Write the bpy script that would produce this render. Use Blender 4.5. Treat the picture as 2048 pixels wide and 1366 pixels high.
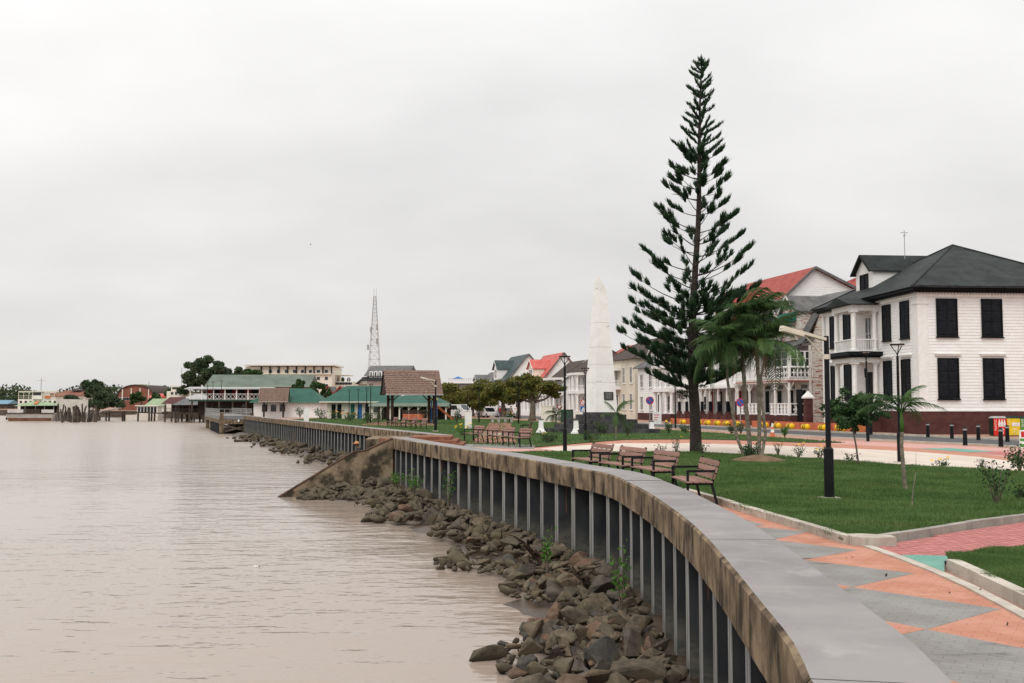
import bpy, bmesh, math, random
import numpy as np
from mathutils import Vector, Matrix, Euler

for o in list(bpy.data.objects): bpy.data.objects.remove(o)
SC = bpy.context.scene
COL = SC.collection
random.seed(7); RNG = np.random.default_rng(11)
R = math.radians

# ------------------------------------------------------------------ camera
EYE = 2.0; F = 2000.0; TILT = math.atan(125/2000)
cam = bpy.data.cameras.new('Camera'); cam.sensor_width = 36; cam.lens = 36*F/2048
cam.clip_end = 8000; cam.clip_start = .1
co = bpy.data.objects.new('Camera', cam); COL.objects.link(co)
co.location = (0, 0, EYE); co.rotation_euler = (math.pi/2+TILT, 0, 0)
SC.camera = co

# ------------------------------------------------------------------ sky and sun
w = bpy.data.worlds.new('World'); SC.world = w; w.use_nodes = True
nt = w.node_tree; nt.nodes.clear(); N = nt.nodes; L = nt.links
SUN_EL, SUN_AZ = R(50), R(205)            # azimuth clockwise from +Y: behind the camera, to the left
out = N.new('ShaderNodeOutputWorld'); mix = N.new('ShaderNodeMixShader')
sky = N.new('ShaderNodeTexSky'); sky.sky_type = 'NISHITA'; sky.sun_disc = False
sky.sun_elevation = SUN_EL; sky.sun_rotation = SUN_AZ
b1 = N.new('ShaderNodeBackground'); b1.inputs[1].default_value = .10
b2 = N.new('ShaderNodeBackground'); b2.inputs[1].default_value = 1.0
L.new(sky.outputs[0], b1.inputs[0])
tc = N.new('ShaderNodeTexCoord'); sep = N.new('ShaderNodeSeparateXYZ'); L.new(tc.outputs['Generated'], sep.inputs[0])
def wm(op, a, b=None, clamp=False):
    n = N.new('ShaderNodeMath'); n.operation = op; n.use_clamp = clamp
    for i, v in enumerate((a, b)):
        if v is None: continue
        if hasattr(v, 'links'): L.new(v, n.inputs[i])
        else: n.inputs[i].default_value = v
    return n.outputs[0]
zc = wm('MAXIMUM', sep.outputs[2], 0.0)
den = wm('ADD', zc, .30)
cx = wm('DIVIDE', sep.outputs[0], den); cy = wm('DIVIDE', sep.outputs[1], den)
cmb = N.new('ShaderNodeCombineXYZ'); L.new(cx, cmb.inputs[0]); L.new(cy, cmb.inputs[1])
def wnoise(scale, det, off):
    mp = N.new('ShaderNodeMapping'); mp.inputs['Location'].default_value = (off, off*.7, 0)
    mp.inputs['Scale'].default_value = (1.0, 1.25, 1)
    L.new(cmb.outputs[0], mp.inputs[0])
    n = N.new('ShaderNodeTexNoise'); n.inputs['Scale'].default_value = scale; n.inputs['Detail'].default_value = det
    n.inputs['Roughness'].default_value = .5
    L.new(mp.outputs[0], n.inputs[0]); return n.outputs[0]
n1 = wnoise(.75, 3.5, 3.1); n2 = wnoise(2.2, 5, 8.0)
lum = wm('ADD', wm('MULTIPLY', zc, .80), .73)
cl = wm('ADD', wm('MULTIPLY', wm('SUBTRACT', n1, .5), .52), wm('MULTIPLY', wm('SUBTRACT', n2, .5), .26))
lum = wm('MULTIPLY', lum, wm('ADD', cl, 1.0))
ccol = N.new('ShaderNodeMix'); ccol.data_type = 'RGBA'
ccol.inputs[6].default_value = (1.0, .974, .955, 1); ccol.inputs[7].default_value = (1.0, .99, .98, 1)
L.new(wm('MULTIPLY', zc, 2.2, True), ccol.inputs[0])
vm = N.new('ShaderNodeVectorMath'); vm.operation = 'SCALE'
L.new(ccol.outputs[2], vm.inputs[0]); L.new(lum, vm.inputs['Scale'])
L.new(vm.outputs[0], b2.inputs[0])
mix.inputs[0].default_value = .95
L.new(b1.outputs[0], mix.inputs[1]); L.new(b2.outputs[0], mix.inputs[2]); L.new(mix.outputs[0], out.inputs[0])

sl = bpy.data.lights.new('Sun', 'SUN'); sl.energy = 1.5; sl.angle = R(40); sl.color = (1, .965, .92)
so = bpy.data.objects.new('Sun', sl); COL.objects.link(so)
sdir = Vector((math.sin(SUN_AZ)*math.cos(SUN_EL), math.cos(SUN_AZ)*math.cos(SUN_EL), math.sin(SUN_EL)))
so.rotation_euler = (-sdir).to_track_quat('-Z', 'Y').to_euler(); so.location = (0, 0, 60)
SC.view_settings.view_transform = 'Standard'; SC.view_settings.look = 'None'
SC.view_settings.exposure = 0.0; SC.view_settings.gamma = 1.0
SC.cycles.use_denoising = True
SC.cycles.max_bounces = 6; SC.cycles.diffuse_bounces = 3; SC.cycles.transparent_max_bounces = 8

# ------------------------------------------------------------------ helpers
CT, ST = math.cos(TILT), math.sin(TILT)
def ray(px, py):
    u = (px-1024)/F; v = (683-py)/F
    return u, CT-v*ST, ST+v*CT
def G(px, py, z=0.0):
    """point of the plane z seen at a photograph pixel"""
    u, y, k = ray(px, py); s = (z-EYE)/k
    return Vector((s*u, s*y, z))
def A(px, py, d):
    """point at distance d (world Y) seen at a photograph pixel"""
    u, y, k = ray(px, py); s = d/y
    return Vector((s*u, d, EYE+s*k))
def zat(py, d): return A(1024, py, d).z
def xat(px, d, z=2.0): return (px-1024)/F*(d*CT+(z-EYE)*ST)

class Fr:
    """ground frame of a street house: local x goes into the house, y along the street, away from the camera"""
    def __init__(s, ox, oy, th):
        s.ox, s.oy, s.th = ox, oy, R(th)
        s.nx, s.ny = math.cos(s.th), math.sin(s.th); s.tx, s.ty = -s.ny, s.nx
    def y(s, px, x=0, z=2.0):
        u = (px-1024)/F
        return (u*((s.oy+x*s.ny)*CT+(z-EYE)*ST)-s.ox-x*s.nx)/(s.tx-u*s.ty*CT)
    def x(s, px, y=0, z=2.0):
        u = (px-1024)/F
        return (u*((s.oy+y*s.ty)*CT+(z-EYE)*ST)-s.ox-y*s.tx)/(s.nx-u*s.ny*CT)
    def z(s, py, x, y): return zat(py, s.oy+x*s.ny+y*s.ty)

MATS = {}
def mat(name, c1, c2=None, scale=4.0, stretch=(1,1,1), rough=.85, bump=0.0, bscale=None, rnd=0.0,
        metallic=0.0, spec=.14, lo=.38, hi=.62, c3=None, s3=1.2, lo3=.55, hi3=.7, st3=(1,1,1), coord='Object', bdist=.02, trans=0.0, brick=None):
    m = bpy.data.materials.new(name); m.use_nodes = True
    t = m.node_tree; n = t.nodes; l = t.links; b = n['Principled BSDF']
    b.inputs['Roughness'].default_value = rough; b.inputs['Metallic'].default_value = metallic
    b.inputs['Specular IOR Level'].default_value = spec
    tcn = n.new('ShaderNodeTexCoord')
    def noise(sc, st, det=6):
        mp = n.new('ShaderNodeMapping'); mp.inputs['Scale'].default_value = st
        l.new(tcn.outputs[coord], mp.inputs[0])
        nn = n.new('ShaderNodeTexNoise'); nn.inputs['Scale'].default_value = sc; nn.inputs['Detail'].default_value = det
        nn.inputs['Roughness'].default_value = .62
        l.new(mp.outputs[0], nn.inputs[0]); return nn.outputs[0]
    def ramp(src, a, bb):
        mr = n.new('ShaderNodeMapRange'); mr.inputs[1].default_value = a; mr.inputs[2].default_value = bb
        mr.interpolation_type = 'SMOOTHSTEP'; l.new(src, mr.inputs[0]); return mr.outputs[0]
    def mixc(f, a, bb):
        mx = n.new('ShaderNodeMix'); mx.data_type = 'RGBA'; l.new(f, mx.inputs[0])
        for i, v in ((6, a), (7, bb)):
            if hasattr(v, 'links'): l.new(v, mx.inputs[i])
            else: mx.inputs[i].default_value = (*v, 1)
        return mx.outputs[2]
    if c2 is None: c2 = tuple(v*.8 for v in c1)
    cur = mixc(ramp(noise(scale, stretch), lo, hi), c1, c2)
    if c3 is not None: cur = mixc(ramp(noise(s3, st3), lo3, hi3), cur, c3)
    if brick:            # faint paver joints under the paint
        bt = n.new('ShaderNodeTexBrick'); bt.inputs['Scale'].default_value = 1.0; bt.inputs['Brick Width'].default_value = brick[0]; bt.inputs['Row Height'].default_value = brick[1]
        bt.inputs['Mortar Size'].default_value = .006; bt.inputs['Mortar Smooth'].default_value = .3
        mpb = n.new('ShaderNodeMapping'); mpb.inputs['Rotation'].default_value = (0, 0, .55); l.new(tcn.outputs['Object'], mpb.inputs[0]); l.new(mpb.outputs[0], bt.inputs[0])
        bt.inputs['Color1'].default_value = (1, 1, 1, 1); bt.inputs['Color2'].default_value = (.955, .955, .955, 1); bt.inputs['Mortar'].default_value = (.80, .79, .78, 1)
        mxb = n.new('ShaderNodeMix'); mxb.data_type = 'RGBA'; mxb.blend_type = 'MULTIPLY'; mxb.inputs[0].default_value = 1; l.new(cur, mxb.inputs[6]); l.new(bt.outputs['Color'], mxb.inputs[7]); cur = mxb.outputs[2]
    if rnd:
        oi = n.new('ShaderNodeObjectInfo'); mr = n.new('ShaderNodeMapRange')
        mr.inputs[3].default_value = 1-rnd; mr.inputs[4].default_value = 1+rnd
        l.new(oi.outputs['Random'], mr.inputs[0])
        hs = n.new('ShaderNodeHueSaturation'); l.new(mr.outputs[0], hs.inputs['Value']); l.new(cur, hs.inputs['Color']); cur = hs.outputs[0]
    l.new(cur, b.inputs['Base Color'])
    if bump:
        bp = n.new('ShaderNodeBump'); bp.inputs['Strength'].default_value = bump; bp.inputs['Distance'].default_value = bdist
        l.new(noise(bscale or scale*4, stretch), bp.inputs['Height']); l.new(bp.outputs[0], b.inputs['Normal'])
    if trans:
        tr = n.new('ShaderNodeBsdfTranslucent'); l.new(cur, tr.inputs[0])
        ms = n.new('ShaderNodeMixShader'); ms.inputs[0].default_value = trans
        l.new(b.outputs[0], ms.inputs[1]); l.new(tr.outputs[0], ms.inputs[2]); l.new(ms.outputs[0], n['Material Output'].inputs[0])
    MATS[name] = m; return m

class MB:
    """collects faces of one part"""
    def __init__(s): s.v = []; s.f = []; s.m = []; s.cm = 0
    def add(s, vs, fs):
        k = len(s.v); s.v += [tuple(v) for v in vs]; s.f += [tuple(i+k for i in f) for f in fs]; s.m += [s.cm]*len(fs); return s
    def box(s, x0, y0, z0, x1, y1, z1):
        x0, x1 = sorted((x0, x1)); y0, y1 = sorted((y0, y1)); z0, z1 = sorted((z0, z1))
        return s.add([(x0,y0,z0),(x1,y0,z0),(x1,y1,z0),(x0,y1,z0),(x0,y0,z1),(x1,y0,z1),(x1,y1,z1),(x0,y1,z1)],
            [(3,2,1,0),(4,5,6,7),(0,1,5,4),(1,2,6,5),(2,3,7,6),(3,0,4,7)])
    def bar(s, p, q, w, h=None, up=(0,0,1)):
        h = h or w; p = Vector(p); q = Vector(q); d = (q-p).normalized(); u = Vector(up)
        if abs(d.dot(u)) > .98: u = Vector((1,0,0))
        a = d.cross(u).normalized()*(w/2); b = a.cross(d).normalized()*(h/2)
        return s.add([p-a-b,p+a-b,p+a+b,p-a+b,q-a-b,q+a-b,q+a+b,q-a+b],
            [(3,2,1,0),(4,5,6,7),(0,1,5,4),(1,2,6,5),(2,3,7,6),(3,0,4,7)])
    def tube(s, pts, rad, n=8, cap=True):
        pts = [Vector(p) for p in pts]; k0 = len(s.v); m = len(pts)
        if not hasattr(rad, '__len__'): rad = [rad]*m
        ref = None
        for i, p in enumerate(pts):
            d = (pts[min(i+1,m-1)]-pts[max(i-1,0)]).normalized()
            if ref is None: ref = Vector((1,0,0)) if abs(d.x) < .9 else Vector((0,1,0))
            a = (ref-d*ref.dot(d)).normalized(); b = d.cross(a); ref = a
            for j in range(n):
                t = 2*math.pi*j/n; s.v.append(tuple(p+(a*math.cos(t)+b*math.sin(t))*rad[i]))
        for i in range(m-1):
            for j in range(n):
                s.f.append((k0+i*n+j, k0+i*n+(j+1)%n, k0+(i+1)*n+(j+1)%n, k0+(i+1)*n+j)); s.m.append(s.cm)
        if cap:
            s.f.append(tuple(k0+j for j in range(n))[::-1]); s.f.append(tuple(k0+(m-1)*n+j for j in range(n))); s.m += [s.cm]*2
        return s
    def lathe(s, prof, n=12, c=(0,0,0)):
        return s.tube([(c[0], c[1], c[2]+z) for r, z in prof], [max(r, .0005) for r, z in prof], n)
    def poly(s, *pts): return s.add(pts, [tuple(range(len(pts)))])
    def prism(s, pts, vec):
        n = len(pts); vec = Vector(vec); a = [Vector(p) for p in pts]; b = [p+vec for p in a]
        return s.add(a+b, [tuple(range(n))[::-1], tuple(range(n, 2*n))]+[(i, (i+1)%n, n+(i+1)%n, n+i) for i in range(n)])
    def mesh(s, name, mats, smooth=False, fix=True):
        me = bpy.data.meshes.new(name); me.from_pydata(s.v, [], s.f)
        mats = mats if isinstance(mats, (list, tuple)) else [mats]
        for m in mats: me.materials.append(MATS[m] if isinstance(m, str) else m)
        if len(mats) > 1: me.polygons.foreach_set('material_index', s.m)
        if fix:
            bm = bmesh.new(); bm.from_mesh(me); bmesh.ops.recalc_face_normals(bm, faces=bm.faces); bm.to_mesh(me); bm.free()
        if smooth: me.polygons.foreach_set('use_smooth', [True]*len(me.polygons))
        me.update(); return me
    def build(s, name, mats, parent=None, smooth=False, kind=None, fix=True):
        o = bpy.data.objects.new(name, s.mesh(name, mats, smooth, fix)); COL.objects.link(o)
        if parent is not None: o.parent = parent
        if kind: o['kind'] = kind
        return o

def npmesh(name, V, FC, m, smooth=False):
    V = np.asarray(V, dtype=np.float32); FC = np.asarray(FC, dtype=np.int32)
    me = bpy.data.meshes.new(name); k = FC.shape[1]
    me.vertices.add(len(V)); me.vertices.foreach_set('co', V.ravel())
    me.loops.add(FC.size); me.loops.foreach_set('vertex_index', FC.ravel())
    me.polygons.add(len(FC)); me.polygons.foreach_set('loop_start', np.arange(0, FC.size, k, dtype=np.int32))
    if smooth: me.polygons.foreach_set('use_smooth', np.ones(len(FC), dtype=bool))
    me.materials.append(MATS[m]); me.update(calc_edges=True); me.validate(); return me
def link(name, me, parent=None, loc=None, rot=None, kind=None):
    o = bpy.data.objects.new(name, me); COL.objects.link(o)
    if parent is not None: o.parent = parent
    if loc is not None: o.location = loc
    if rot is not None: o.rotation_euler = rot
    if kind: o['kind'] = kind
    return o
def tag(o, label, cat, group=None):
    o['label'] = label; o['category'] = cat
    if group: o['group'] = group
    return o
def thing(name, label, cat, loc=(0,0,0), rz=0.0, group=None):
    o = bpy.data.objects.new(name, None); COL.objects.link(o); o.empty_display_size = .2
    o.location = loc; o.rotation_euler = (0, 0, rz); return tag(o, label, cat, group)
def struct(o): o['kind'] = 'structure'; return o
def copy_tree(o, loc=None, rz=None, label=None, parent=None):
    c = o.copy(); COL.objects.link(c); c.parent = parent
    if loc is not None: c.location = loc
    if rz is not None: c.rotation_euler[2] = rz
    if label: c['label'] = label
    for ch in list(o.children): copy_tree(ch, parent=c)
    return c
def sheet(name, pts, m, z=0.0, parent=None, st=True):
    me = bpy.data.meshes.new(name); bm = bmesh.new()
    f = bm.faces.new([bm.verts.new((p[0], p[1], z)) for p in pts])
    if f.normal.z == 0: f.normal_update()
    if f.normal.z < 0: f.normal_flip()
    bmesh.ops.triangulate(bm, faces=bm.faces); bm.to_mesh(me); bm.free(); me.materials.append(MATS[m])
    o = link(name, me, parent)
    return struct(o) if st and parent is None else o
def gp(pix, z=0.0): return [G(x, y, z) for x, y in pix]
def resample(pts, step):
    pts = [Vector((p[0], p[1])) for p in pts]; d = [0]
    for a, b in zip(pts, pts[1:]): d.append(d[-1]+(b-a).length)
    n = max(2, int(round(d[-1]/step))+1); res = []; k = 0
    for i in range(n):
        t = d[-1]*i/(n-1)
        while k < len(pts)-2 and d[k+1] < t: k += 1
        u = (t-d[k])/max(1e-6, d[k+1]-d[k]); res.append(pts[k].lerp(pts[k+1], u))
    return res
def smooth_path(pts, it=3):
    pts = [Vector((p[0], p[1])) for p in pts]
    for _ in range(it):
        q = [pts[0]]
        for a, b in zip(pts, pts[1:]): q += [a.lerp(b, .25), a.lerp(b, .75)]
        pts = q+[pts[-1]]
    return pts
def offset(pts, d):
    """shift a path sideways, positive = to the right of its direction"""
    r = []
    for i, p in enumerate(pts):
        t = (pts[min(i+1, len(pts)-1)]-pts[max(i-1, 0)]).normalized(); r.append(p+Vector((t.y, -t.x))*d)
    return r
def ribbon(mb, left, right, z0, z1):
    """solid strip between two paths"""
    n = len(left)
    for i in range(n-1):
        a, b, c, d = left[i], left[i+1], right[i+1], right[i]
        mb.add([(a.x,a.y,z0),(b.x,b.y,z0),(c.x,c.y,z0),(d.x,d.y,z0),(a.x,a.y,z1),(b.x,b.y,z1),(c.x,c.y,z1),(d.x,d.y,z1)],
               [(0,1,2,3),(7,6,5,4),(1,0,4,5),(3,2,6,7)]+([(0,3,7,4)] if i == 0 else [])+([(2,1,5,6)] if i == n-2 else []))
    return mb
def inpoly(P, poly):
    x, y = P[:, 0], P[:, 1]; res = np.zeros(len(P), bool); n = len(poly); j = n-1
    for i in range(n):
        xi, yi, xj, yj = poly[i][0], poly[i][1], poly[j][0], poly[j][1]
        c = ((yi > y) != (yj > y)) & (x < (xj-xi)*(y-yi)/(yj-yi+1e-12)+xi); res ^= c; j = i
    return res

# ------------------------------------------------------------------ materials
mat('white_wood', (.83,.82,.80), (.78,.765,.74), 1.6, (1,1,2.2), .7, .2, 9, c3=(.62,.58,.52), s3=.9, lo3=.66, hi3=.95)
mat('white_trim', (.83,.815,.79), (.77,.755,.72), 3, rough=.65)
mat('cream_wall', (.72,.66,.55), (.66,.59,.48), 1.2, rough=.8)
mat('cream_trim', (.75,.70,.60), (.68,.62,.52), 2, rough=.7)
mat('grey_gable', (.42,.46,.50), (.36,.40,.44), 2, rough=.8)
mat('peeling', (.66,.61,.55), (.50,.45,.40), 3, (1,1,3), .85, .4, 14, c3=(.30,.10,.065), s3=1.5, lo3=.535, hi3=.575, st3=(.6,.6,4.5))
mat('peel_trim', (.70,.66,.60), (.55,.50,.45), 4, rough=.8)
mat('black_paint', (.006,.0065,.008), (.010,.011,.012), 3, rough=.55, spec=.12, rnd=.15)
mat('black_shutter', (.006,.007,.010), (.012,.013,.017), 2.5, rough=.6, spec=.12, rnd=.3)
mat('shutter_panel', (.017,.019,.025), (.024,.027,.033), 2.5, rough=.6, spec=.15)
mat('maroon', (.075,.028,.026), (.10,.042,.036), 1.1, (1,1,2), .75)
mat('roof_dark', (.016,.020,.019), (.030,.036,.034), .9, (1,1,1), .6, .15, 8, c3=(.05,.058,.055), s3=2.0, lo3=.58, hi3=.85, spec=.10)
mat('roof_edge', (.014,.015,.016), (.03,.03,.03), 3, rough=.7)
mat('roof_grey', (.10,.10,.10), (.15,.145,.14), 1.4, rough=.7)
mat('roof_brown', (.055,.042,.036), (.085,.065,.055), 2, rough=.8)
mat('roof_red', (.27,.045,.034), (.34,.068,.05), 1.2, rough=.55, c3=(.30,.05,.035), s3=5, lo3=.55, hi3=.8)
mat('roof_pink', (.46,.095,.078), (.54,.135,.112), 1.2, rough=.55)
mat('roof_green', (.035,.055,.055), (.055,.08,.078), 1.5, rough=.5)
mat('roof_teal', (.015,.075,.052), (.024,.095,.068), .8, rough=.55)
mat('roof_sage', (.10,.128,.098), (.135,.165,.13), .5, rough=.6)
mat('shingle', (.175,.115,.09), (.27,.185,.15), 6, (1,1,1), .9, .3, 20, c3=(.06,.045,.04), s3=3, lo3=.58, hi3=.75)
mat('zinc', (.42,.42,.41), (.34,.34,.33), 2, rough=.5, metallic=.2)
mat('timber_dark', (.035,.024,.020), (.06,.042,.034), 6, (1,1,.2), .8, rnd=.2)
mat('timber_old', (.10,.078,.062), (.05,.038,.030), 3, (1,1,.25), .9, .4, 9, rnd=.3)
mat('glass_dark', (.012,.014,.016), (.02,.023,.026), 2, rough=.12, spec=.6)
mat('glass_pale', (.10,.11,.115), (.05,.055,.06), 2, rough=.15, spec=.6)
mat('concrete', (.43,.40,.37), (.36,.335,.31), 1.5, rough=.9, bump=.25, bscale=30)
mat('cap_top', (.285,.268,.262), (.235,.222,.217), .8, (1,1,1), .8, .12, 25, c3=(.335,.315,.308), s3=1.1, lo3=.54, hi3=.72, rnd=.06)
mat('cap_side', (.27,.20,.13), (.12,.087,.057), 2.2, (1,1,.8), .92, .6, 16, lo=.36, hi=.64, c3=(.040,.030,.022), s3=2.6, lo3=.46, hi3=.66, st3=(1,1,.42), rnd=.05)
mat('stair_wall', (.33,.25,.17), (.20,.15,.10), 1.4, (1,1,.6), .92, .5, 14, c3=(.05,.042,.03), s3=.9, lo3=.44, hi3=.60)
mat('brick_step', (.27,.12,.075), (.19,.08,.05), 5, rough=.9, bump=.4, rnd=.12)
mat('obelisk', (.84,.83,.80), (.78,.765,.73), 1.0, (1,1,1.4), .8, .3, 20, c3=(.36,.33,.30), s3=1.6, lo3=.65, hi3=.72, st3=(1,1,2.6))
mat('dark_stone', (.045,.045,.047), (.085,.083,.082), 2.2, rough=.85, bump=.4, bscale=12, rnd=.25)
mat('bronze', (.045,.045,.042), (.07,.068,.06), 9, rough=.45, metallic=.5)
mat('asphalt', (.085,.085,.087), (.11,.11,.11), 2, rough=.9, bump=.2, bscale=60)
mat('pave_sidewalk', (.33,.185,.135), (.40,.25,.19), .9, rough=.9, bump=.2, bscale=40)
mat('pave_orange', (.44,.198,.132), (.50,.25,.178), 2.2, rough=.85, bump=.25, bscale=22, c3=(.33,.155,.10), s3=1.1, lo3=.55, hi3=.75, st3=(.7,2.2,1), brick=(.2,.1))
mat('pave_grey', (.225,.215,.20), (.27,.26,.245), 1.4, rough=.85, bump=.25, bscale=22, c3=(.10,.097,.09), s3=1.1, lo3=.575, hi3=.72, st3=(.6,2.2,1), brick=(.2,.1))
mat('pave_pink', (.40,.15,.14), (.46,.19,.175), 1.6, rough=.85, bump=.2, bscale=22, rnd=.10)
mat('pave_teal', (.135,.30,.245), (.18,.34,.285), 1.6, rough=.85, bump=.2)
mat('pave_cream', (.62,.545,.47), (.56,.48,.41), .7, (1,.4,1), .9, c3=(.48,.40,.33), s3=.8, lo3=.6, hi3=.85)
mat('pave_rose', (.50,.27,.235), (.55,.33,.29), 1.1, rough=.9)
mat('kerb', (.50,.455,.39), (.40,.36,.305), 2.4, rough=.92, bump=.35, bscale=25, rnd=.10)
mat('kerb_grey', (.34,.31,.275), (.25,.225,.20), 2.4, rough=.92, bump=.4, bscale=22, rnd=.10)
mat('soil', (.135,.085,.052), (.19,.125,.08), 5, rough=.95, bump=.7, bscale=18)
mat('lawn_soil', (.05,.085,.03), (.07,.10,.04), 2.5, rough=.95, bump=.6, bscale=30)
mat('grass', (.072,.138,.038), (.112,.182,.056), .55, rough=.75, spec=.2, c3=(.15,.175,.06), s3=.45, lo3=.54, hi3=.75, trans=.25)
mat('pine_leaf', (.012,.030,.014), (.028,.054,.023), 2.5, rough=.7, spec=.08, lo=.35, hi=.7)
mat('pine_bark', (.028,.022,.019), (.052,.043,.037), 5, (1,1,2.5), .95, .8, 12)
mat('palm_leaf', (.028,.070,.021), (.066,.120,.034), 1.2, rough=.55, spec=.2, c3=(.17,.18,.05), s3=.9, lo3=.60, hi3=.8, trans=.25, rnd=.3)
mat('palm_dry', (.20,.105,.05), (.28,.17,.09), 3, rough=.9)
mat('palm_bark', (.23,.20,.155), (.13,.115,.085), 3.5, (1,1,3), .95, .5, 12, c3=(.30,.28,.235), s3=5, lo3=.55, hi3=.7)
mat('bark', (.10,.078,.060), (.15,.12,.095), 4, (1,1,.4), .95, .6, 10)
mat('leaf_a', (.038,.078,.028), (.068,.115,.040), .6, rough=.6, trans=.2)
mat('leaf_b', (.052,.078,.040), (.088,.112,.058), .35, rough=.65, trans=.2)
mat('leaf_almond', (.088,.108,.027), (.17,.16,.04), .7, rough=.6, c3=(.16,.085,.025), s3=1.1, lo3=.56, hi3=.72, trans=.2)
mat('leaf_shoot', (.07,.17,.03), (.10,.21,.05), 3, rough=.6, trans=.3)
mat('leaf_dark', (.026,.060,.022), (.048,.092,.032), 2.0, rough=.55, spec=.15, trans=.15)
mat('flower_yellow', (.80,.56,.02), (.75,.42,.02), 5, rough=.6)
mat('flower_orange', (.75,.25,.03), (.70,.35,.03), 5, rough=.6)
mat('slat', (.245,.135,.105), (.31,.185,.15), 3, (6,.6,6), .7, .15, 20, rnd=.14)
mat('iron', (.007,.0075,.009), (.012,.0125,.014), 4, rough=.5, spec=.15)
mat('lamp_cream', (.66,.60,.50), (.60,.54,.44), 4, rough=.5)
mat('lamp_glass', (.75,.75,.72), (.7,.7,.68), 4, rough=.25)
mat('galv', (.42,.42,.41), (.34,.34,.33), 5, rough=.45, metallic=.5)
mat('sign_red', (.55,.03,.03), None, rough=.4); mat('sign_blue', (.03,.12,.42), None, rough=.4); mat('sign_white', (.8,.8,.78), None, rough=.4)
mat('barrier_orange', (.58,.17,.085), (.48,.14,.075), 2.5, rough=.7, rnd=.12)
mat('drum_yellow', (.80,.50,.02), (.72,.42,.02), 5, rough=.5)
mat('bin_red', (.68,.035,.020), None, rough=.4); mat('bin_yellow', (.78,.54,.03), None, rough=.4); mat('bin_green', (.09,.28,.05), None, rough=.4)
mat('bin_dark', (.010,.028,.022), None, rough=.5); mat('print_white', (.80,.78,.75), None, rough=.5); mat('print_pale', (.80,.70,.35), None, rough=.5)
mat('cabinet_green', (.035,.062,.045), (.045,.075,.055), 3, rough=.6)
mat('awning', (.02,.12,.085), (.03,.15,.11), 4, rough=.7)
mat('brick_red', (.22,.065,.042), (.29,.10,.07), 3, rough=.9, c3=(.55,.5,.45), s3=2.4, lo3=.6, hi3=.68, st3=(1,1,3))
mat('brick_far', (.19,.078,.055), (.24,.105,.075), .8, rough=.9)
mat('red_paint', (.33,.045,.035), (.26,.035,.03), 1, rough=.7)
mat('blue_paint', (.04,.16,.45), None, rough=.6); mat('blue_far', (.17,.30,.38), None, rough=.7)
mat('pale_green', (.24,.31,.19), (.30,.37,.24), 1, rough=.7)
mat('hull', (.62,.60,.56), (.50,.47,.43), .5, (1,1,2), .7, c3=(.26,.14,.09), s3=.6, lo3=.60, hi3=.72)
mat('rust', (.20,.095,.055), (.27,.15,.095), 1, rough=.9)
mat('ship_white', (.80,.76,.70), (.70,.64,.56), .6, rough=.6)
mat('mast_grey', (.36,.355,.35), None, rough=.6)
mat('driftwood', (.075,.05,.034), (.03,.021,.016), 5, (1,1,.3), .9, .5, 15)
mat('pot_orange', (.55,.18,.07), None, rough=.7)
mat('far_wood', (.050,.068,.045), (.075,.095,.062), .05, rough=.9)
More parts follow.
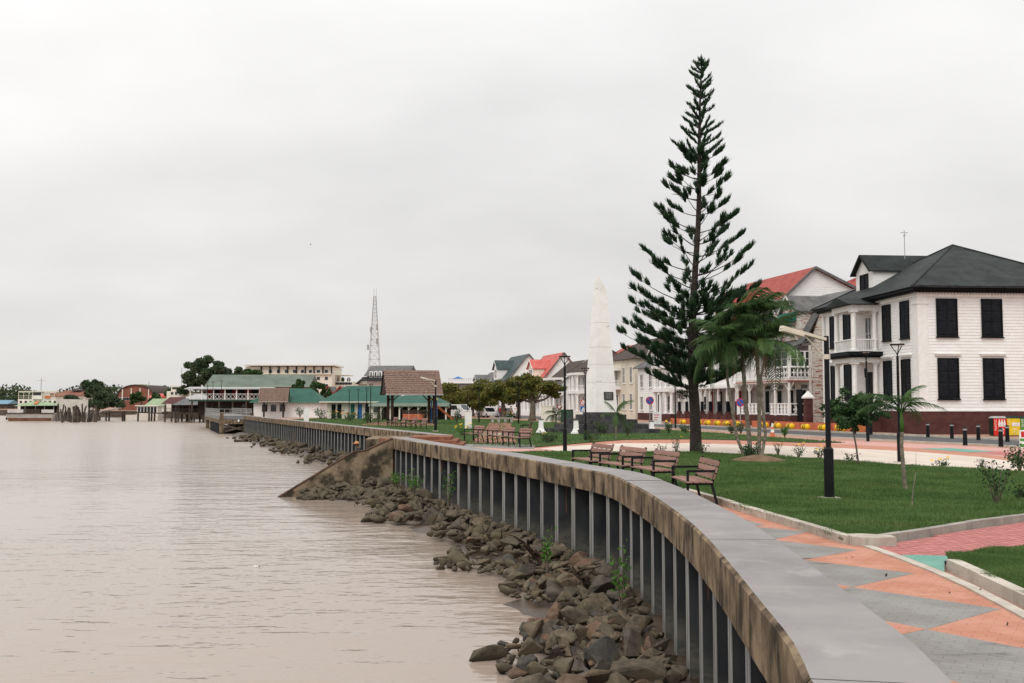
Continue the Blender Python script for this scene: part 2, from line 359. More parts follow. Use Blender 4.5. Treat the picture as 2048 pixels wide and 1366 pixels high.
# ------------------------------------------------------------------ special materials
def node_mat(name):
    m = bpy.data.materials.new(name); m.use_nodes = True; MATS[name] = m
    return m, m.node_tree.nodes, m.node_tree.links, m.node_tree.nodes['Principled BSDF']
def water_mat():
    m, n, l, b = node_mat('water')
    b.inputs['IOR'].default_value = 1.33
    b.inputs['Specular IOR Level'].default_value = .5
    t = n.new('ShaderNodeTexCoord')
    def ns(scale, st, det, rot=0.0):
        mp = n.new('ShaderNodeMapping'); mp.inputs['Scale'].default_value = st; mp.inputs['Rotation'].default_value = (0, 0, rot)
        l.new(t.outputs['Object'], mp.inputs[0]); x = n.new('ShaderNodeTexNoise')
        x.inputs['Scale'].default_value = scale; x.inputs['Detail'].default_value = det; l.new(mp.outputs[0], x.inputs[0]); return x.outputs[0]
    big = ns(.03, (1, .5, 1), 3)
    mx = n.new('ShaderNodeMix'); mx.data_type = 'RGBA'; l.new(big, mx.inputs[0])
    mx.inputs[6].default_value = (.318, .252, .205, 1); mx.inputs[7].default_value = (.352, .287, .240, 1); l.new(mx.outputs[2], b.inputs['Base Color'])
    def ma(op, a, c):
        x = n.new('ShaderNodeMath'); x.operation = op
        for i, v in enumerate((a, c)):
            if hasattr(v, 'links'): l.new(v, x.inputs[i])
            else: x.inputs[i].default_value = v
        return x.outputs[0]
    sy_ = n.new('ShaderNodeSeparateXYZ'); l.new(t.outputs['Object'], sy_.inputs[0]); rg = n.new('ShaderNodeMapRange'); rg.inputs[1].default_value = 30; rg.inputs[2].default_value = 160   # open water is choppier
    rg.inputs[3].default_value = .08; rg.inputs[4].default_value = .30; l.new(sy_.outputs[1], rg.inputs[0]); l.new(rg.outputs[0], b.inputs['Roughness'])
    calm = n.new('ShaderNodeMapRange'); calm.inputs[1].default_value = .40; calm.inputs[2].default_value = .62
    calm.inputs[3].default_value = .35; calm.inputs[4].default_value = 1.0; l.new(ns(.09, (1, .45, 1), 3, .3), calm.inputs[0])
    h = ma('ADD', ma('MULTIPLY', ns(1.1, (.55, 1.25, 1), 3, .25), 1.0), ma('MULTIPLY', ns(3.6, (.6, 1.3, 1), 2, -.2), .28))
    h = ma('ADD', h, ma('MULTIPLY', ns(.22, (.6, 1, 1), 2, .5), 1.6))
    bp = n.new('ShaderNodeBump'); bp.inputs['Distance'].default_value = .11
    sx_ = n.new('ShaderNodeSeparateXYZ'); l.new(t.outputs['Object'], sx_.inputs[0])
    shore = n.new('ShaderNodeMapRange'); shore.interpolation_type = 'SMOOTHSTEP'; shore.inputs[1].default_value = -6; shore.inputs[2].default_value = 7   # wavelets steepen towards the stones
    shore.inputs[3].default_value = .58; shore.inputs[4].default_value = .95; l.new(ma('ADD', sx_.outputs[0], ma('MULTIPLY', sx_.outputs[1], .3)), shore.inputs[0])
    l.new(ma('MULTIPLY', calm.outputs[0], shore.outputs[0]), bp.inputs['Strength']); l.new(h, bp.inputs['Height']); l.new(bp.outputs[0], b.inputs['Normal'])
water_mat()
def pile_mat():
    m, n, l, b = node_mat('sheet_pile')
    b.inputs['Roughness'].default_value = .62; b.inputs['Specular IOR Level'].default_value = .12
    t = n.new('ShaderNodeTexCoord'); oi = n.new('ShaderNodeObjectInfo')
    av = n.new('ShaderNodeVectorMath'); av.operation = 'ADD'; l.new(t.outputs['Object'], av.inputs[0])
    mv = n.new('ShaderNodeVectorMath'); mv.operation = 'SCALE'; mv.inputs['Scale'].default_value = 40
    cb = n.new('ShaderNodeCombineXYZ'); l.new(oi.outputs['Random'], cb.inputs[0]); l.new(cb.outputs[0], mv.inputs[0]); l.new(mv.outputs[0], av.inputs[1])
    def ns(scale, st, det=5):
        mp = n.new('ShaderNodeMapping'); mp.inputs['Scale'].default_value = st; l.new(av.outputs[0], mp.inputs[0])
        x = n.new('ShaderNodeTexNoise'); x.inputs['Scale'].default_value = scale; x.inputs['Detail'].default_value = det; l.new(mp.outputs[0], x.inputs[0]); return x.outputs[0]
    def mr(s, a, c, o0=0., o1=1.):
        x = n.new('ShaderNodeMapRange'); x.inputs[1].default_value = a; x.inputs[2].default_value = c; x.inputs[3].default_value = o0; x.inputs[4].default_value = o1
        x.interpolation_type = 'SMOOTHSTEP'; l.new(s, x.inputs[0]); return x.outputs[0]
    def mx(f, a, c):
        x = n.new('ShaderNodeMix'); x.data_type = 'RGBA'
        if hasattr(f, 'links'): l.new(f, x.inputs[0])
        else: x.inputs[0].default_value = f
        for i, v in ((6, a), (7, c)):
            if hasattr(v, 'links'): l.new(v, x.inputs[i])
            else: x.inputs[i].default_value = (*v, 1)
        return x.outputs[2]
    base = mx(mr(ns(2.0, (1, 1, .5)), .35, .65), (.024, .026, .029), (.042, .045, .048))  # steel tone kept dark so the pans carry their recess shade in colour
    sp = n.new('ShaderNodeSeparateXYZ'); l.new(t.outputs['Object'], sp.inputs[0])
    ad = n.new('ShaderNodeMath'); ad.operation = 'MULTIPLY_ADD'; ad.inputs[1].default_value = .9; l.new(ns(1.3, (1, 1, .6)), ad.inputs[0]); l.new(sp.outputs[2], ad.inputs[2])
    silt = mr(ad.outputs[0], -.55, -1.15)             # tide mark: dried river silt on the lower steel
    base = mx(silt, base, mx(mr(ns(5, (1, 1, 3)), .4, .65), (.105, .100, .084), (.066, .068, .062)))
    base = mx(mr(ns(2.6, (2.2, 2.2, .16)), .66, .73), base, (.22, .085, .035))   # rust runs
    l.new(base, b.inputs['Base Color'])
    bp = n.new('ShaderNodeBump'); bp.inputs['Strength'].default_value = .3; bp.inputs['Distance'].default_value = .02
    l.new(ns(9, (1, 1, .5)), bp.inputs['Height']); l.new(bp.outputs[0], b.inputs['Normal'])
pile_mat()
def rock_mat():
    m, n, l, b = node_mat('rock')
    b.inputs['Roughness'].default_value = .88; b.inputs['Specular IOR Level'].default_value = .15
    t = n.new('ShaderNodeTexCoord'); oi = n.new('ShaderNodeObjectInfo')
    x = n.new('ShaderNodeTexNoise'); x.inputs['Scale'].default_value = 3.5; x.inputs['Detail'].default_value = 8; x.inputs['Roughness'].default_value = .7; l.new(t.outputs['Object'], x.inputs[0])
    y = n.new('ShaderNodeTexNoise'); y.inputs['Scale'].default_value = 1.3; y.inputs['Detail'].default_value = 6; l.new(t.outputs['Object'], y.inputs[0])
    cr = n.new('ShaderNodeValToRGB'); e = cr.color_ramp.elements
    e[0].position = 0; e[0].color = (.105, .088, .060, 1); e[1].position = 1; e[1].color = (.185, .142, .092, 1)
    for p, c in ((.2, (.195, .15, .10)), (.36, (.125, .102, .07)), (.5, (.20, .118, .08)), (.62, (.15, .122, .082)), (.8, (.075, .070, .064))):
        k = e.new(p); k.color = (*c, 1)
    l.new(oi.outputs['Random'], cr.inputs[0])
    mr = n.new('ShaderNodeMapRange'); mr.inputs[1].default_value = .3; mr.inputs[2].default_value = .7; mr.inputs[3].default_value = .36; mr.inputs[4].default_value = 1.12; l.new(x.outputs[0], mr.inputs[0])
    hs = n.new('ShaderNodeHueSaturation'); hs.inputs['Saturation'].default_value = .95; l.new(cr.outputs[0], hs.inputs['Color']); l.new(mr.outputs[0], hs.inputs['Value'])
    m2 = n.new('ShaderNodeMapRange'); m2.inputs[1].default_value = .52; m2.inputs[2].default_value = .66; m2.inputs[4].default_value = .6; l.new(y.outputs[0], m2.inputs[0])
    mx = n.new('ShaderNodeMix'); mx.data_type = 'RGBA'; l.new(m2.outputs[0], mx.inputs[0]); l.new(hs.outputs[0], mx.inputs[6]); mx.inputs[7].default_value = (.10, .078, .040, 1)
    geo = n.new('ShaderNodeNewGeometry'); sp = n.new('ShaderNodeSeparateXYZ'); l.new(geo.outputs['Position'], sp.inputs[0])
    wl = n.new('ShaderNodeMapRange'); wl.inputs[1].default_value = -1.93; wl.inputs[2].default_value = -2.06; l.new(sp.outputs[2], wl.inputs[0])   # wet band at the waterline
    m3 = n.new('ShaderNodeMix'); m3.data_type = 'RGBA'; l.new(wl.outputs[0], m3.inputs[0]); l.new(mx.outputs[2], m3.inputs[6]); m3.inputs[7].default_value = (.045, .034, .024, 1)
    l.new(m3.outputs[2], b.inputs['Base Color'])
    rr = n.new('ShaderNodeMapRange'); rr.inputs[3].default_value = .88; rr.inputs[4].default_value = .35; l.new(wl.outputs[0], rr.inputs[0]); l.new(rr.outputs[0], b.inputs['Roughness'])
    bp = n.new('ShaderNodeBump'); bp.inputs['Strength'].default_value = .7; bp.inputs['Distance'].default_value = .05; l.new(x.outputs[0], bp.inputs['Height']); l.new(bp.outputs[0], b.inputs['Normal'])
rock_mat()
mat('stair_edge', (.10,.055,.035), (.05,.032,.022), 4, rough=.9, bump=.3)
mat('grout', (.13,.075,.062), (.17,.10,.085), 6, rough=.95)
mat('pile_lip_lit', (.24,.238,.23), (.30,.295,.285), 2.0, (1,1,.3), .6, .2, 9, c3=(.105,.09,.07), s3=1.4, lo3=.5, hi3=.72, st3=(1,1,.4), rnd=.15)  # lighter flange tone, paired with dark pans to paint the recess shading
mat('mud', (.046,.030,.019), (.078,.052,.033), 1.2, rough=.45, bump=.6, bscale=9, c3=(.07,.046,.03), s3=3, lo3=.52, hi3=.7, spec=.45)

# ------------------------------------------------------------------ the setting
CAPZ, WATER = .45, -2.1
NEARPIX = [(1610,1366),(1602,1338),(1575,1279),(1521,1214),(1468,1145),(1414,1080),(1371,1039),(1323,1003),(1285,979),(1258,966),(1230,952),(1193,941.6),(1125,931),(992,907),(867,890),(782,875)]
NEAR = [Vector((1.25,-6)), Vector((1.35,0)), Vector((1.5,3.2))]+[G(x, y, CAPZ).xy for x, y in NEARPIX]
NEAR = resample(smooth_path(NEAR, 2), .42)
NIN = offset(NEAR, .80)
FAR0, FAR1 = G(907, 870, CAPZ).xy, G(510, 832, CAPZ).xy
fdir = (FAR1-FAR0).normalized(); fnor = Vector((fdir.y, -fdir.x))
FAR = resample([FAR0-fnor*.8, FAR1-fnor*.8+fdir*6], .6)
FIN = offset(FAR, .80)
SHORE = [Vector(p) for p in ((-37,142),(-51,180),(-61,215),(-64,250),(-104,292),(-170,345),(-300,500),(-430,830),(-900,1000),(-3000,1300))]

def grid_sheet(name, x0, x1, y0, y1, z, m):
    o = sheet(name, [(x0,y0),(x1,y0),(x1,y1),(x0,y1)], m, z); return o
grid_sheet('river_water', -4000, 60, -80, 6000, WATER, 'water')
grid_sheet('river_bed', -4000, 60, -80, 6000, -4.2, 'mud')
near_in = offset(NEAR, .45); far_in = offset(FAR, .45)
ground = sheet('ground', near_in+far_in+SHORE+[Vector((-3000,6000)), Vector((4000,6000)), Vector((4000,-80)), Vector((1.8,-80))], 'pave_sidewalk', -.03)
mbk = MB(); sh = resample([FAR[-1]]+SHORE[:-1], 6); ribbon(mbk, sh, offset(sh, 1.2), -4, -.04); struct(mbk.build('river_bank', 'timber_old'))

# promenade, its painted zigzag and the coloured paths
K = [G(x, y) for x, y in ((1395,988),(1450,1003),(1560,1037),(1650,1062),(1740,1091),(1815,1117),(1890,1146),(1960,1177),(2048,1222),(2200,1305),(2450,1450),(2900,1800))]
Kp = resample([p.xy for p in K], .5)
inn = [p for p in NIN if p.y < K[0].y]
sheet('promenade', inn+[K[0].xy]+Kp[1:]+[Vector((9,-6))], 'pave_orange', 0)
zig = [(1480,1036),(1530,1050.5),(1503,1053),(1618,1063),(1546,1080),(1715,1100),(1607,1120),(1829,1147),(1704,1174.5),(2001,1218),(1853,1259),(2330,1352),(2130,1420),(2900,1640)]
zp = [G(x, y).xy for x, y in zig]
zlow = [p+Vector((.10,0)) for p in NIN if p.y < G(1480,1030).y]
sheet('grey_zigzag_paint', zlow+zp[::1]+[Vector((7,-5))], 'pave_grey', .0015)
for i, t in enumerate((((1664,1168),(1703,1174),(1672,1182)),((1745,1238),(1853,1258.5),(1795,1271)),((1850,1350),(2000,1385),(1930,1420)))):
    sheet('orange_triangle_paint', [G(x, y).xy for x, y in t], 'pave_orange', .003)
sb = MB(); ks = [p for p in Kp]; ribbon(sb, offset(ks, .02), offset(ks, .15), -.05, .02); struct(sb.build('kerb_strip', 'kerb'))
PINK = gp(((1742,1091),(1850,1076),(1950,1058),(2048,1046),(2450,1000),(2450,1058),(2048,1102),(1889,1124),(1889,1147),(1815,1118)))
pink = sheet('pink_path', PINK, 'grout', -.004)
sheet('teal_paint_patch', gp(((1800,1112),(1835,1111.5),(1908,1114),(1910,1121),(1889,1124),(1889,1145),(1818,1118))), 'pave_teal', .012)
# pavers of the pink path, one by one where the photograph shows them
pb = MB(); pb.box(-.093,-.043,-.03,.093,.043,.006); pme = pb.mesh('paver', 'pave_pink')
pts = []; P0 = np.array([p.to_tuple()[:2] for p in PINK]); d1 = (G(2048,1046)-G(1742,1091)).xy.normalized(); d2 = Vector((-d1.y, d1.x)); o0 = G(1742,1091).xy
for i in range(-10, 200):
    for j in range(-90, 60):
        p = o0+d1*(.2*(i+.5*(j%2)))+d2*(.1*j)
        pts.append((p.x, p.y))
pts = np.array(pts); pts = pts[inpoly(pts, P0)]
vis = (pts[:,0]/pts[:,1]*F+1024 < 2060)
tl = gp(((1800,1112),(1908,1114),(1910,1121),(1889,1124),(1889,1145),(1818,1118)))
pts = pts[vis & ~inpoly(pts, [(p.x, p.y) for p in tl])]; pts = pts[np.argsort(pts[:,1])]
ang = math.atan2(d1.y, d1.x)
for p in pts[:300]: link('paver', pme, pink, (p[0], p[1], RNG.uniform(-.002,.002)), (RNG.normal(0,.006), RNG.normal(0,.006), ang))
rest = MB(); ca, sa = math.cos(ang), math.sin(ang)
for p in pts[300:]:
    dz = RNG.uniform(-.002,.002); q = [(p[0]+x*ca-y*sa, p[1]+x*sa+y*ca) for x, y in ((-.093,-.043),(.093,-.043),(.093,.043),(-.093,.043))]
    rest.add([(a, b, -.02) for a, b in q]+[(a, b, .006+dz) for a, b in q], [(4,5,6,7),(0,1,5,4),(1,2,6,5),(2,3,7,6),(3,0,4,7)])
if rest.v: rest.build('paver_field', 'pave_pink', pink, kind='stuff', fix=False)
# plaza bands farther in
up = [(1060,899),(1120,893),(1180,890),(1250,886.5),(1380,886.5),(1480,889),(1600,893),(1700,897),(1840,904),(1960,914),(2048,926),(2450,955)]
lo = [(2450,975),(2048,949),(1900,940),(1800,933),(1700,927),(1600,919),(1540,914),(1420,909),(1300,907),(1180,907),(1060,907)]
sheet('cream_plaza', gp(up+lo), 'pave_cream', .004)
ub = [(1040,896),(1120,890),(1180,884.5),(1250,879),(1380,878),(1480,880),(1600,884.5),(1700,889),(1840,897),(1960,907),(2048,919),(2450,945)]
sheet('orange_band', gp(ub+up[::-1]), 'pave_orange', .002)
sheet('rose_pavement', gp([(1640,879.5),(1840,888),(2048,898),(2450,917)]+ub[:5:-1]), 'pave_rose', 0)
sheet('teal_wedge_paint', gp(((1832,897),(1900,896),(1995,903.5),(1935,904.5))), 'pave_teal', .006)
sheet('pink_wedge_paint', gp(((1935,905),(2000,903),(2450,922),(2450,938),(2048,916),(1970,907))), 'pave_pink', .006)
# road
RN = [G(x, y).xy for x, y in ((2600,925),(2048,893),(1800,882),(1600,871),(1440,861),(1300,854))]+[Vector(p) for p in ((6.2,112),(1.5,142),(-18,232),(-33,300),(-60,420))]
RF = [G(x, y).xy for x, y in ((2600,903),(2048,881),(1800,871),(1600,862),(1440,853.5),(1300,847.5))]+[Vector(p) for p in ((11.0,120),(6.6,148),(-12,236),(-27,302),(-54,424))]
RN = resample(smooth_path(RN, 2), 4); RF = resample(smooth_path(RF, 2), 4)
sheet('road', RN+RF[::-1], 'asphalt', -.022)
kb = MB(); ribbon(kb, RN, offset(RN, .22), -.1, .03); struct(kb.build('road_kerb', 'kerb'))
kb = MB(); ribbon(kb, offset(RF, .02), offset(RF, .26), -.1, .09); struct(kb.build('road_kerb', 'kerb'))
# lawns
linn = [p for p in offset(NEAR, .84) if K[0].y-.3 < p.y < G(1060,907).y]
kl = [p for p in offset(Kp, .33) if p.y > G(1740,1090).y+.05 and p.y < K[0].y-.3]
k2 = [G(x, y).xy for x, y in ((1746,1084),(1850,1070),(1950,1053),(2048,1041),(2450,997))]
LAWN1 = linn[::-1]+kl[0:]+k2+[G(x, y).xy for x, y in lo]
sheet('lawn', LAWN1, 'lawn_soil', .07)
L2PIX = [(1896,1123),(2048,1103),(2450,1062),(2450,1400),(2200,1288),(2048,1206),(1960,1163),(1900,1133)]
LAWN2 = [p.xy for p in gp(L2PIX)]
sheet('lawn', LAWN2, 'lawn_soil', .07)
l3u = [(1692,886),(1600,879),(1500,872),(1440,867),(1340,861),(1270,857),(1150,848),(1050,842),(960,838),(800,836),(660,835.5)]
l3 = [G(x, y).xy for x, y in l3u]+[p for p in offset(FAR, .84) if p.y < 118][::-1]+[Vector((-1.2,47.5))]+[G(x, y).xy for x, y in ((930,893),(1040,897.5),(1120,891),(1180,885.5),(1250,880),(1380,879),(1480,881),(1600,885.5))]
LAWN3 = l3
sheet('lawn', LAWN3, 'lawn_soil', .03)
sheet('pink_walk', gp(((938,886),(1034,886),(1025,864),(1022,846),(978,846),(968,864)), .03), 'pave_pink', .040)
sheet('pale_crossing', gp(((960,872),(1028,872),(1026,867),(966,867)), .03), 'pave_cream', .046)
sheet('bench_pad', gp(((925,888.5),(1000,888),(1072,890.5),(1068,898),(1000,897),(925,893)), .03), 'pave_grey', .044)
sheet('cream_walk', gp(((930,894),(1060,896.5),(1110,902),(1108,907),(1060,908.5),(990,904),(940,897.5)), 0), 'pave_rose', .036)
sheet('pavilion_floor', gp(((722,850),(742,845),(868,845),(872,851),(800,852)), .03), 'pave_pink', .04)
# kerbs with joints: separate stones where they are near
def kerb_stones(path, w, z0, z1, step, m, name, skip=lambda p: False):
    par = bpy.data.objects.new(name, None); COL.objects.link(par); struct(par)
    rs = resample(path, step/4); i = 0; k = 0
    while i < len(rs)-1:
        seg = rs[i:i+5]; i += 4
        seg = [seg[0].lerp(seg[1], .03)]+seg[1:-1]+[seg[-1].lerp(seg[-2], .03)]
        b = MB(); dz = random.uniform(-.006,.006); ribbon(b, seg, offset(seg, w), z0, z1+dz); b.build('kerb_stone', m, par)
    return par
kerb_stones([p for p in offset(Kp, .19) if p.y > G(1740,1090).y+.05]+[G(1742,1092).xy], .14, -.05, .125, 1.0, 'kerb', 'lawn_kerb')
kerb_stones([G(1741,1091).xy]+[p+Vector((.0,-.14)) for p in k2[1:]], -.13, -.05, .115, 1.0, 'kerb_grey', 'lawn_kerb')
cs = MB(); c0 = G(1740,1091).xy; cs.prism([(c0.x-.26,c0.y-.02,-.05),(c0.x+.0,c0.y-.13,-.05),(c0.x+.34,c0.y-.10,-.05),(c0.x+.36,c0.y+.16,-.05),(c0.x-.02,c0.y+.34,-.05),(c0.x-.22,c0.y+.30,-.05)], (0,0,.178)); struct(cs.build('corner_kerb_stone', 'kerb'))
kerb_stones([p.xy for p in gp(((1893,1136),(1960,1168),(2048,1211),(2200,1293),(2450,1408)))], -.15, -.05, .105, 1.0, 'kerb', 'lawn_kerb')
kerb_stones([p.xy for p in gp(((1893,1134),(1896,1124),(2048,1104),(2450,1063)))], .10, -.05, .075, 1.0, 'kerb_grey', 'lawn_kerb')

# grass blades
def blades(poly, n, h, wd, z, xmax=None, ylim=None):
    P = np.array([[p[0], p[1]] for p in poly]); lo_, hi_ = P.min(0), P.max(0)
    if ylim: lo_[1], hi_[1] = max(lo_[1], ylim[0]), min(hi_[1], ylim[1])
    out = []; need = n
    while need > 0:
        q = RNG.uniform(lo_, hi_, (need*4, 2)); q = q[inpoly(q, P)]
        px = q[:,0]/q[:,1]*F+1024; q = q[(px > -20) & (px < 2090)]
        keep = RNG.uniform(0, 1, len(q)) < np.clip((lo_[1]+4)/q[:,1], .12, 1)**1.3
        q = q[keep][:need]; out.append(q); need -= len(q)
    q = np.vstack(out); n = len(q); a = RNG.uniform(0, 2*np.pi, n); hh = h*RNG.uniform(.5, 1.25, n)
    clump = .75+.5*np.sin(q[:,0]*2.3+1.7*np.sin(q[:,1]*1.9))*np.sin(q[:,1]*2.9+q[:,0]); hh = hh*np.clip(clump, .5, 1.2)
    sc = np.sqrt(q[:,1]/(lo_[1]+2)); dx, dy = np.cos(a)*wd*sc, np.sin(a)*wd*sc
    b = RNG.uniform(0, 2*np.pi, n); ln = hh*RNG.uniform(.1, .9, n)
    V = np.zeros((n, 3, 3)); V[:,0,:2] = q-np.stack([dx, dy], 1); V[:,1,:2] = q+np.stack([dx, dy], 1); V[:,:2,2] = z
    V[:,2,0] = q[:,0]+np.cos(b)*ln; V[:,2,1] = q[:,1]+np.sin(b)*ln; V[:,2,2] = z+hh
    return V.reshape(-1, 3)
def grass(polys, label):
    V = np.vstack([blades(*p) for p in polys]); o = link('grass', npmesh('grass', V, np.arange(len(V)).reshape(-1, 3), 'grass'), kind='stuff')
    o['label'] = label
grass([(LAWN1, 260000, .085, .009, .06), (LAWN2, 60000, .07, .006, .06)], 'short green grass of the lawns beside the promenade')
grass([(LAWN3, 90000, .10, .02, .02)], 'short green grass of the lawns around the white obelisk')

# ------------------------------------------------------------------ sea wall
def pile_mesh(per):
    b = MB(); prof = [(0,.46),(per*.33,.46),(per*.41,.0),(per*.59,.0),(per*.67,.46),(per,.46)]
    # the outer flange (0) looks to the river; the pans lie .3 behind
    for (s0, d0), (s1, d1_) in zip(prof, prof[1:]):
        b.add([(s0,d0,-3.2),(s1,d1_,-3.2),(s1,d1_,-.03),(s0,d0,-.03)], [(0,1,2,3)])
    b.cm = 1; b.box(per*.405, -.014, -3.2, per*.485, -.002, -.03); b.box(per*.515, -.016, -3.2, per*.595, -.002, -.03)   # interlock lips coloured lighter than the pans, standing in for recess shading
    return b
def sea_wall(path, label, per, seed, cap_from=0):
    w = thing('sea_wall', label, 'sea wall', (path[0].x, path[0].y, -3.2)); off = Vector((-path[0].x, -path[0].y, 3.2))
    face = resample(offset(path, .12), per)
    pm = pile_mesh((face[1]-face[0]).length*1.004).mesh('sheet_pile', ['sheet_pile', 'pile_lip_lit'], fix=False)
    rnd = random.Random(seed)
    for a, b in zip(face, face[1:]):
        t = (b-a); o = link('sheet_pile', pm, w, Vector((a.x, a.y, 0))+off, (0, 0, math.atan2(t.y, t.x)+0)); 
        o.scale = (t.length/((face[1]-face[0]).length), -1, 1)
        # local +y must point away from the river (to the right of the path): mirror is baked by the negative scale
    step = max(3, int(round(3.0/(path[1]-path[0]).length)))
    i = 0
    while i < len(path)-1:
        seg = path[i:i+step+1]; i += step
        if len(seg) < 2: break
        seg = [seg[0].lerp(seg[1], .006)]+seg[1:-1]+[seg[-1].lerp(seg[-2], .006)]
        out_ = [p+Vector((rnd.uniform(-.006,.006), rnd.uniform(-.006,.006))) for p in seg]; inn_ = offset(seg, .80)
        ch = offset(seg, .035); b = MB(); n = len(seg); z1 = CAPZ+rnd.uniform(-.004,.004)
        for k in range(n-1):
            a0, a1, c0, c1, e0, e1 = out_[k], out_[k+1], ch[k], ch[k+1], inn_[k], inn_[k+1]
            j0, j1 = rnd.uniform(-.012,.004), rnd.uniform(-.012,.004)
            b.cm = 0; b.add([(c0.x,c0.y,z1),(c1.x,c1.y,z1),(e1.x,e1.y,z1),(e0.x,e0.y,z1)], [(0,3,2,1)])
            b.cm = 1; b.add([(a0.x,a0.y,-.05),(a1.x,a1.y,-.05),(a1.x,a1.y,z1-.03),(a0.x,a0.y,z1-.03)], [(0,3,2,1)])
            b.add([(a0.x,a0.y,z1-.03),(a1.x,a1.y,z1-.03),(c1.x,c1.y,z1),(c0.x,c0.y,z1)], [(0,3,2,1)])
            b.add([(e0.x,e0.y,-.05),(e1.x,e1.y,-.05),(e1.x,e1.y,z1),(e0.x,e0.y,z1)], [(0,1,2,3)])
            b.add([(a0.x,a0.y,-.05),(a1.x,a1.y,-.05),(e1.x,e1.y,-.05),(e0.x,e0.y,-.05)], [(0,1,2,3)])
        for q, k in ((0, 0), (1, n-1)):
            a0, e0 = out_[k], inn_[k]; b.add([(a0.x,a0.y,-.05),(e0.x,e0.y,-.05),(e0.x,e0.y,z1),(a0.x,a0.y,z1-.03)], [(0,1,2,3)])
        b.v = [tuple(Vector(v)+off) for v in b.v]
        b.build('coping_slab', ['cap_top', 'cap_side'], w, fix=True)
    return w
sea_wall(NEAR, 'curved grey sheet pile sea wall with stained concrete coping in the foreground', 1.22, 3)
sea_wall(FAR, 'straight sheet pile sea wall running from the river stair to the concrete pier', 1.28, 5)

# mud bank and rocks
def bank(path, w, z0, slope):
    rs = resample(offset(path, -.02), .5); offs = np.linspace(-.5, w, 16); V = []; 
    for i, p in enumerate(rs):
        t = (rs[min(i+1,len(rs)-1)]-rs[max(i-1,0)]).normalized(); nr = Vector((-t.y, t.x))
        for o_ in offs:
            q = p+nr*o_; z = z0-slope*max(o_, 0)+.10*math.sin(q.x*2.1+q.y*.7)*math.sin(q.y*1.3)+RNG.normal(0,.03); V.append((q.x, q.y, z))
    m = len(offs); FC = [(i*m+j, (i+1)*m+j, (i+1)*m+j+1, i*m+j+1) for i in range(len(rs)-1) for j in range(m-1)]
    return struct(link('mud_bank', npmesh('mud_bank', V, FC, 'mud', True)))
bank(NEAR, 7, -1.74, .20); bank(FAR, 8, -1.80, .17)
rmeshes = []
for k in range(16):
    bm = bmesh.new(); sx, sy, sz = 1, random.uniform(.6,.95), random.uniform(.5,.8)
    for _ in range(random.choice((9, 10, 11, 13))):
        v = Vector((random.gauss(0,1), random.gauss(0,1), random.gauss(0,1))).normalized()*random.uniform(.8,1.08)
        bm.verts.new((v.x*sx*.5, v.y*sy*.5, v.z*sz*.5))
    r = bmesh.ops.convex_hull(bm, input=bm.verts)
    bmesh.ops.delete(bm, geom=list({g for g in r['geom_interior']+r['geom_unused'] if isinstance(g, bmesh.types.BMVert)}), context='VERTS')
    bmesh.ops.bevel(bm, geom=list(bm.edges), offset=.04, segments=1, affect='EDGES', profile=.6, clamp_overlap=True)
    bmesh.ops.triangulate(bm, faces=[f for f in bm.faces if len(f.verts) > 4])
    bmesh.ops.subdivide_edges(bm, edges=[e for e in bm.edges if e.calc_length() > .12], cuts=1, use_grid_fill=False)
    for v in bm.verts:
        v.co += v.co.normalized()*random.uniform(-.008,.008)
    bmesh.ops.triangulate(bm, faces=bm.faces)
    bmesh.ops.recalc_face_normals(bm, faces=bm.faces)
    me = bpy.data.meshes.new('boulder'); bm.to_mesh(me); bm.free(); me.materials.append(MATS['rock'])
    rmeshes.append(me)
rocks = []
def scatter(path, n, wmax, zfun, smin, smax, yr):
    rs = [p for p in resample(path, .15) if yr[0] < p.y < yr[1]]
    for _ in range(n):
        i = random.randrange(1, len(rs)-1); p = rs[i]; t = (rs[i+1]-rs[i-1]).normalized(); nr = Vector((-t.y, t.x))
        o_ = -.02+wmax*random.random()**.9; s = smin+(smax-smin)*random.random()**1.7
        o_ *= .75+.35*math.sin(p.y*.9)*math.sin(p.y*.37+1)
        q = p+nr*max(o_, s*.42-.06); lift = 1.0 if random.random() < .8 else 1.5
        rocks.append((q.x, q.y, zfun(o_)+s*.16*lift, s))
scatter(NEAR, 1050, 2.9, lambda o: -1.68-.15*o, .16, .56, (8.2, 45.4))
scatter(NEAR, 95, 3.0, lambda o: -1.64-.14*o, .5, .85, (8.8, 40))
scatter(NEAR, 330, 1.0, lambda o: -1.66-.10*o, .16, .46, (8.0, 45))
scatter(NEAR, 900, 2.6, lambda o: -1.69-.15*o, .07, .24, (8.8, 40))
for _ in range(170):     # the heap against the stair wall
    t = random.random(); u = random.random()
    base = Vector((-5.7,45.6)).lerp(Vector((-9.4,44.2)), t); q = base+Vector((.3,-1))*(.25+2.6*u*(1-.55*t))
    s = random.uniform(.28,.7); rocks.append((q.x, q.y, -1.35-.55*u-.55*t+.12*s, s))
scatter(FAR, 260, 3.4, lambda o: -1.70-.13*o, .35, 1.05, (56, 122))
rocks.sort(key=lambda r: -r[3]/math.hypot(r[0], r[1]))
def RZ(x, y):
    w_ = min(NEAR, key=lambda p: abs(p.y-y)).x
    if y > 50: z = 'of the far rubble bank beyond the river stair'
    elif y > 40: z = 'heaped against the stained river stair wall'
    elif y > 24: z = 'below the middle of the curved wall, at the river edge' if x < w_-2.2 else 'below the middle of the curved wall, close to its piles'
    else: z = 'in the foreground bank, at the river edge' if x < w_-2.2 else 'in the foreground bank, close to the nearest piles'
    return 'angular boulder '+z, 'boulder', 'boulders '+z
restV = []; restF = []; kk = 0
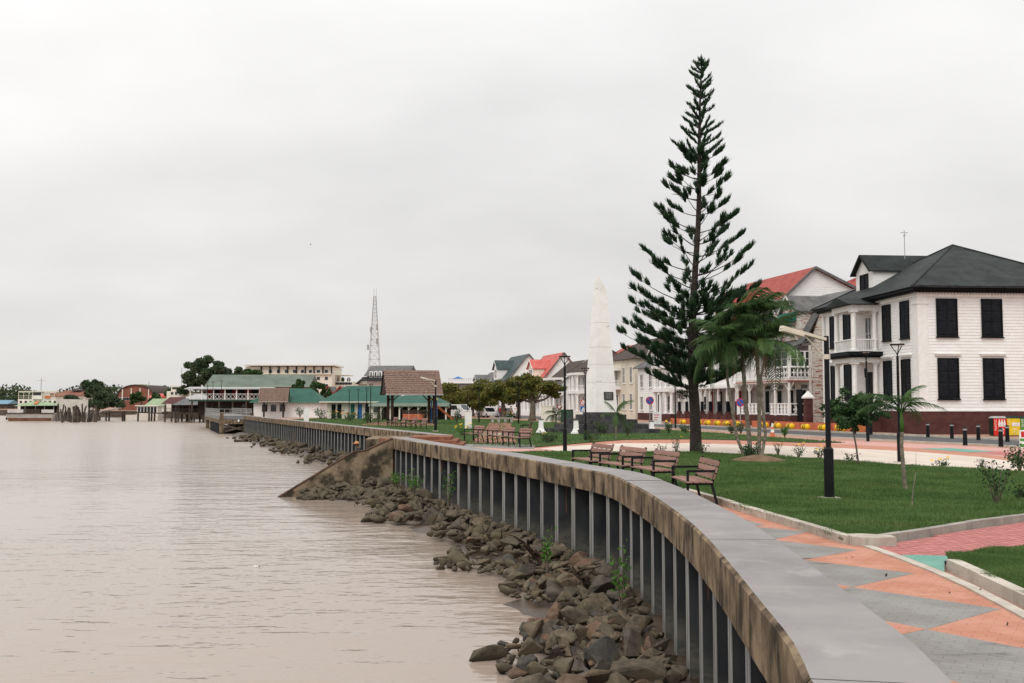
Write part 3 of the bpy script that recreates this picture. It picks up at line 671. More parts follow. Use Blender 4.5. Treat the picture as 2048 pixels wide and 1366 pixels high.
for i, (x, y, z, s) in enumerate(rocks):
    me = random.choice(rmeshes); e = Euler((random.uniform(-.35,.35), random.uniform(-.35,.35), random.uniform(0,6.28)))
    sc = (s*random.uniform(1,1.35), s*random.uniform(.85,1.1), s*random.uniform(.75,1.05))
    if i < 300:
        o = link('boulder', me, None, (x, y, z), e); o.scale = sc; tag(o, *RZ(x, y))
    else:
        M = Matrix.LocRotScale(Vector((x, y, z)), e, Vector(sc)); vs = np.empty(len(me.vertices)*3, np.float32); me.vertices.foreach_get('co', vs); vs = vs.reshape(-1, 3)
        Mn = np.array(M); restV.append(vs@Mn[:3,:3].T+Mn[:3,3]); ix = np.empty(len(me.loops), np.int32); me.loops.foreach_get('vertex_index', ix)
        restF.append(ix.reshape(-1, 3)+kk); kk += len(vs)
o = link('rubble', npmesh('rubble', np.vstack(restV), np.vstack(restF), 'rock'), kind='stuff'); o['label'] = 'smaller broken stones filling the rubble bank along the wall'

# river stair with its sloping side walls
ST0 = Vector((-5.55, 46.0)); sw = Vector((-.946, -.324)).normalized(); sn = Vector((-sw.y, sw.x))*-1
if sn.y < 0: sn = -sn
stair = thing('river_stair', 'concrete stair with stained sloping side wall going down into the river', 'stair', (ST0.x, ST0.y, -2.8))
def S3(l, n_, z): q = sw*l+sn*n_; return (q.x, q.y, z+2.8)
prof = [(-.1,.40),(1.15,-.13),(1.70,-.19),(5.05,-2.16),(5.05,-2.8),(-.1,-2.8)]
for n0, dz in ((0, 0), (2.2, -.5)):
    b = MB(); b.prism([S3(l, n0, z+(dz if z > -2.7 else 0)) for l, z in prof], Vector(S3(0,.3,0))-Vector(S3(0,0,0))); b.build('side_wall', 'stair_wall', stair)
    b = MB()
    for (l0, z0), (l1, z1) in zip(prof[:3], prof[1:4]): b.bar(S3(l0, n0+.15, z0+.02+dz), S3(l1, n0+.15, z1+.02+dz), .33, .05)
    b.build('wall_coping', 'stair_edge', stair)
for k in range(15):
    l = .0+k*.33; zs_ = -.15-k*.165; b = MB(); b.prism([S3(l, .3, zs_), S3(l+.36, .3, zs_), S3(l+.36, 2.2, zs_), S3(l, 2.2, zs_)], (0,0,-.4)); b.build('stair_step', 'stair_wall', stair)
b = MB(); b.prism([S3(-1.0,.3,.36), S3(.0,.3,.36), S3(.0,2.7,.36), S3(-1.0,2.7,.36)], (0,0,-2.9)); b.build('landing', 'brick_step', stair)
b = MB(); b.prism([S3(-1.1,3.0,.30), S3(.6,3.0,.30), S3(-.6,7.5,.30), S3(-3.0,7.5,.30)], (0,0,-2.9)); b.build('return_wall', 'stair_wall', stair)
up_st = thing('brick_steps', 'low brown brick steps rising onto the sea wall beside the benches', 'steps', (-2.9, 46.5, 0))
for k, (a0, a1, dd, z1) in enumerate(((816,901,47.2,.46), (838,913,46.6,.31), (862,925,46.0,.16))):
    x0_, x1_ = xat(a0, dd, z1)+2.9, xat(a1, dd, z1)+2.9; y0_ = dd-46.5
    b = MB(); b.box(x0_, y0_, -.02, x1_, 3.4, z1); b.build('step', 'brick_step', up_st)
# ------------------------------------------------------------------ houses along the street
def mp(face, off, u, z, n):
    """S: wall facing the street (outward -x), u along y.  E: wall facing the camera (outward -y), u along x"""
    return (off-n, u, z) if face == 'S' else (u, off-n, z)
def fbox(b, face, off, u0, u1, z0, z1, n0, n1):
    p, q = mp(face, off, u0, z0, n0), mp(face, off, u1, z1, n1); return b.box(*p, *q)
def siding(par, face, off, z0, z1, span, pitch=.2, m='white_wood'):
    b = MB(); z = z0
    while z < z1-.01:
        t = min(z+pitch, z1); a0, a1 = span(z); c0, c1 = span(t)
        if a1-a0 > .02:
            v = [mp(face, off, a0, z, .030), mp(face, off, a1, z, .030), mp(face, off, c1, t, .006), mp(face, off, c0, t, .006), mp(face, off, a0, z, .002), mp(face, off, a1, z, .002)]
            b.add(v, [(0,1,2,3), (4,5,1,0)])
        z = t
    return b.build('siding', m, par, kind='stuff')
def window(par, face, off, u, z, w, h, kind='shutter', fm='black_paint', pm='black_shutter', n=.03, cols=2, rows=2):
    """a window is its frame, with sill; shutters or panes are its pieces"""
    b = MB(); t = .07
    fbox(b, face, off, u, u+t, z, z+h, n, n+.09); fbox(b, face, off, u+w-t, u+w, z, z+h, n, n+.09)
    fbox(b, face, off, u+t, u+w-t, z+h-t, z+h, n, n+.09); fbox(b, face, off, u+t, u+w-t, z, z+t, n, n+.09)
    fbox(b, face, off, u-.06, u+w+.06, z-.08, z-.002, n, n+.14)
    if kind == 'glass':
        for i in range(1, cols): fbox(b, face, off, u+w*i/cols-.02, u+w*i/cols+.02, z+t, z+h-t, n+.01, n+.07)
        for i in range(1, rows): fbox(b, face, off, u+t, u+w-t, z+h*i/rows-.02, z+h*i/rows+.02, n+.012, n+.072)
    o = b.build('window', fm, par)
    if kind == 'shutter':
        for i in range(2):
            u0, u1 = u+t+(w-2*t)/2*i+.006, u+t+(w-2*t)/2*(i+1)-.006; s = MB()
            fbox(s, face, off, u0, u1, z+t+.01, z+h-t-.01, n, n+.035)
            for a, c in ((.04,.36), (.40,.66), (.70,.97)):      # panels with louvres
                z0, z1 = z+t+(h-2*t)*a, z+t+(h-2*t)*c; s.cm = 1; fbox(s, face, off, u0+.06, u1-.06, z0, z1, n+.0355, n+.040); s.cm = 0
                k = max(3, int((z1-z0)/.11))
                for j in range(k):
                    zz = z0+(z1-z0)*j/k; fbox(s, face, off, u0+.07, u1-.07, zz, zz+(z1-z0)/k*.6, n+.0405, n+.058)
            s.build('shutter', [pm, 'shutter_panel'], o)
    else:
        s = MB(); fbox(s, face, off, u+t, u+w-t, z+t, z+h-t, n, n+.02); s.build('pane', pm, o)
    return o
def door(par, face, off, u, z, w, h, m='timber_dark', n=.03, fm='white_trim'):
    b = MB(); fbox(b, face, off, u-.1, u, z, z+h+.1, n, n+.1); fbox(b, face, off, u+w, u+w+.1, z, z+h+.1, n, n+.1); fbox(b, face, off, u, u+w, z+h, z+h+.1, n, n+.1)
    f = b.build('door_frame', fm, par); d = MB(); fbox(d, face, off, u, u+w, z, z+h, n, n+.04)
    for i in range(2):
        for k in range(2): fbox(d, face, off, u+.08+i*w/2, u+w/2-.08+i*w/2, z+.2+k*h/2, z+h/2-.1+k*h/2, n+.04, n+.06)
    o = d.build('door', m, par); k = MB(); fbox(k, face, off, u+w*.46, u+w*.50, z+h*.44, z+h*.50, n+.06, n+.10); k.build('handle', 'galv', o); return o
def column(par, x, y, z0, z1, r=.17, m='white_trim', n=14, two=None):
    b = MB(); b.box(x-r*1.35, y-r*1.35, z0, x+r*1.35, y+r*1.35, z0+.12)
    b.tube([(x,y,z0+.12),(x,y,z0+.2),(x,y,z0+.24),(x,y,z0+(z1-z0)*.4),(x,y,z1-.34),(x,y,z1-.30),(x,y,z1-.22),(x,y,z1-.12)], [r*1.2,r*1.2,r,r*.98,r*.84,r*1.0,r*.9,r*1.25], n)
    b.box(x-r*1.35, y-r*1.35, z1-.12, x+r*1.35, y+r*1.35, z1); return b.build('column', m, par, smooth=False)
def post(par, x, y, z0, z1, w, m, name='post'):
    b = MB(); b.box(x-w/2, y-w/2, z0, x+w/2, y+w/2, z1); return b.build(name, m, par)
def gable_roof(par, x0, x1, y0, y1, ze, zr, m, xr=None, ov=.35, t=.14, name='roof', along='y', edge=None, flare=0.0):
    """ridge along y (or x); returns the roof"""
    xr = (x0+x1)/2 if xr is None else xr; b = MB()
    def P(u, v, z): return (u, v, z) if along == 'y' else (v, u, z)
    k0 = (zr-ze)/(xr-x0); k1 = (zr-ze)/(x1-xr)
    for s, xe, k in ((-1, x0-ov, k0), (1, x1+ov, k1)):
        zo = ze-ov*k; prof = [(xe, zo), (xr, zr)]
        if flare: prof = [(xe-flare*s*-1*0+s*flare, zo+.02), (xe+(-s)*.9, zo+.9*k*.55), (xr, zr)] if False else [(xe+s*flare, zo+.05*1), (xe-s*1.0, zo+1.0*k*.62), (xr, zr)]
        for (a, za), (c, zc_) in zip(prof, prof[1:]):
            q = [P(a, y0-ov, za), P(c, y0-ov, zc_), P(c, y1+ov, zc_), P(a, y1+ov, za)]; q2 = [(p[0], p[1], p[2]+t) for p in q]
            b.add(q+q2, [(0,1,2,3), (4,5,6,7), (0,1,5,4), (1,2,6,5), (2,3,7,6), (3,0,4,7)])
    o = b.build(name, m, par)
    for yy in (y0-ov-.03, y1+ov+.03):
        for p, q in ((P(x0-ov, yy, ze-ov*k0+t*.3), P(xr, yy, zr+t*.3)), (P(x1+ov, yy, ze-ov*k1+t*.3), P(xr, yy, zr+t*.3))):
            e = MB(); e.bar(p, q, .06, .2); e.build('bargeboard', edge or 'white_trim', o)
    return o
def gable_wall(par, face, off, x0, x1, xr, z0, zr, m, pitch=.2, sd=True):
    b = MB(); b.prism([mp(face, off, x0, z0, 0), mp(face, off, x1, z0, 0), mp(face, off, xr, zr, 0)], (0, .12, 0) if face == 'E' else (.12, 0, 0)); b.build('gable', m, par)
    if sd: siding(par, face, off, z0, zr-.05, lambda z: (x0+(xr-x0)*(z-z0)/(zr-z0), x1+(xr-x1)*(z-z0)/(zr-z0)), pitch, m)
def balustrade(par, p, q, h, m='white_trim', style='bars', n=None, name='balustrade'):
    p = Vector(p); q = Vector(q); l = (q-p).length; b = MB(); up = Vector((0,0,1))
    b.bar(p+up*(h-.04), q+up*(h-.04), .09, .08); b.bar(p+up*.10, q+up*.10, .07, .08)
    n = n or int(l/.16)
    if style == 'bars':
        for i in range(1, n): c = p.lerp(q, i/n); b.bar(c+up*.14, c+up*(h-.08), .04, .04)
    elif style == 'fret':          # boards with cut-outs: wide flat balusters with a waist
        d = (q-p).normalized()
        for i in range(n):
            c = p.lerp(q, (i+.5)/n); wv = d*(l/n*.38); z0, z1 = .14, h-.08
            pr = [(1,z0),(.55,z0+(z1-z0)*.16),(1,z0+(z1-z0)*.33),(.45,z0+(z1-z0)*.5),(1,z0+(z1-z0)*.67),(.55,z0+(z1-z0)*.84),(1,z1)]
            nr = Vector((-d.y, d.x, 0))*.02
            b.prism([c+wv*k+up*z+nr for k, z in pr]+[c-wv*k+up*z+nr for k, z in pr[::-1]], nr*-2)
    elif style == 'cross':
        d = (q-p).normalized(); nr = Vector((-d.y, d.x, 0))
        k = n
        for i in range(k):
            a, c = p.lerp(q, i/k), p.lerp(q, (i+1)/k); md = a.lerp(c, .5)+up*(h*.5); s = (c-a).length
            b.bar(a+up*.1, a+up*h, .12, .08)
            for dd, l0 in ((d, s*.24), (up, h*.26)):
                b.bar(md-dd*l0, md+dd*l0, .10 if dd is d else .05, .10 if dd is not d else .10, up=nr if dd is d else (0,0,1))
            bb = MB()
        b.bar(q+up*.1, q+up*h, .12, .08)
        o = b.build(name, m, par); x = MB()
        for i in range(k):
            a, c = p.lerp(q, i/k), p.lerp(q, (i+1)/k); wv = (c-a)*.5; md = a+wv+up*(h*.5)
            for sx in (-1, 1):
                for sz in (-1, 1): x.bar(md+wv*.30*sx+up*h*.16*sz, md+wv*.86*sx+up*h*.36*sz, .07, .05)
        x.build('cross_bracing', 'black_paint', o); return o
    elif style == 'solid':
        b.bar(p+up*h*.5, q+up*h*.5, .05, h*.75)
    elif style == 'lattice':
        k = n
        for i in range(k):
            a, c = p.lerp(q, i/k), p.lerp(q, (i+1)/k); b.bar(a+up*.1, c+up*(h-.06), .05, .04); b.bar(a+up*(h-.06), c+up*.1, .05, .04)
    return b.build(name, m, par)
def dormer(par, x0, x1, y0, y1, zb, ze, zr, wm_, rm, edge='white_trim', win=True, pane='glass_dark', wfm='white_trim'):
    b = MB(); b.box(x0, y0, zb, x1, y1, ze); d = b.build('dormer', wm_, par)
    b = MB(); b.prism([(x0, y0, ze), (x0, y1, ze), (x0, (y0+y1)/2, zr)], (.1,0,0)); b.build('dormer_gable', wm_, d)
    r = MB(); ym = (y0+y1)/2; k = (zr-ze)/(ym-y0); ov = .22
    for s, ye in ((-1, y0-ov), (1, y1+ov)):
        q = [(x0-.35, ye, ze-ov*k), (x0-.35, ym, zr), (x1+.8, ym, zr), (x1+.8, ye, ze-ov*k)]; r.add(q+[(p[0], p[1], p[2]+.1) for p in q], [(0,1,2,3),(4,5,6,7),(0,1,5,4),(1,2,6,5),(2,3,7,6),(3,0,4,7)])
    r.build('dormer_roof', rm, d)
    for ye in (y0-ov, y1+ov): e = MB(); e.bar((x0-.37, ye, ze-ov*k+.03), (x0-.37, ym, zr+.03), .05, .16); e.build('bargeboard', edge, d)
    if win:
        ww = (y1-y0)*.5; b = MB(); u = ym-ww/2; hh = (ze-zb)*.72; z = zb+(ze-zb)*.2
        fbox(b, 'S', x0, u, u+.06, z, z+hh, 0, .06); fbox(b, 'S', x0, u+ww-.06, u+ww, z, z+hh, 0, .06); fbox(b, 'S', x0, ym-.03, ym+.03, z, z+hh, 0, .06)
        fbox(b, 'S', x0, u+.06, u+ww-.06, z+hh-.06, z+hh, 0, .06); fbox(b, 'S', x0, u+.06, u+ww-.06, z+hh*.5, z+hh*.5+.05, 0, .055); b.build('dormer_window', wfm, d)
        b = MB(); fbox(b, 'S', x0, u+.06, u+ww-.06, z, z+hh-.06, 0, .02); b.build('dormer_pane', pane, d)
    return d
def hip_roof(par, x0, x1, y0, y1, ze, apex, m, ov=.7, t=.18, ridge=0.0):
    ax, ay, az = apex; b = MB(); c = [(x0-ov,y0-ov,ze),(x1+ov,y0-ov,ze),(x1+ov,y1+ov,ze),(x0-ov,y1+ov,ze)]
    b.add(c+[(ax,ay-ridge,az),(ax,ay+ridge,az)], [(0,1,4),(1,2,5,4),(2,3,5),(3,0,4,5),(3,2,1,0)])
    o = b.build('roof', m, par)
    h = MB()
    for p, q in ((c[0],(ax,ay-ridge,az)),(c[1],(ax,ay-ridge,az)),(c[2],(ax,ay+ridge,az)),(c[3],(ax,ay+ridge,az))): h.tube([(p[0],p[1],p[2]+.02),(q[0],q[1],q[2]+.02)], .07, 6)
    h.build('hip_capping', m, o); return o

# --- the large white corner house
f1 = Fr(27.3, 67, 5.1)
h = thing('corner_house', 'large white clapboard corner house with black shutters and dark hip roof', 'house', (f1.ox, f1.oy, -.03), f1.th)
HX, HY, ZP, ZE = 13.0, 15.9, 1.56, 9.55
b = MB(); b.box(-.06, -.06, 0, HX+.06, HY+.06, ZP); b.build('plinth', 'maroon', h)
b = MB(); b.box(-.09, -.09, ZP-.02, HX+.09, HY+.09, ZP+.06); b.build('water_table', 'white_trim', h)
b = MB(); b.box(0, 0, ZP+.06, HX, HY, ZE); b.build('wall', 'white_wood', h)
siding(h, 'E', 0, ZP+.06, ZE-.25, lambda z: (.62, HX), .21); siding(h, 'S', 0, ZP+.06, ZE-.25, lambda z: (.62, HY), .21)
b = MB(); b.box(-.07, -.07, ZP+.06, .62, .62, ZE-.02); b.build('corner_pilaster', 'white_trim', h)
b = MB(); b.box(-.12, -.12, 8.75, .68, .68, 8.9); b.build('pilaster_cap', 'white_trim', h)
b = MB(); b.box(-.10, -.10, ZE-.30, HX+.1, HY+.1, ZE-.03); b.build('frieze', 'white_trim', h)
b = MB(); b.box(-.42, -.42, ZE-.03, HX+.42, HY+.42, ZE+.10); b.box(-.62, -.62, ZE+.10, HX+.62, HY+.62, ZE+.30); b.build('cornice', 'black_paint', h)
b = MB()
for i in range(int(HX/.22)): b.box(-.1+i*.22, -.22, ZE-.14, .0+i*.22, -.11, ZE-.035)
for i in range(int(HY/.22)): b.box(-.22, -.1+i*.22, ZE-.14, -.11, .0+i*.22, ZE-.035)
b.build('dentils', 'white_trim', h, kind='stuff')
hip_roof(h, 0, HX, 0, HY, ZE+.30, (7.0, 8.0, 14.1), 'roof_dark', ov=.78)
b = MB()
for i in range(20): b.box(-.80+HX*i/20, -.84, ZE+.24, -.80+HX*(i+.97)/20, -.76, ZE+.36+random.uniform(-.02,.03))
b.build('gutter', 'roof_edge', h)
for u in (1.25, 4.43, 7.6, 10.6):
    for z, hh in ((2.36, 2.76), (6.55, 2.58)): window(h, 'E', 0, u, z, 1.48, hh)
    b = MB(); fbox(b, 'E', 0, u-.12, u+1.60, 5.26, 5.36, .03, .14); fbox(b, 'E', 0, u-.18, u+1.66, 5.36, 5.43, .03, .2); b.build('lintel', 'white_trim', h)
for u in (1.15, 3.85, 10.6, 13.2):
    for z, hh in ((2.36, 2.76), (6.55, 2.58)): window(h, 'S', 0, u, z, 1.25, hh)
    b = MB(); fbox(b, 'S', 0, u-.12, u+1.37, 5.26, 5.36, .03, .14); fbox(b, 'S', 0, u-.18, u+1.43, 5.36, 5.43, .03, .2); b.build('lintel', 'white_trim', h)
d = dormer(h, 1.4, 6.0, 9.6, 12.6, 9.9, 12.4, 13.65, 'white_wood', 'roof_dark', 'black_paint', True, 'black_shutter', 'black_paint')
# two-storey portico
b = MB(); b.box(-2.1, 5.7, 0, -.07, 9.2, 1.35); b.build('portico_base', 'maroon', h)
b = MB(); b.box(-2.15, 5.65, 5.05, 0, 9.25, 5.40); b.build('portico_beam', 'white_trim', h)
b = MB(); b.box(-2.35, 5.45, 5.40, 0, 9.45, 5.55); b.box(-2.60, 5.20, 5.55, 0, 9.7, 5.82); b.build('portico_cornice', 'black_paint', h)
b = MB(); b.box(-2.1, 5.7, 8.85, 0, 9.2, 9.25); b.build('portico_beam', 'white_trim', h)
gr = MB(); gr.add([(-2.5,5.3,9.28),(-2.5,9.6,9.28),(-2.5,7.45,9.95),(.3,5.3,9.28),(.3,9.6,9.28),(.3,7.45,9.95)], [(0,1,2),(0,2,5,3),(1,4,5,2),(0,3,4,1),(3,5,4)]); gr.build('portico_roof', 'roof_dark', h)
for yy in (5.95, 8.95):
    column(h, -1.85, yy, 1.35, 5.05, .20); column(h, -1.85, yy, 5.82, 8.85, .19)
column(h, -.28, 5.95, 1.35, 5.05, .16); column(h, -.28, 5.95, 5.82, 8.85, .15)
balustrade(h, (-2.0, 5.85, 5.82), (-.1, 5.85, 5.82), .95, 'white_trim', 'bars', 14); balustrade(h, (-2.0, 9.05, 5.82), (-2.0, 5.85, 5.82), .95, 'white_trim', 'bars', 22)
door(h, 'S', 0, 6.7, 1.4, 1.3, 3.0, 'black_paint'); window(h, 'S', 0, 6.8, 6.0, 1.1, 2.5, 'glass', 'white_trim', 'glass_dark')
b = MB(); b.lathe([(.02,.75),(.10,.72),(.13,.6),(.10,.1),(.04,.02),(.03,0)], 8, (-1.0,5.95,3.9)); b.build('lantern', 'black_paint', h)
b = MB(); b.tube([(3.2,8,13.0),(3.2,8,15.2)], .03, 6); b.bar((2.9,8,15.0),(3.5,8,15.0),.04); b.bar((3.2,7.8,14.8),(3.2,8.2,14.8),.04); b.build('roof_aerial', 'mast_grey', h)
b = MB(); b.box(9.5, 12, 9.5, 20, 24, 12.55); w_ = b.build('rear_wing', 'white_wood', h)
b = MB(); b.box(9.2, 11.7, 12.55, 20.3, 24.3, 12.95); b.build('wing_roof', 'roof_edge', h)
b = MB(); b.box(-.22, HY-.4, 0, -.07, HY-.2, 9.5); b.build('downpipe', 'white_trim', h)

# --- gate pillar and iron fence beside it
g = thing('gate_pillar', 'dark red brick gate pillar with white pyramid cap beside corner house', 'gate pillar', (f1.ox-2.3, 84.6, -.03), f1.th)
b = MB(); b.box(-.3,-.3,0,.3,.3,2.5); b.build('shaft', 'maroon', g)
b = MB(); b.box(-.4,-.4,2.5,.4,.4,2.62); b.add([(-.4,-.4,2.62),(.4,-.4,2.62),(.4,.4,2.62),(-.4,.4,2.62),(0,0,3.15)], [(0,1,4),(1,2,4),(2,3,4),(3,0,4)]); b.build('cap', 'white_trim', g)
g = thing('iron_gate', 'black iron bar gate between corner house and peeling house', 'gate', (f1.ox-2.6, 85.0, -.03), R(8))
for i in range(14):
    b = MB(); b.bar((.05*i-.02*0, .2*i+.2, .15), (.05*i, .2*i+.2, 3.3), .035); b.build('bar', 'iron', g)
b = MB(); b.bar((0,.1,.4),(.7,3,.4),.05); b.bar((0,.1,2.9),(.7,3,2.9),.05); b.build('rail', 'iron', g)

# --- peeling house with grey mansard, dormers and glazed veranda
f2 = Fr(26.4, 88, 13.3)
h = thing('peeling_house', 'weathered veranda house with peeling paint, grey mansard roof and two dormers', 'house', (f2.ox, f2.oy, -.03), f2.th)
LY = 10.2
b = MB(); b.box(0, 0, 0, 9, LY, 7.2); b.build('wall', 'peeling', h)
b = MB(); b.prism([(-.1,0,7.2),(9,0,7.2),(9,0,9.5),(7.5,0,11.4),(5,0,12.2),(.95,0,10.35)], (0,.15,0)); b.build('gable', 'peeling', h)
siding(h, 'E', 0, 1.0, 7.2, lambda z: (0, 9), .24, 'peeling'); siding(h, 'E', 0, 7.2, 10.3, lambda z: (-.1+1.05*(z-7.2)/3.15, 8.8), .24, 'peeling'); siding(h, 'S', 0, 1.0, 7.2, lambda z: (0, LY), .24, 'white_wood')
m_ = MB()
for (x0, z0), (x1, z1) in (((-1.1,7.15),(.88,10.35)), ((.55,10.35),(5,12.3)), ((5,12.3),(9.3,10.4))):
    q = [(x0,-.3,z0),(x1,-.3,z1),(x1,LY+.2,z1),(x0,LY+.2,z0)]; m_.add(q+[(a, b_, c+.14) for a, b_, c in q], [(0,1,2,3),(4,5,6,7),(0,1,5,4),(1,2,6,5),(2,3,7,6),(3,0,4,7)])
m_.build('roof', 'roof_grey', h)
for y0 in (.9, 4.3, 7.5): dormer(h, -.95, 2.2, y0, y0+2.4, 7.7, 10.45, 11.7, 'peeling' if y0 < 1 else 'peel_trim', 'roof_grey', 'peel_trim')
b = MB(); b.prism([(-1.0,.75,10.2),(-1.0,3.5,10.2),(-2.1,3.5,9.35),(-2.1,.75,9.35)], (0,0,.04)); b.prism([(-1.0,.75,10.2),(-2.1,.75,9.35),(-1.0,.75,9.35)], (0,.03,0)); b.build('awning', 'awning', h)
b = MB(); b.box(-2.25, -.05, 0, 0, LY, 1.0); b.build('plinth', 'maroon', h)
b = MB(); b.box(-2.35, -.1, 4.05, 0, LY, 4.28); b.build('veranda_floor', 'peel_trim', h)
b = MB(); b.box(-2.37, -.12, 4.0, -2.25, LY, 4.1); b.box(-2.37, -.125, 4.0, 0, -.02, 4.1); b.build('floor_trim', 'red_paint', h)
for i in range(18):
    b = MB(); b.box(-2.75, .1+i*.58, 3.9, -2.2, .2+i*.58, 4.0); b.build('joist_end', 'peel_trim', h)
for i in range(5):
    yy = .08+i*(LY-.2)/4; post(h, -2.2, yy, 1.0, 4.0, .16, 'white_trim'); post(h, -2.2, yy, 4.28, 6.8, .14, 'white_trim')
    for z in (3.9,):
        b = MB(); b.bar((-2.2, yy+.1, z-.75), (-2.2, yy+.8, z-.02), .07); b.bar((-2.2, yy-.1, z-.75), (-2.2, yy-.8, z-.02), .07); b.build('bracket', 'peel_trim', h)
q = [(-2.7,-.3,6.75),(.2,-.3,7.75),(.2,LY,7.75),(-2.7,LY,6.75)]; b = MB(); b.add(q+[(a, b_, c+.1) for a, b_, c in q], [(0,1,2,3),(4,5,6,7),(0,1,5,4),(1,2,6,5),(2,3,7,6),(3,0,4,7)]); b.build('veranda_roof', 'roof_grey', h)
for i in range(3):
    window(h, 'E', -.02, -2.12+i*.70, 5.3, .68, 1.4, 'glass', 'white_trim', 'glass_dark', 0, 1, 2)
balustrade(h, (-2.15, -.05, 4.28), (-.02, -.05, 4.28), 1.0, 'white_trim', 'cross', 3)
balustrade(h, (-2.2, .0, 4.28), (-2.2, 2.6, 4.28), 1.0, 'white_trim', 'cross', 3)
balustrade(h, (-2.2, 2.6, 4.28), (-2.2, LY, 4.28), 1.0, 'white_trim', 'fret', 14)
for i in range(2): window(h, 'S', -2.17, .2+i*1.2, 5.3, 1.1, 1.4, 'glass', 'white_trim', 'glass_dark', 0, 1, 2)
balustrade(h, (-2.15, -.02, 1.0), (-.02, -.02, 1.0), 1.1, 'white_trim', 'cross', 2); balustrade(h, (-2.2, .0, 1.0), (-2.2, 3.6, 1.0), 1.1, 'white_trim', 'fret', 6); balustrade(h, (-2.2, 6, 1.0), (-2.2, LY, 1.0), 1.1, 'white_trim', 'fret', 6)
for u in (.8, 3.0, 5.2, 7.6):
    window(h, 'S', 0, u, 1.15, 1.0, 2.2, 'shutter', 'white_trim', 'black_shutter'); window(h, 'S', 0, u, 4.5, 1.0, 2.0, 'glass', 'white_trim', 'glass_dark')
    b = MB(); fbox(b, 'S', 0, u, u+1, 3.42, 3.75, .03, .08); b.build('fanlight', 'glass_pale', h)
b = MB(); b.box(-.35, -.16, 0, -.15, -.06, 7.2); b.build('downpipe', 'peel_trim', h)

# --- house with the big red gable and the long balcony
f3 = Fr(25.3, 99.2, 13.3)
h = thing('red_gable_house', 'white house with tall red gable roof and long white street balcony', 'house', (f3.ox, f3.oy, -.03), f3.th)
LY = 14.5; xr, zr = 5.3, 15.7
b = MB(); b.box(0, 0, 0, 13, LY, 10.9); b.build('wall', 'white_wood', h); siding(h, 'S', 0, 1.0, 10.8, lambda z: (0, LY), .22)
b = MB(); b.prism([(0,0,10.9),(13,0,10.9),(13,0,12.2),(xr,0,zr)], (0,.15,0)); b.build('gable', 'white_wood', h)
siding(h, 'E', 0, 7, zr-.1, lambda z: (max(0, xr-(zr-z)*1.10), min(13, xr+(zr-z)*2.2)), .22)
r = MB()
for (x0, z0), (x1, z1) in (((-.5,10.55),(xr,zr)), ((xr,zr),(13.8,12.0))):
    q = [(x0,-.4,z0),(x1,-.4,z1),(x1,LY,z1),(x0,LY,z0)]; r.add(q+[(a, b_, c+.15) for a, b_, c in q], [(0,1,2,3),(4,5,6,7),(0,1,5,4),(1,2,6,5),(2,3,7,6),(3,0,4,7)])
ro = r.build('roof', 'roof_red', h)
for p in ((-.5,-.44,10.62),(13.8,-.44,12.07)): e = MB(); e.bar(p,(xr,-.44,zr+.07),.08,.26); e.build('bargeboard', 'roof_grey', ro)
dormer(h, .2, 4.0, 7.2, 11.4, 10.7, 12.2, 14.0, 'white_wood', 'roof_red')
b = MB(); b.box(-3.5, -.4, 0, 0, LY, .9); b.build('plinth', 'maroon', h)
b = MB(); b.box(-3.7, -.5, 3.75, 0, LY, 3.98); b.build('balcony_floor', 'white_trim', h)
for i in range(26):
    b = MB(); b.box(-4.0, -.3+i*.57, 3.60, -3.4, -.18+i*.57, 3.75); b.build('joist_end', 'white_trim', h)
for i in range(8):
    yy = .0+i*2.05; post(h, -3.3, yy, 2.3, 3.75, .24, 'white_trim'); post(h, -3.3, yy, .9, 2.3, .26, 'black_shutter', 'post_base'); post(h, -3.3, yy, 3.98, 4.95, .16, 'white_trim', 'balcony_post')
    b = MB(); b.add([(-3.85,yy-.45,0),(-3.0,yy-.45,0),(-3.0,yy+.45,0),(-3.85,yy+.45,0),(-3.5,yy-.18,1.25),(-3.1,yy-.18,1.25),(-3.1,yy+.18,1.25),(-3.5,yy+.18,1.25)], [(0,1,5,4),(1,2,6,5),(2,3,7,6),(3,0,4,7),(4,5,6,7)]); b.build('post_foot', 'maroon', h)
    b = MB(); b.bar((-3.3, yy+.12, 3.0), (-3.3, yy+.75, 3.7), .06); b.bar((-3.3, yy-.12, 3.0), (-3.3, yy-.75, 3.7), .06); b.build('bracket', 'timber_dark', h)
    if i < 7: balustrade(h, (-3.35, yy, 3.98), (-3.35, yy+2.05, 3.98), .95, 'white_trim', ('fret', 'solid', 'bars')[0 if i < 3 else 2 if i == 4 else 1], 6 if i < 3 else 8)
for i in range(6): door(h, 'S', 0, .8+i*2.3, .9, 1.0, 2.5, ('black_shutter','timber_dark','red_paint')[i%3])
for i in range(6): window(h, 'S', 0, .8+i*2.3, 4.7, 1.0, 2.1, 'glass', 'white_trim', 'glass_dark'); window(h, 'S', 0, .8+i*2.3, 8.0, 1.0, 1.9, 'glass', 'white_trim', 'glass_dark')
# red roof farther back to the right
h = thing('rear_red_house', 'white house behind the red gable with small red hip roof', 'house', (38.5, 110, -.03), R(10))
b = MB(); b.box(-5,-4,0,5,6,13.2); b.build('wall', 'white_wood', h); hip_roof(h, -5, 5, -4, 6, 13.2, (0,1,16.0), 'roof_red', .5)

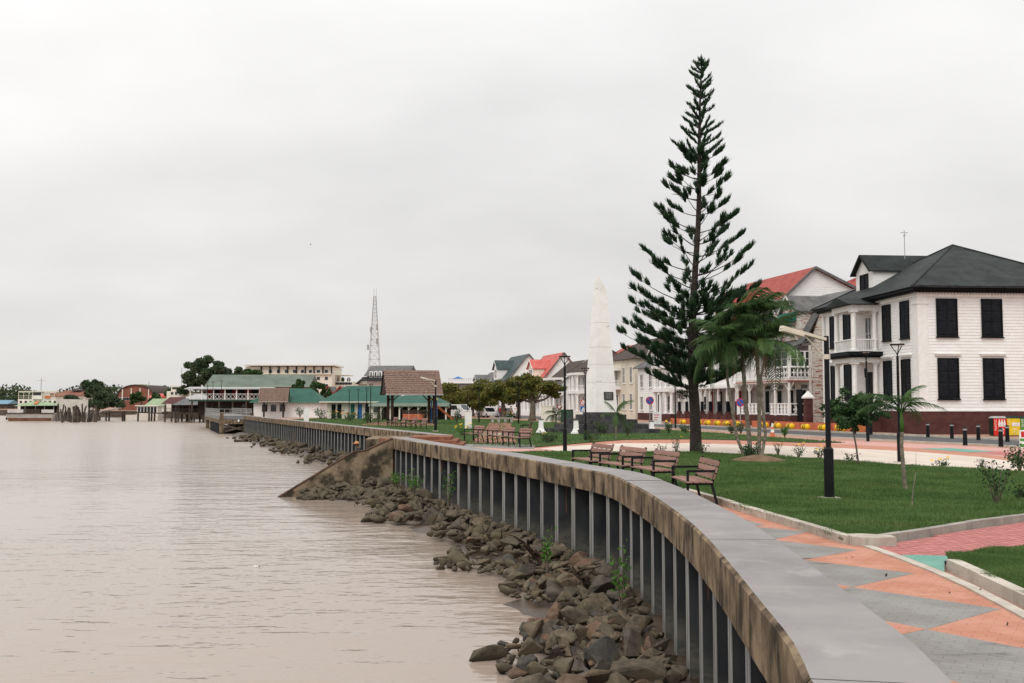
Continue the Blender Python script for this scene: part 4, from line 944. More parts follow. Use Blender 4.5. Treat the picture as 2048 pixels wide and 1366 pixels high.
# --- plainer houses farther down the street
def row_house(name, label, fr, LY, D, H, ZR, wallm, roofm, porch=None, dorm=None, cols=4, plinth=.9, gm=None, roof='gable', edge='white_trim', wm2='glass_dark', sk='glass', flare=.0, stor=2, plm='maroon'):
    h = thing(name, label, 'house', (fr.ox, fr.oy, -.03), fr.th)
    b = MB(); b.box(0, 0, plinth, D, LY, H); b.build('wall', wallm, h)
    b = MB(); b.box(-.06, -.06, 0, D+.06, LY+.06, plinth); b.build('plinth', plm, h)
    siding(h, 'E', 0, plinth, H, lambda z: (0, D), .25, wallm); siding(h, 'S', 0, plinth, H, lambda z: (0, LY), .25, wallm)
    if roof == 'gable':
        gable_wall(h, 'E', 0, 0, D, D/2, H, ZR, gm or wallm, .25, gm is None); gable_roof(h, 0, D, 0, LY, H, ZR, roofm, ov=.35, edge=edge, flare=flare)
    else: hip_roof(h, 0, D, 0, LY, H, (D/2, LY/2, ZR), roofm, .5, ridge=LY*.22)
    sh_ = (H-plinth)/stor
    for s in range(stor):
        for c in range(cols):
            u = LY*(c+.5)/cols-.5; z = plinth+sh_*s+.35
            if s == 0 and c == cols//2: door(h, 'S', 0, u, plinth, 1.05, min(2.4, sh_*.8), 'timber_dark')
            else: window(h, 'S', 0, u, z, 1.0, sh_*.62, sk, 'white_trim', wm2)
        for c in range(2): window(h, 'E', 0, D*(c+.5)/2-.5, plinth+sh_*s+.4, 1.0, sh_*.58, sk, 'white_trim', wm2)
    if gm is None and roof == 'gable': window(h, 'E', 0, D/2-.4, H+.4, .8, 1.2, 'glass', 'white_trim', wm2)
    if porch:
        pd, y0, y1, n, z1, z2 = porch
        b = MB(); b.box(-pd, y0, 0, -.07, y1, plinth-.02); b.build('porch_base', plm, h)
        b = MB(); b.box(-pd-.1, y0-.1, z1, -.03, y1+.1, z1+.4); b.build('porch_floor', 'white_trim', h)
        for i in range(n):
            yy = y0+.2+(y1-y0-.4)*i/(n-1); column(h, -pd+.25, yy, plinth-.02, z1, .20, 'white_trim', 10)
            if z2: column(h, -pd+.25, yy, z1+.4, z2, .17, 'white_trim', 10)
        if z2:
            b = MB(); b.box(-pd-.15, y0-.15, z2, .0, y1+.15, z2+.35); b.build('porch_roof', 'white_trim', h)
            balustrade(h, (-pd+.2, y0+.1, z1+.4), (-pd+.2, y1-.1, z1+.4), .85, 'white_trim', 'bars', int((y1-y0)/.3)); balustrade(h, (-pd+.2, y0+.1, z1+.4), (-.1, y0+.1, z1+.4), .85, 'white_trim', 'bars', 7)
    if dorm:
        for args in dorm: dormer(h, *args)
    return h
row_house('column_house', 'white two-storey house with round porch columns behind the tall pine', Fr(20.0, 115.5, 14), 15, 9, 6.6, 10.2, 'white_wood', 'roof_grey', (1.9, 0, 5.2, 4, 3.45, 6.2), [(-.0, 3, 8.2, 10.6, 6.8, 8.3, 9.4, 'white_wood', 'roof_grey')], 5, roof='hip')
row_house('cream_house', 'cream two-storey house with small balcony, right of the obelisk', Fr(16.2, 131.5, 14), 11, 9, 8.0, 11.0, 'cream_wall', 'roof_brown', (1.6, 5.5, 9.0, 2, 4.0, 6.6), None, 4, roof='hip', plm='cream_wall')
row_house('red_hip_house', 'white house with plain red hip roof partly behind the obelisk', Fr(14.6, 146, 14), 9, 10, 7.6, 11.0, 'white_wood', 'roof_red', None, None, 3, roof='hip', plm='white_wood')
row_house('dark_roof_house', 'white house with dark brown hip roof left of the obelisk', Fr(11.2, 150, 13), 8, 9, 7.0, 10.4, 'white_wood', 'roof_brown', (1.5, .5, 5, 3, 3.6, 6.4), None, 3, roof='hip', plm='white_wood')
row_house('portico_house', 'white porticoed house with blue-grey pediment beside the dark roofed house', Fr(8.2, 160, 13), 9, 7.5, 6.0, 9.0, 'white_wood', 'roof_brown', (1.8, 0, 8.5, 5, 3.4, 5.9), None, 4, gm='grey_gable', plm='white_wood')
row_house('red_roof_house', 'white house with steep salmon red roof and gabled dormer', Fr(5.0, 173, 13), 13, 8.2, 6.0, 10.9, 'white_wood', 'roof_pink', (1.6, 1, 9, 4, 3.3, 5.6), [(-.2, 3.6, 4.2, 8.4, 6.2, 8.4, 9.9, 'cream_trim', 'roof_pink')], 5, flare=.5, edge='roof_grey', plm='white_wood')
row_house('green_roof_house', 'white house with steep dark green roof and gabled dormer', Fr(-1.0, 196, 13), 15, 8.8, 6.8, 11.8, 'white_wood', 'roof_green', None, [(-.2, 3.6, 7.5, 11.5, 7.0, 9.2, 10.9, 'white_wood', 'roof_green')], 5, flare=.5, edge='roof_grey', plm='white_wood')
row_house('grey_roof_house', 'small white house with grey roof beyond the dark green roof', Fr(-6.5, 222, 14), 10, 8, 5.6, 9.2, 'white_wood', 'roof_grey', None, [(-.2, 3, 5, 8, 5.8, 7.4, 8.6, 'white_wood', 'roof_grey')], 3, plm='white_wood')
row_house('small_red_house', 'small house with red roof at the end of the house row', Fr(-9.8, 238, 14), 9, 8, 5.0, 8.0, 'cream_wall', 'roof_red', None, None, 3, plm='cream_wall')
# ------------------------------------------------------------------ vegetation
def cords(P, D, Ln, rad):
    """thin three-sided tapering cords: start points P, directions D, lengths, radii"""
    n = len(P); D = D/np.linalg.norm(D, axis=1, keepdims=True); ref = np.tile([0.31, .52, .79], (n, 1))
    a = np.cross(D, ref); a /= np.linalg.norm(a, axis=1, keepdims=True)+1e-9; b = np.cross(D, a); V = np.zeros((n, 7, 3))
    for j in range(3):
        t = 2*np.pi*j/3; o_ = a*np.cos(t)+b*np.sin(t)
        V[:, j] = P+o_*rad[:, None]*.8; V[:, 3+j] = P+D*(Ln*.62)[:, None]+np.array([0, 0, .06])*Ln[:, None]+o_*rad[:, None]
    V[:, 6] = P+D*Ln[:, None]+np.array([0, 0, .16])*Ln[:, None]
    base = np.arange(n)[:, None]*7; T = []
    for j in range(3):
        k = (j+1) % 3; T += [[j, k, 3+k], [j, 3+k, 3+j], [3+j, 3+k, 6]]
    return V.reshape(-1, 3), (base[:, None, :]+np.array(T)[None]).reshape(-1, 3)
def norfolk_pine():
    d0 = G(1392, 907).y; base = G(1392, 907)
    t = thing('norfolk_pine', 'tall dark Norfolk pine with tiered upswept branches behind the benches', 'tree', base)
    tp = [A(x, y, d0)-base for x, y in ((1392,909),(1390,860),(1387,800),(1384,745),(1386,650),(1390,560),(1396,420),(1400,280),(1402,170),(1402.5,108))]
    zs = np.array([p.z for p in tp]); xs = np.array([p.x for p in tp])
    tz = np.linspace(0, zs[-1], 40); tx = np.interp(tz, zs, xs); H_ = zs[-1]
    rad = np.interp(tz/H_, [0,.06,.2,.45,.7,.9,1], [.26,.225,.20,.125,.085,.04,.012])
    b = MB(); b.tube([(x+.006*math.sin(z*9)+.03*math.sin(z*.8), .006*math.cos(z*7), z) for x, z in zip(tx, tz)], list(rad), 12); b.build('trunk', 'pine_bark', t, True)
    py_h = [(108,6),(125,16),(170,26),(230,36),(300,52),(360,62),(400,74),(460,101),(545,118),(600,128),(650,150),(690,148),(725,140),(752,95)]
    hz = np.array([A(1400, y, d0).z-base.z for y, _ in py_h])[::-1]; hw = np.array([w_*d0/F for _, w_ in py_h])[::-1]
    br = MB(); VP, VD, VL, VR = [], [], [], []
    def plume(c, ax, ln, spread, k, up_):
        for _ in range(k):
            dv = ax*RNG.uniform(.25,1.0)+np.array([0,0,1])*RNG.uniform(.15,1.0)*up_+RNG.normal(0, spread, 3)
            VP.append(c+RNG.normal(0, .035, 3)); VD.append(dv); VL.append(ln*RNG.uniform(.55,1.15)); VR.append(RNG.uniform(.009,.016))
    def tuft(c, tg, side, ln, k, seg):
        for _ in range(k):
            q = c-tg*RNG.uniform(0, seg); an = RNG.uniform(0, 6.28); rad_ = np.array([-tg[1], tg[0], 0])*math.cos(an)+np.array([0,0,1])*math.sin(an)
            dv = tg*RNG.uniform(.35,1.1)+rad_*RNG.uniform(.1,.75)+np.array([0,0,1])*RNG.uniform(.35,.95)+side*.25
            VP.append(q+RNG.normal(0, .018, 3)); VD.append(dv); VL.append(ln*RNG.uniform(.6,1.15)); VR.append(RNG.uniform(.009,.017))
    z = H_-.30; turn = 0.0
    while z > hz[0]-.2:
        f = z/H_; rmax = float(np.interp(z, hz, hw)); nb = 5 if f > .42 else 7
        turn += .72
        for k in range(nb):
            an = turn+2*math.pi*k/nb+RNG.uniform(-.3,.3); ln = rmax*(RNG.uniform(.76,1.08) if f > .42 else RNG.uniform(.72,1.08))
            if RNG.random() < .06 and f < .85: continue
            r1, r2 = (.42,.18) if f > .76 else (.14,.34) if f > .42 else (.06,.28)
            z0 = z+RNG.uniform(-.16,.16)-ln*(r1+r2)*.75
            o_ = np.array([np.interp(z0, tz, tx), 0, z0]); ax = np.array([math.cos(an), math.sin(an), 0]); up3 = np.array([0,0,1.])
            def pt(s): return o_+ax*ln*s+up3*ln*(r1*s+r2*s*s)
            def tan(s): v = pt(min(1.05, s+.05))-pt(s-.05); return v/np.linalg.norm(v)
            ss = np.linspace(0, 1, 7); br.tube([tuple(pt(s)) for s in ss], list(np.interp(ss, [0,1], [.012+.008*ln, .006])), 5, False)
            z3 = np.zeros(3)
            if f > .76:
                for s in np.linspace(.15, 1, max(6, int(ln/.05))): tuft(pt(s), tan(s), z3, .15+.05*s, 7, .06)
            else:
                spots_ = [1.0, .88, .76] if f > .42 else [1.0, .88, .76, .62, .48, .34]
                if f > .42 and RNG.random() < .6: spots_.append(RNG.uniform(.5,.68))
                if f > .42 and RNG.random() < .35: spots_.append(RNG.uniform(.25,.4))
                if f <= .42 and RNG.random() < .6: spots_.append(RNG.uniform(.2,.4))
                for s in spots_:
                    if s < .95 and RNG.random() < (.22 if f > .42 else .14): continue
                    s = s-RNG.uniform(0,.04); tg = tan(s); side = np.array([-tg[1], tg[0], 0])*RNG.choice([-1, 1]); c = pt(s)
                    if s < .93:
                        l2 = RNG.uniform(.05,.32)*(1 if f > .42 else 1.5); c2 = c+(side*.8+tg*.45)*l2+up3*.10*l2; br.tube([tuple(c), tuple(c2)], [.008,.005], 4, False); c = c2
                    tuft(c+up3*.01, tg, side, RNG.uniform(.25,.36), 52 if f > .42 else 64, RNG.uniform(.16,.30))
                    if RNG.random() < .5: tuft(pt(s), tg, -side, RNG.uniform(.2,.3), 30, .18)
        z -= float(np.interp(f, [.35,.6,.76,1], [.42,.58,.40,.33]))
    for k in range(14):       # short epicormic tufts on the lower trunk
        zz = RNG.uniform(2.2, hz[0]+.6); an = RNG.uniform(0, 6.28); ax = np.array([math.cos(an), math.sin(an), 0])
        for s in (.25,.4,.55): plume(np.array([np.interp(zz, tz, tx), 0, zz])+ax*s, ax, .2, .3, 8, .6)
    br.build('branches', 'pine_bark', t, True, fix=False)
    V, T = cords(np.array(VP), np.array(VD), np.array(VL), np.array(VR))
    link('crown', npmesh('crown', V, T, 'pine_leaf'), t)
    return len(T)
norfolk_pine()

def frond_mesh(L_, n, ll, droop, wd, dry=False, vee=.5):
    """feather palm leaf along +x, arching down; rachis and leaflets"""
    b = MB(); ss = np.linspace(0, 1, 9)
    def P(s): return Vector((L_*s*(1-.12*droop*s), 0, L_*(.55*s-droop*s*s)))
    b.tube([P(s) for s in ss], [.022*(1-.8*s)+.003 for s in ss], 5)
    for i in range(n):
        s = .16+.84*(i+.5)/n; tg = (P(min(1, s+.03))-P(s-.03)).normalized(); l_ = ll*math.sin(math.pi*(.18+.72*s))**.6*random.uniform(.85,1.1)
        for sd in (-1, 1):
            a = P(s); sv = Vector((0, sd, 0)); up = tg.cross(sv)*sd
            dv = (sv*.8+tg*.55+Vector((0,0,vee*.25))).normalized(); m1 = a+dv*l_*.45+Vector((0,0,-l_*.06)); e = a+dv*l_*.75+Vector((0,0,-l_*random.uniform(.45,.85)))
            wv = tg*wd
            b.add([a-wv*.4, a+wv*.4, m1+wv, m1-wv, e], [(0,1,2,3), (3,2,4)])
    return b.mesh('frond', 'palm_dry' if dry else 'palm_leaf', fix=False)
FR = [frond_mesh(1.6, 24, .70, .95, .025), frond_mesh(1.45, 22, .66, 1.25, .025), frond_mesh(1.65, 24, .70, .7, .025)]
FRS = [frond_mesh(1.2, 24, .46, .75, .017), frond_mesh(1.1, 22, .44, 1.1, .017), frond_mesh(1.3, 24, .42, .35, .017)]
FRD = frond_mesh(1.3, 16, .4, 1.6, .018, True)
def palm(name, label, base, stems, nf, fr_, sc=1.0, group=None, pit=(-.7,.35)):
    t = thing(name, label, 'palm', base, 0, group)
    for path, r0 in stems:
        pts_ = [Vector(p)-Vector(base) for p in path]; b = MB(); rs = [pts_[0]]
        fine = []
        for a, c in zip(pts_, pts_[1:]):
            for k in range(6): fine.append(a.lerp(c, k/6))
        fine.append(pts_[-1]); m = len(fine)
        rad = [r0*(1.25 if i == 0 else 1-.25*i/m)*(1.07 if i % 2 else .97) for i in range(m)]
        b.tube(fine, rad, 9); b.build('trunk', 'palm_bark', t, True)
        top = pts_[-1]; c = MB(); c.tube([top-Vector((0,0,.02)), top+Vector((0,0,.25*sc)), top+Vector((0,0,.62*sc))], [r0*.85, r0*.95, r0*.35], 8); c.build('crownshaft', 'leaf_shoot', t, True)
        for k in range(nf):
            f = random.choice(fr_); o = link('frond', f, t, top+Vector((0,0,(.35+.3*random.random())*sc)), (0, random.uniform(*pit) if k % 5 else random.uniform(-1.1,-.7), 2.4*k+random.uniform(-.3,.3))); o.scale = (sc*random.uniform(.62,1.12),)*3
        if name == 'clump_palm':
            for k in range(2): o = link('dry_frond', FRD, t, top+Vector((0,0,.2)), (0, random.uniform(.1,.5), random.uniform(0,6.28))); o.scale = (.7,)*3
    return t
dp = G(1506, 916).y
st = lambda pix, dy: [A(x, y, dp+dy) for x, y in pix]
pm_ = palm('clump_palm', 'clump palm with four slender ringed trunks on a small earth mound', G(1506,918), [
    (st(((1492,922),(1473,873),(1463,810),(1455,760),(1453,715)), -.1), .06), (st(((1502,920),(1497,860),(1490,790),(1486,720),(1482,664)), .25), .085),
    (st(((1518,922),(1519,830),(1517,760),(1514,715),(1510,668)), .0), .075), (st(((1522,920),(1531,868),(1524,800),(1522,755),(1531,712)), -.25), .06)], 25, FR, 1.02, pit=(-.95,.7))
mnd = G(1512, 925); b = MB()
b.lathe([(.95,0),(.8,.07),(.5,.17),(.2,.24),(.02,.26)], 18, (0,0,0)); o = b.build('earth_mound', 'soil', None, True); o.location = (mnd.x, mnd.y-.3, .05); o.scale = (1.1,.8,.9); tag(o, 'low mound of bare brown earth at the foot of the clump palm', 'mound')
db = G(1812, 987).y
palm('young_palm', 'young single palm with pale swollen trunk on the near lawn', G(1812,987), [([A(1813,989,db), A(1809,960,db), A(1806,925,db), A(1803,892,db), A(1804,862,db)], .050)], 8, FRS, .82, pit=(-1.15,-.25))
dq = G(1232, 900).y; palm('young_palm', 'small young palm with arching leaves in front of the obelisk steps', G(1232,880), [([A(1232,881,G(1232,880).y), A(1232,850,G(1232,880).y)], .05)], 7, FRS, 1.1)
palm('young_palm', 'short bushy young palm beside the green cabinet', G(1112,857), [([A(1112,858,G(1112,857).y), A(1112,846,G(1112,857).y)], .06)], 8, FRS, 1.1)

def leaves(C_, size, flat=.0, aspect=.55):
    n = len(C_); a = RNG.normal(size=(n, 3)); a[:, 2] *= (1-flat); a /= np.linalg.norm(a, axis=1, keepdims=True)
    r = RNG.normal(size=(n, 3)); b_ = np.cross(a, r); b_ /= np.linalg.norm(b_, axis=1, keepdims=True); s = size*RNG.uniform(.6, 1.3, n)[:, None]
    V = np.stack([C_-a*s*.5, C_+b_*s*aspect*.5, C_+a*s*.5, C_-b_*s*aspect*.5], 1)
    return V.reshape(-1, 3), np.arange(n*4).reshape(-1, 4)
def clump_pts(cl, n):
    cl = np.array(cl, float); vol = cl[:,3]*cl[:,4]*cl[:,5]; k = RNG.choice(len(cl), n, p=(vol**.75)/(vol**.75).sum()); u = RNG.normal(size=(n, 3)); u /= np.linalg.norm(u, axis=1, keepdims=True)
    r = RNG.uniform(.35, 1, n)**.6; r *= RNG.uniform(.82, 1.12, n)
    return cl[k,:3]+u*r[:, None]*cl[k,3:6]
def tree(name, label, base, trunk_top, r0, cl, n, size, lm, group=None, cat='tree', bm_='bark', limbs=True, sub=4):
    """cl: foliage masses (x,y,z,rx,ry,rz) relative to the base; each is broken into smaller uneven clumps"""
    base = Vector(base); t = thing(name, label, cat, base, 0, group); b = MB(); tt = Vector(trunk_top)
    md = tt*.5+Vector((random.uniform(-.1,.1), 0, 0))*tt.z*.3
    b.tube([(0,0,-.05), tuple(md*.3), tuple(md), tuple(tt)], [r0*1.35, r0, r0*.85, r0*.7], 9)
    sm = []
    for c in cl:
        if limbs:
            e = Vector(c[:3]); m1 = tt.lerp(e, .5)+Vector((0,0,-.12*(e-tt).length)); b.tube([tuple(tt*.92), tuple(m1), tuple(e)], [r0*.5, r0*.32, r0*.1], 6)
        for _ in range(sub):
            u = RNG.normal(size=3); u /= np.linalg.norm(u); u *= RNG.uniform(.45,1.0); k = RNG.uniform(.26,.50)
            sm.append((c[0]+u[0]*c[3], c[1]+u[1]*c[4], c[2]+u[2]*c[5], c[3]*k, c[4]*k, c[5]*k))
    b.build('trunk', bm_, t, True)
    V, Q = leaves(clump_pts(sm, n), size); link('crown', npmesh('crown', V, Q, lm), t)
    return t
# small leafy tree on the near lawn
sp_ = G(1718, 934)
def rel(px, py, base, d=None): p = A(px, py, d or base.y)-Vector(base); return (p.x, p.y, p.z)
cl = [(*rel(x, y, sp_)[:1], dy, rel(x, y, sp_)[2], rx, rx, rz) for x, y, dy, rx, rz in ((1672,815,0,.42,.30),(1700,804,.3,.50,.36),(1728,810,-.2,.50,.36),(1754,822,.1,.38,.30),(1688,840,-.2,.46,.28),(1720,846,.25,.48,.27),(1705,822,0,.5,.38))]
tree('small_tree', 'small round-crowned leafy tree with thin leaning trunk beside the lamp post', sp_, rel(1704, 850, sp_), .032, cl, 4600, .12, 'leaf_dark', sub=14)
b = None
# dark bush at the palm foot, bushes and shrubs
def shrub(name, label, base, w_, hgt, n, size, lm, flowers=0, fm='flower_yellow', group=None, stems=7, cat='shrub'):
    t = thing(name, label, cat, base, random.uniform(0, 6), group); b = MB(); tips = []
    for i in range(stems):
        an = i*2.4+random.uniform(-.4,.4); rr = w_*.5*random.uniform(.25,1); tip = Vector((math.cos(an)*rr, math.sin(an)*rr, hgt*random.uniform(.6,1)))
        b.tube([(0,0,-.03), tuple(tip*.5+Vector((0,0,hgt*.12))), tuple(tip)], [.012+.006*hgt, .009, .004], 5); tips.append(tip)
    b.build('stems', 'bark', t)
    C_ = []
    for tip in tips:
        k = max(2, n//stems); s = RNG.uniform(.35, 1.02, k)[:, None]; C_.append(np.array(tip)*s+RNG.normal(0, .10*w_, (k, 3))*np.array([1,1,.6]))
    C_ = np.vstack(C_); C_[:,2] = np.maximum(C_[:,2], .02); V, Q = leaves(C_, size, aspect=.5); link('foliage', npmesh('foliage', V, Q, lm), t)
    for i in range(flowers):
        tip = tips[i % len(tips)]; f = MB()
        for k in range(5):
            a = k*1.257; c, s = math.cos(a)*.05, math.sin(a)*.05; f.add([(0,0,0), (c*.8-s*.4, s*.8+c*.4, .02), (c*1.3, s*1.3, .035), (c*.8+s*.4, s*.8-c*.4, .02)], [(0,1,2,3)])
        o = link('flower', f.mesh('flower', fm, fix=False), t, tip+Vector((random.uniform(-.08,.08), random.uniform(-.08,.08), .03)), (random.uniform(-.9,.4), random.uniform(-.5,.5), 0)); o.scale = (size*14,)*3
    return t
shrub('shrub', 'dark round shrub at the foot of the clump palm trunks', G(1500,922), .75, .65, 520, .09, 'leaf_dark')
YF = 'low yellow-flowered shrubs on the lawns'
for (x, y, w_, hg, n, fl, lb) in ((1556,912,.5,.55,60,2,'thin sparse shrub right of the clump palm by the cream paving'), (1597,918,.7,.6,110,4,'yellow-flowered shrub between the clump palm and the near arm lamp'), (1640,921,.55,.5,120,5,'bright yellow-flowered shrub just left of the near arm lamp post'),
        (1700,928,.6,.4,70,2,'small yellow-flowered shrub at the foot of the small round tree'), (1887,936,.55,.3,110,4,'low yellow-flowered shrub in the grass right of the young palm'), (1965,941,.7,.4,60,0,'low sparse leafy plant on the far edge of the near lawn'),
        (1352,912,.6,.7,90,2,'yellow-flowered shrub left of the pine trunk behind the benches'), (1325,909,.5,.45,60,1,'small yellow-flowered shrub behind the nearest bench backs'), (1405,912,.6,.6,110,0,'small leafy shrub right of the pine trunk')):
    shrub('shrub', lb, G(x, y), w_, hg, n, .075, 'leaf_dark', fl, group=YF)
shrub('shrub', 'dense dark shrub at the right edge of the near lawn', G(2040,945), 1.0, .75, 420, .10, 'leaf_dark')
shrub('sapling', 'spindly sapling with drooping leaves on the near lawn at right', G(1992,1016), .75, .95, 230, .085, 'leaf_dark', stems=5, cat='sapling')
shrub('sapling', 'small dark sapling cut by the right edge of the photo', G(2045,1006), .5, .4, 150, .08, 'leaf_dark', stems=5, cat='sapling')
t = thing('stake', 'thin bare stick standing in the grass beside the young palm', 'stake', G(1823,1022)); b = MB(); b.tube([(0,0,-.05),(.04,0,.4),(.10,0,.72)], [.014,.012,.008], 6); b.build('stick', 'palm_bark', t); b = MB(); b.tube([(.10,0,.7),(.12,.02,1.1)], [.004,.002], 4); V = b.build('twig', 'leaf_dark', t)
# mangrove shoots on the sea wall and the rubble
SH = 'green shoots at the foot of the sea wall'
for x, y, z, hg, w_, n, lb in ((1095,1150,-1.7,1.15,.4,80,'tall thin green shoot leaning on the sheet piles by the driftwood'), (1243,1230,-1.7,1.35,.5,100,'leafy green shoot growing highest against the near sheet piles'), (897,1012,-1.6,1.2,.7,130,'bright green shoot against the piles right of the river stair'), (828,988,-1.3,.95,.9,200,'bushy green shoots where stair wall meets the piles'), (795,975,-1.25,.6,.8,140,'low green shoots on the stones against the stair wall')):
    shrub('shoot', lb, G(x, y, z), w_, hg, n, .10, 'leaf_shoot', stems=4, group=SH, cat='plant')
# lawn shrubs and flower beds round the obelisk and along the far wall
BG = 'shrubs planted on the far lawns'
for i, (x, y, w_, hg, lm, fl, fm, lb) in enumerate(((925,872,1.3,.75,'leaf_shoot',14,'flower_yellow','pale green bush covered in yellow flowers beside the white pillar'), (1182,884,1.0,.6,'leaf_dark',0,'','dark bush beside the lamp post left of the near benches'), (1204,868,1.2,.8,'leaf_a',0,'','green bush in front of the obelisk steps'), (1095,886,1.3,.6,'leaf_a',2,'flower_yellow','low green bush on the lawn left of the front lamp post'), (1338,868,.9,.9,'leaf_a',2,'flower_yellow','yellow-flowered shrub under the no parking sign'), (1100,884,.8,.4,'leaf_a',0,'','low plant by the pale path edge'),
        (757,850,1.6,1.6,'leaf_dark',0,'','tall dark bush left of the shingled pavilion'), (850,846,1.4,1.7,'leaf_dark',0,'','tall conical bush in front of the pavilion'), (914,848,1.3,1.7,'leaf_dark',0,'','dark conical bush left of the white pillar'), (700,843,2.0,.9,'leaf_a',8,'flower_orange','orange-flowered bed beside the far wall'), (670,840,2.0,1.2,'leaf_a',6,'flower_orange','orange-flowered bushes nearer the green roof'), (640,838,2.2,1.5,'leaf_a',0,'','green bush before the white green-roofed market house'),
        (600,836,2.2,1.6,'leaf_a',0,'','green bush near the shingled kiosk'), (560,834,2.4,1.7,'leaf_a',4,'flower_orange','flowering bush right of the concrete pier'), (735,847,1.8,1.2,'leaf_a',0,'','round bush by the lamp post left of the pavilion'), (1020,845,1.6,1.4,'leaf_a',8,'flower_orange','orange-flowered planter bush beyond the pink walk'), (1370,866,1.0,.6,'leaf_a',0,'','low bush behind the pine trunk by the road'), (1462,868,1.0,.7,'leaf_a',0,'','low bush left of the palm by the road'), (1482,868,1.0,.8,'leaf_a',0,'','low bush beside the right no parking sign'), (1570,876,.6,.7,'leaf_shoot',0,'','small bright plant near the traffic cone'), (1255,872,1.0,.9,'leaf_a',0,'','feathery bush right of the small palm before the obelisk'))):
    shrub('shrub', lb, G(x, y, .03), w_, hg, 260, .09+.0012*max(0, G(x, y).y-40), lm, fl, fm or 'flower_yellow', group=BG, stems=9)
# almond trees in front of the houses
AT = 'spreading almond trees before the far houses'
def almond(px, py, d, crown, lb, n=6500, r0=.33, tz=2.4):
    base = Vector((xat(px, d), d, -.03)); cl = []
    for x, y, rx, rz, dy in crown:
        p = A(x, y, d)-base; cl.append((p.x, dy, p.z, rx*1.25, rx*1.1, rz*1.3))
    return tree('almond_tree', lb, base, (.1, 0, tz), r0, cl, n, .36, 'leaf_almond', AT, sub=9)
almond(1064, 838, 122, ((1040,776,1.6,.8,0),(1064,770,1.7,.9,.6),(1090,776,1.6,.75,-.5),(1112,784,1.1,.6,.3),(1030,790,1.2,.6,.3),(1055,762,1.2,.6,0)), 'almond tree with thick forked trunk, nearest the obelisk', r0=.42)
almond(1005, 838, 134, ((985,782,1.8,1.0,0),(1008,774,1.9,1.1,.6),(1030,784,1.6,.9,-.5),(996,798,1.7,.9,.3)), 'almond tree standing second from the obelisk')
almond(965, 836, 150, ((950,790,1.9,1.2,0),(968,782,2.0,1.2,.6),(985,792,1.8,1.1,-.5),(958,804,1.8,1.0,.3)), 'almond tree under the dark green roof, middle of the row')
almond(925, 835, 160, ((905,792,2.0,1.3,0),(925,784,2.1,1.3,.6),(943,794,1.9,1.2,-.5),(915,808,1.9,1.1,.3)), 'almond tree right of the shingled pavilion below the blue canopy')
almond(893, 835, 150, ((880,796,1.9,1.3,0),(895,788,1.9,1.3,.6),(872,808,1.7,1.1,-.5)), 'almond tree partly hidden by the shingled pavilion roof')
almond(1036, 838, 140, ((1022,788,1.8,1.0,0),(1042,782,1.9,1.0,.5),(1060,792,1.6,.9,-.4)), 'low almond tree filling the gap behind the thick forked trunk')
almond(945, 836, 165, ((932,798,2.0,1.2,0),(950,790,2.1,1.2,.5),(966,800,1.9,1.1,-.4)), 'far almond tree between the white van and the white car')
# ------------------------------------------------------------------ street furniture
BN = 'slatted park benches facing the river'
def make_bench(label):
    """length along +y, sitter looks to -x; origin under the middle"""
    t = thing('park_bench', label, 'bench', (0,0,0), 0, BN); Lb = 1.55
    for i, x in enumerate((-.24, -.11, .02, .15)):
        b = MB(); b.box(x-.055, -Lb/2, .415, x+.055, Lb/2, .445); b.build('seat_slat', 'slat', t)
    for i, (x, z) in enumerate(((.245,.535),(.285,.66),(.325,.785))):
        b = MB(); c = Vector((x, 0, z)); u = Vector((.30,0,.95)).normalized(); n_ = Vector((-u.z,0,u.x))
        v = [c+u*a*.055+n_*e*.014+Vector((0,f*Lb/2,0)) for f in (-1,1) for a in (-1,1) for e in (-1,1)]
        b.add(v, [(0,1,3,2),(4,6,7,5),(0,2,6,4),(1,5,7,3),(0,4,5,1),(2,3,7,6)]); b.build('back_slat', 'slat', t)
    for s in (-1, 1):
        y = s*(Lb/2-.06); w_ = .045
        b = MB(); b.bar((-.27,y,0),(-.27,y,.63),w_); b.build('leg', 'iron', t)
        b = MB(); b.bar((.30,y,0),(.19,y,.43),w_); b.build('leg', 'iron', t)
        b = MB(); b.bar((-.29,y,.395),(.22,y,.395),w_); b.build('seat_rail', 'iron', t)
        b = MB(); b.bar((-.292,y,.64),(.29,y,.64),w_); b.build('armrest', 'iron', t)
        b = MB(); b.bar((.205,y,.40),(.36,y,.86),w_); b.build('back_post', 'iron', t)
    b = MB()
    for y in (-.35, 0, .35): b.bar((.225,y,.46),(.35,y,.83),.03,.02)
    b.build('back_strap', 'iron', t)
    return t
inner = resample(offset(NEAR, 1.36), .05)
def on_path(px):
    best = min((p for p in inner if p.y > 18), key=lambda p: abs(1024+F*p.x/p.y-px)); i = inner.index(best)
    tn = (inner[min(i+6, len(inner)-1)]-inner[max(0, i-6)]).normalized(); return best, tn
spots = []
for px, lb in ((1384,'brown slatted bench nearest the camera, behind the coping'), (1306,'brown slatted bench second from the camera, just left of the nearest bench'), (1240,'brown slatted bench third from the camera in the front row'), (1181,'brown slatted bench at the far left end of the front row of four')):
    p, tn = on_path(px); spots.append((p, tn, lb, .07 if px < 1384 else .06))
tB = Vector((-.50, .866))
for px, py, lb in ((1046,893.5,'brown bench at the right end of the middle row before the pink walk'), (1012,892.5,'brown bench second from right in the middle row'), (978,891,'brown bench second from left in the middle row'), (948,889.5,'brown bench at the left end of the middle row, by the brick steps')):
    k_ = len(spots)-4; spots.append((Vector((.35-.78*k_, 46.2+2.0*k_)), fdir, lb, .045))
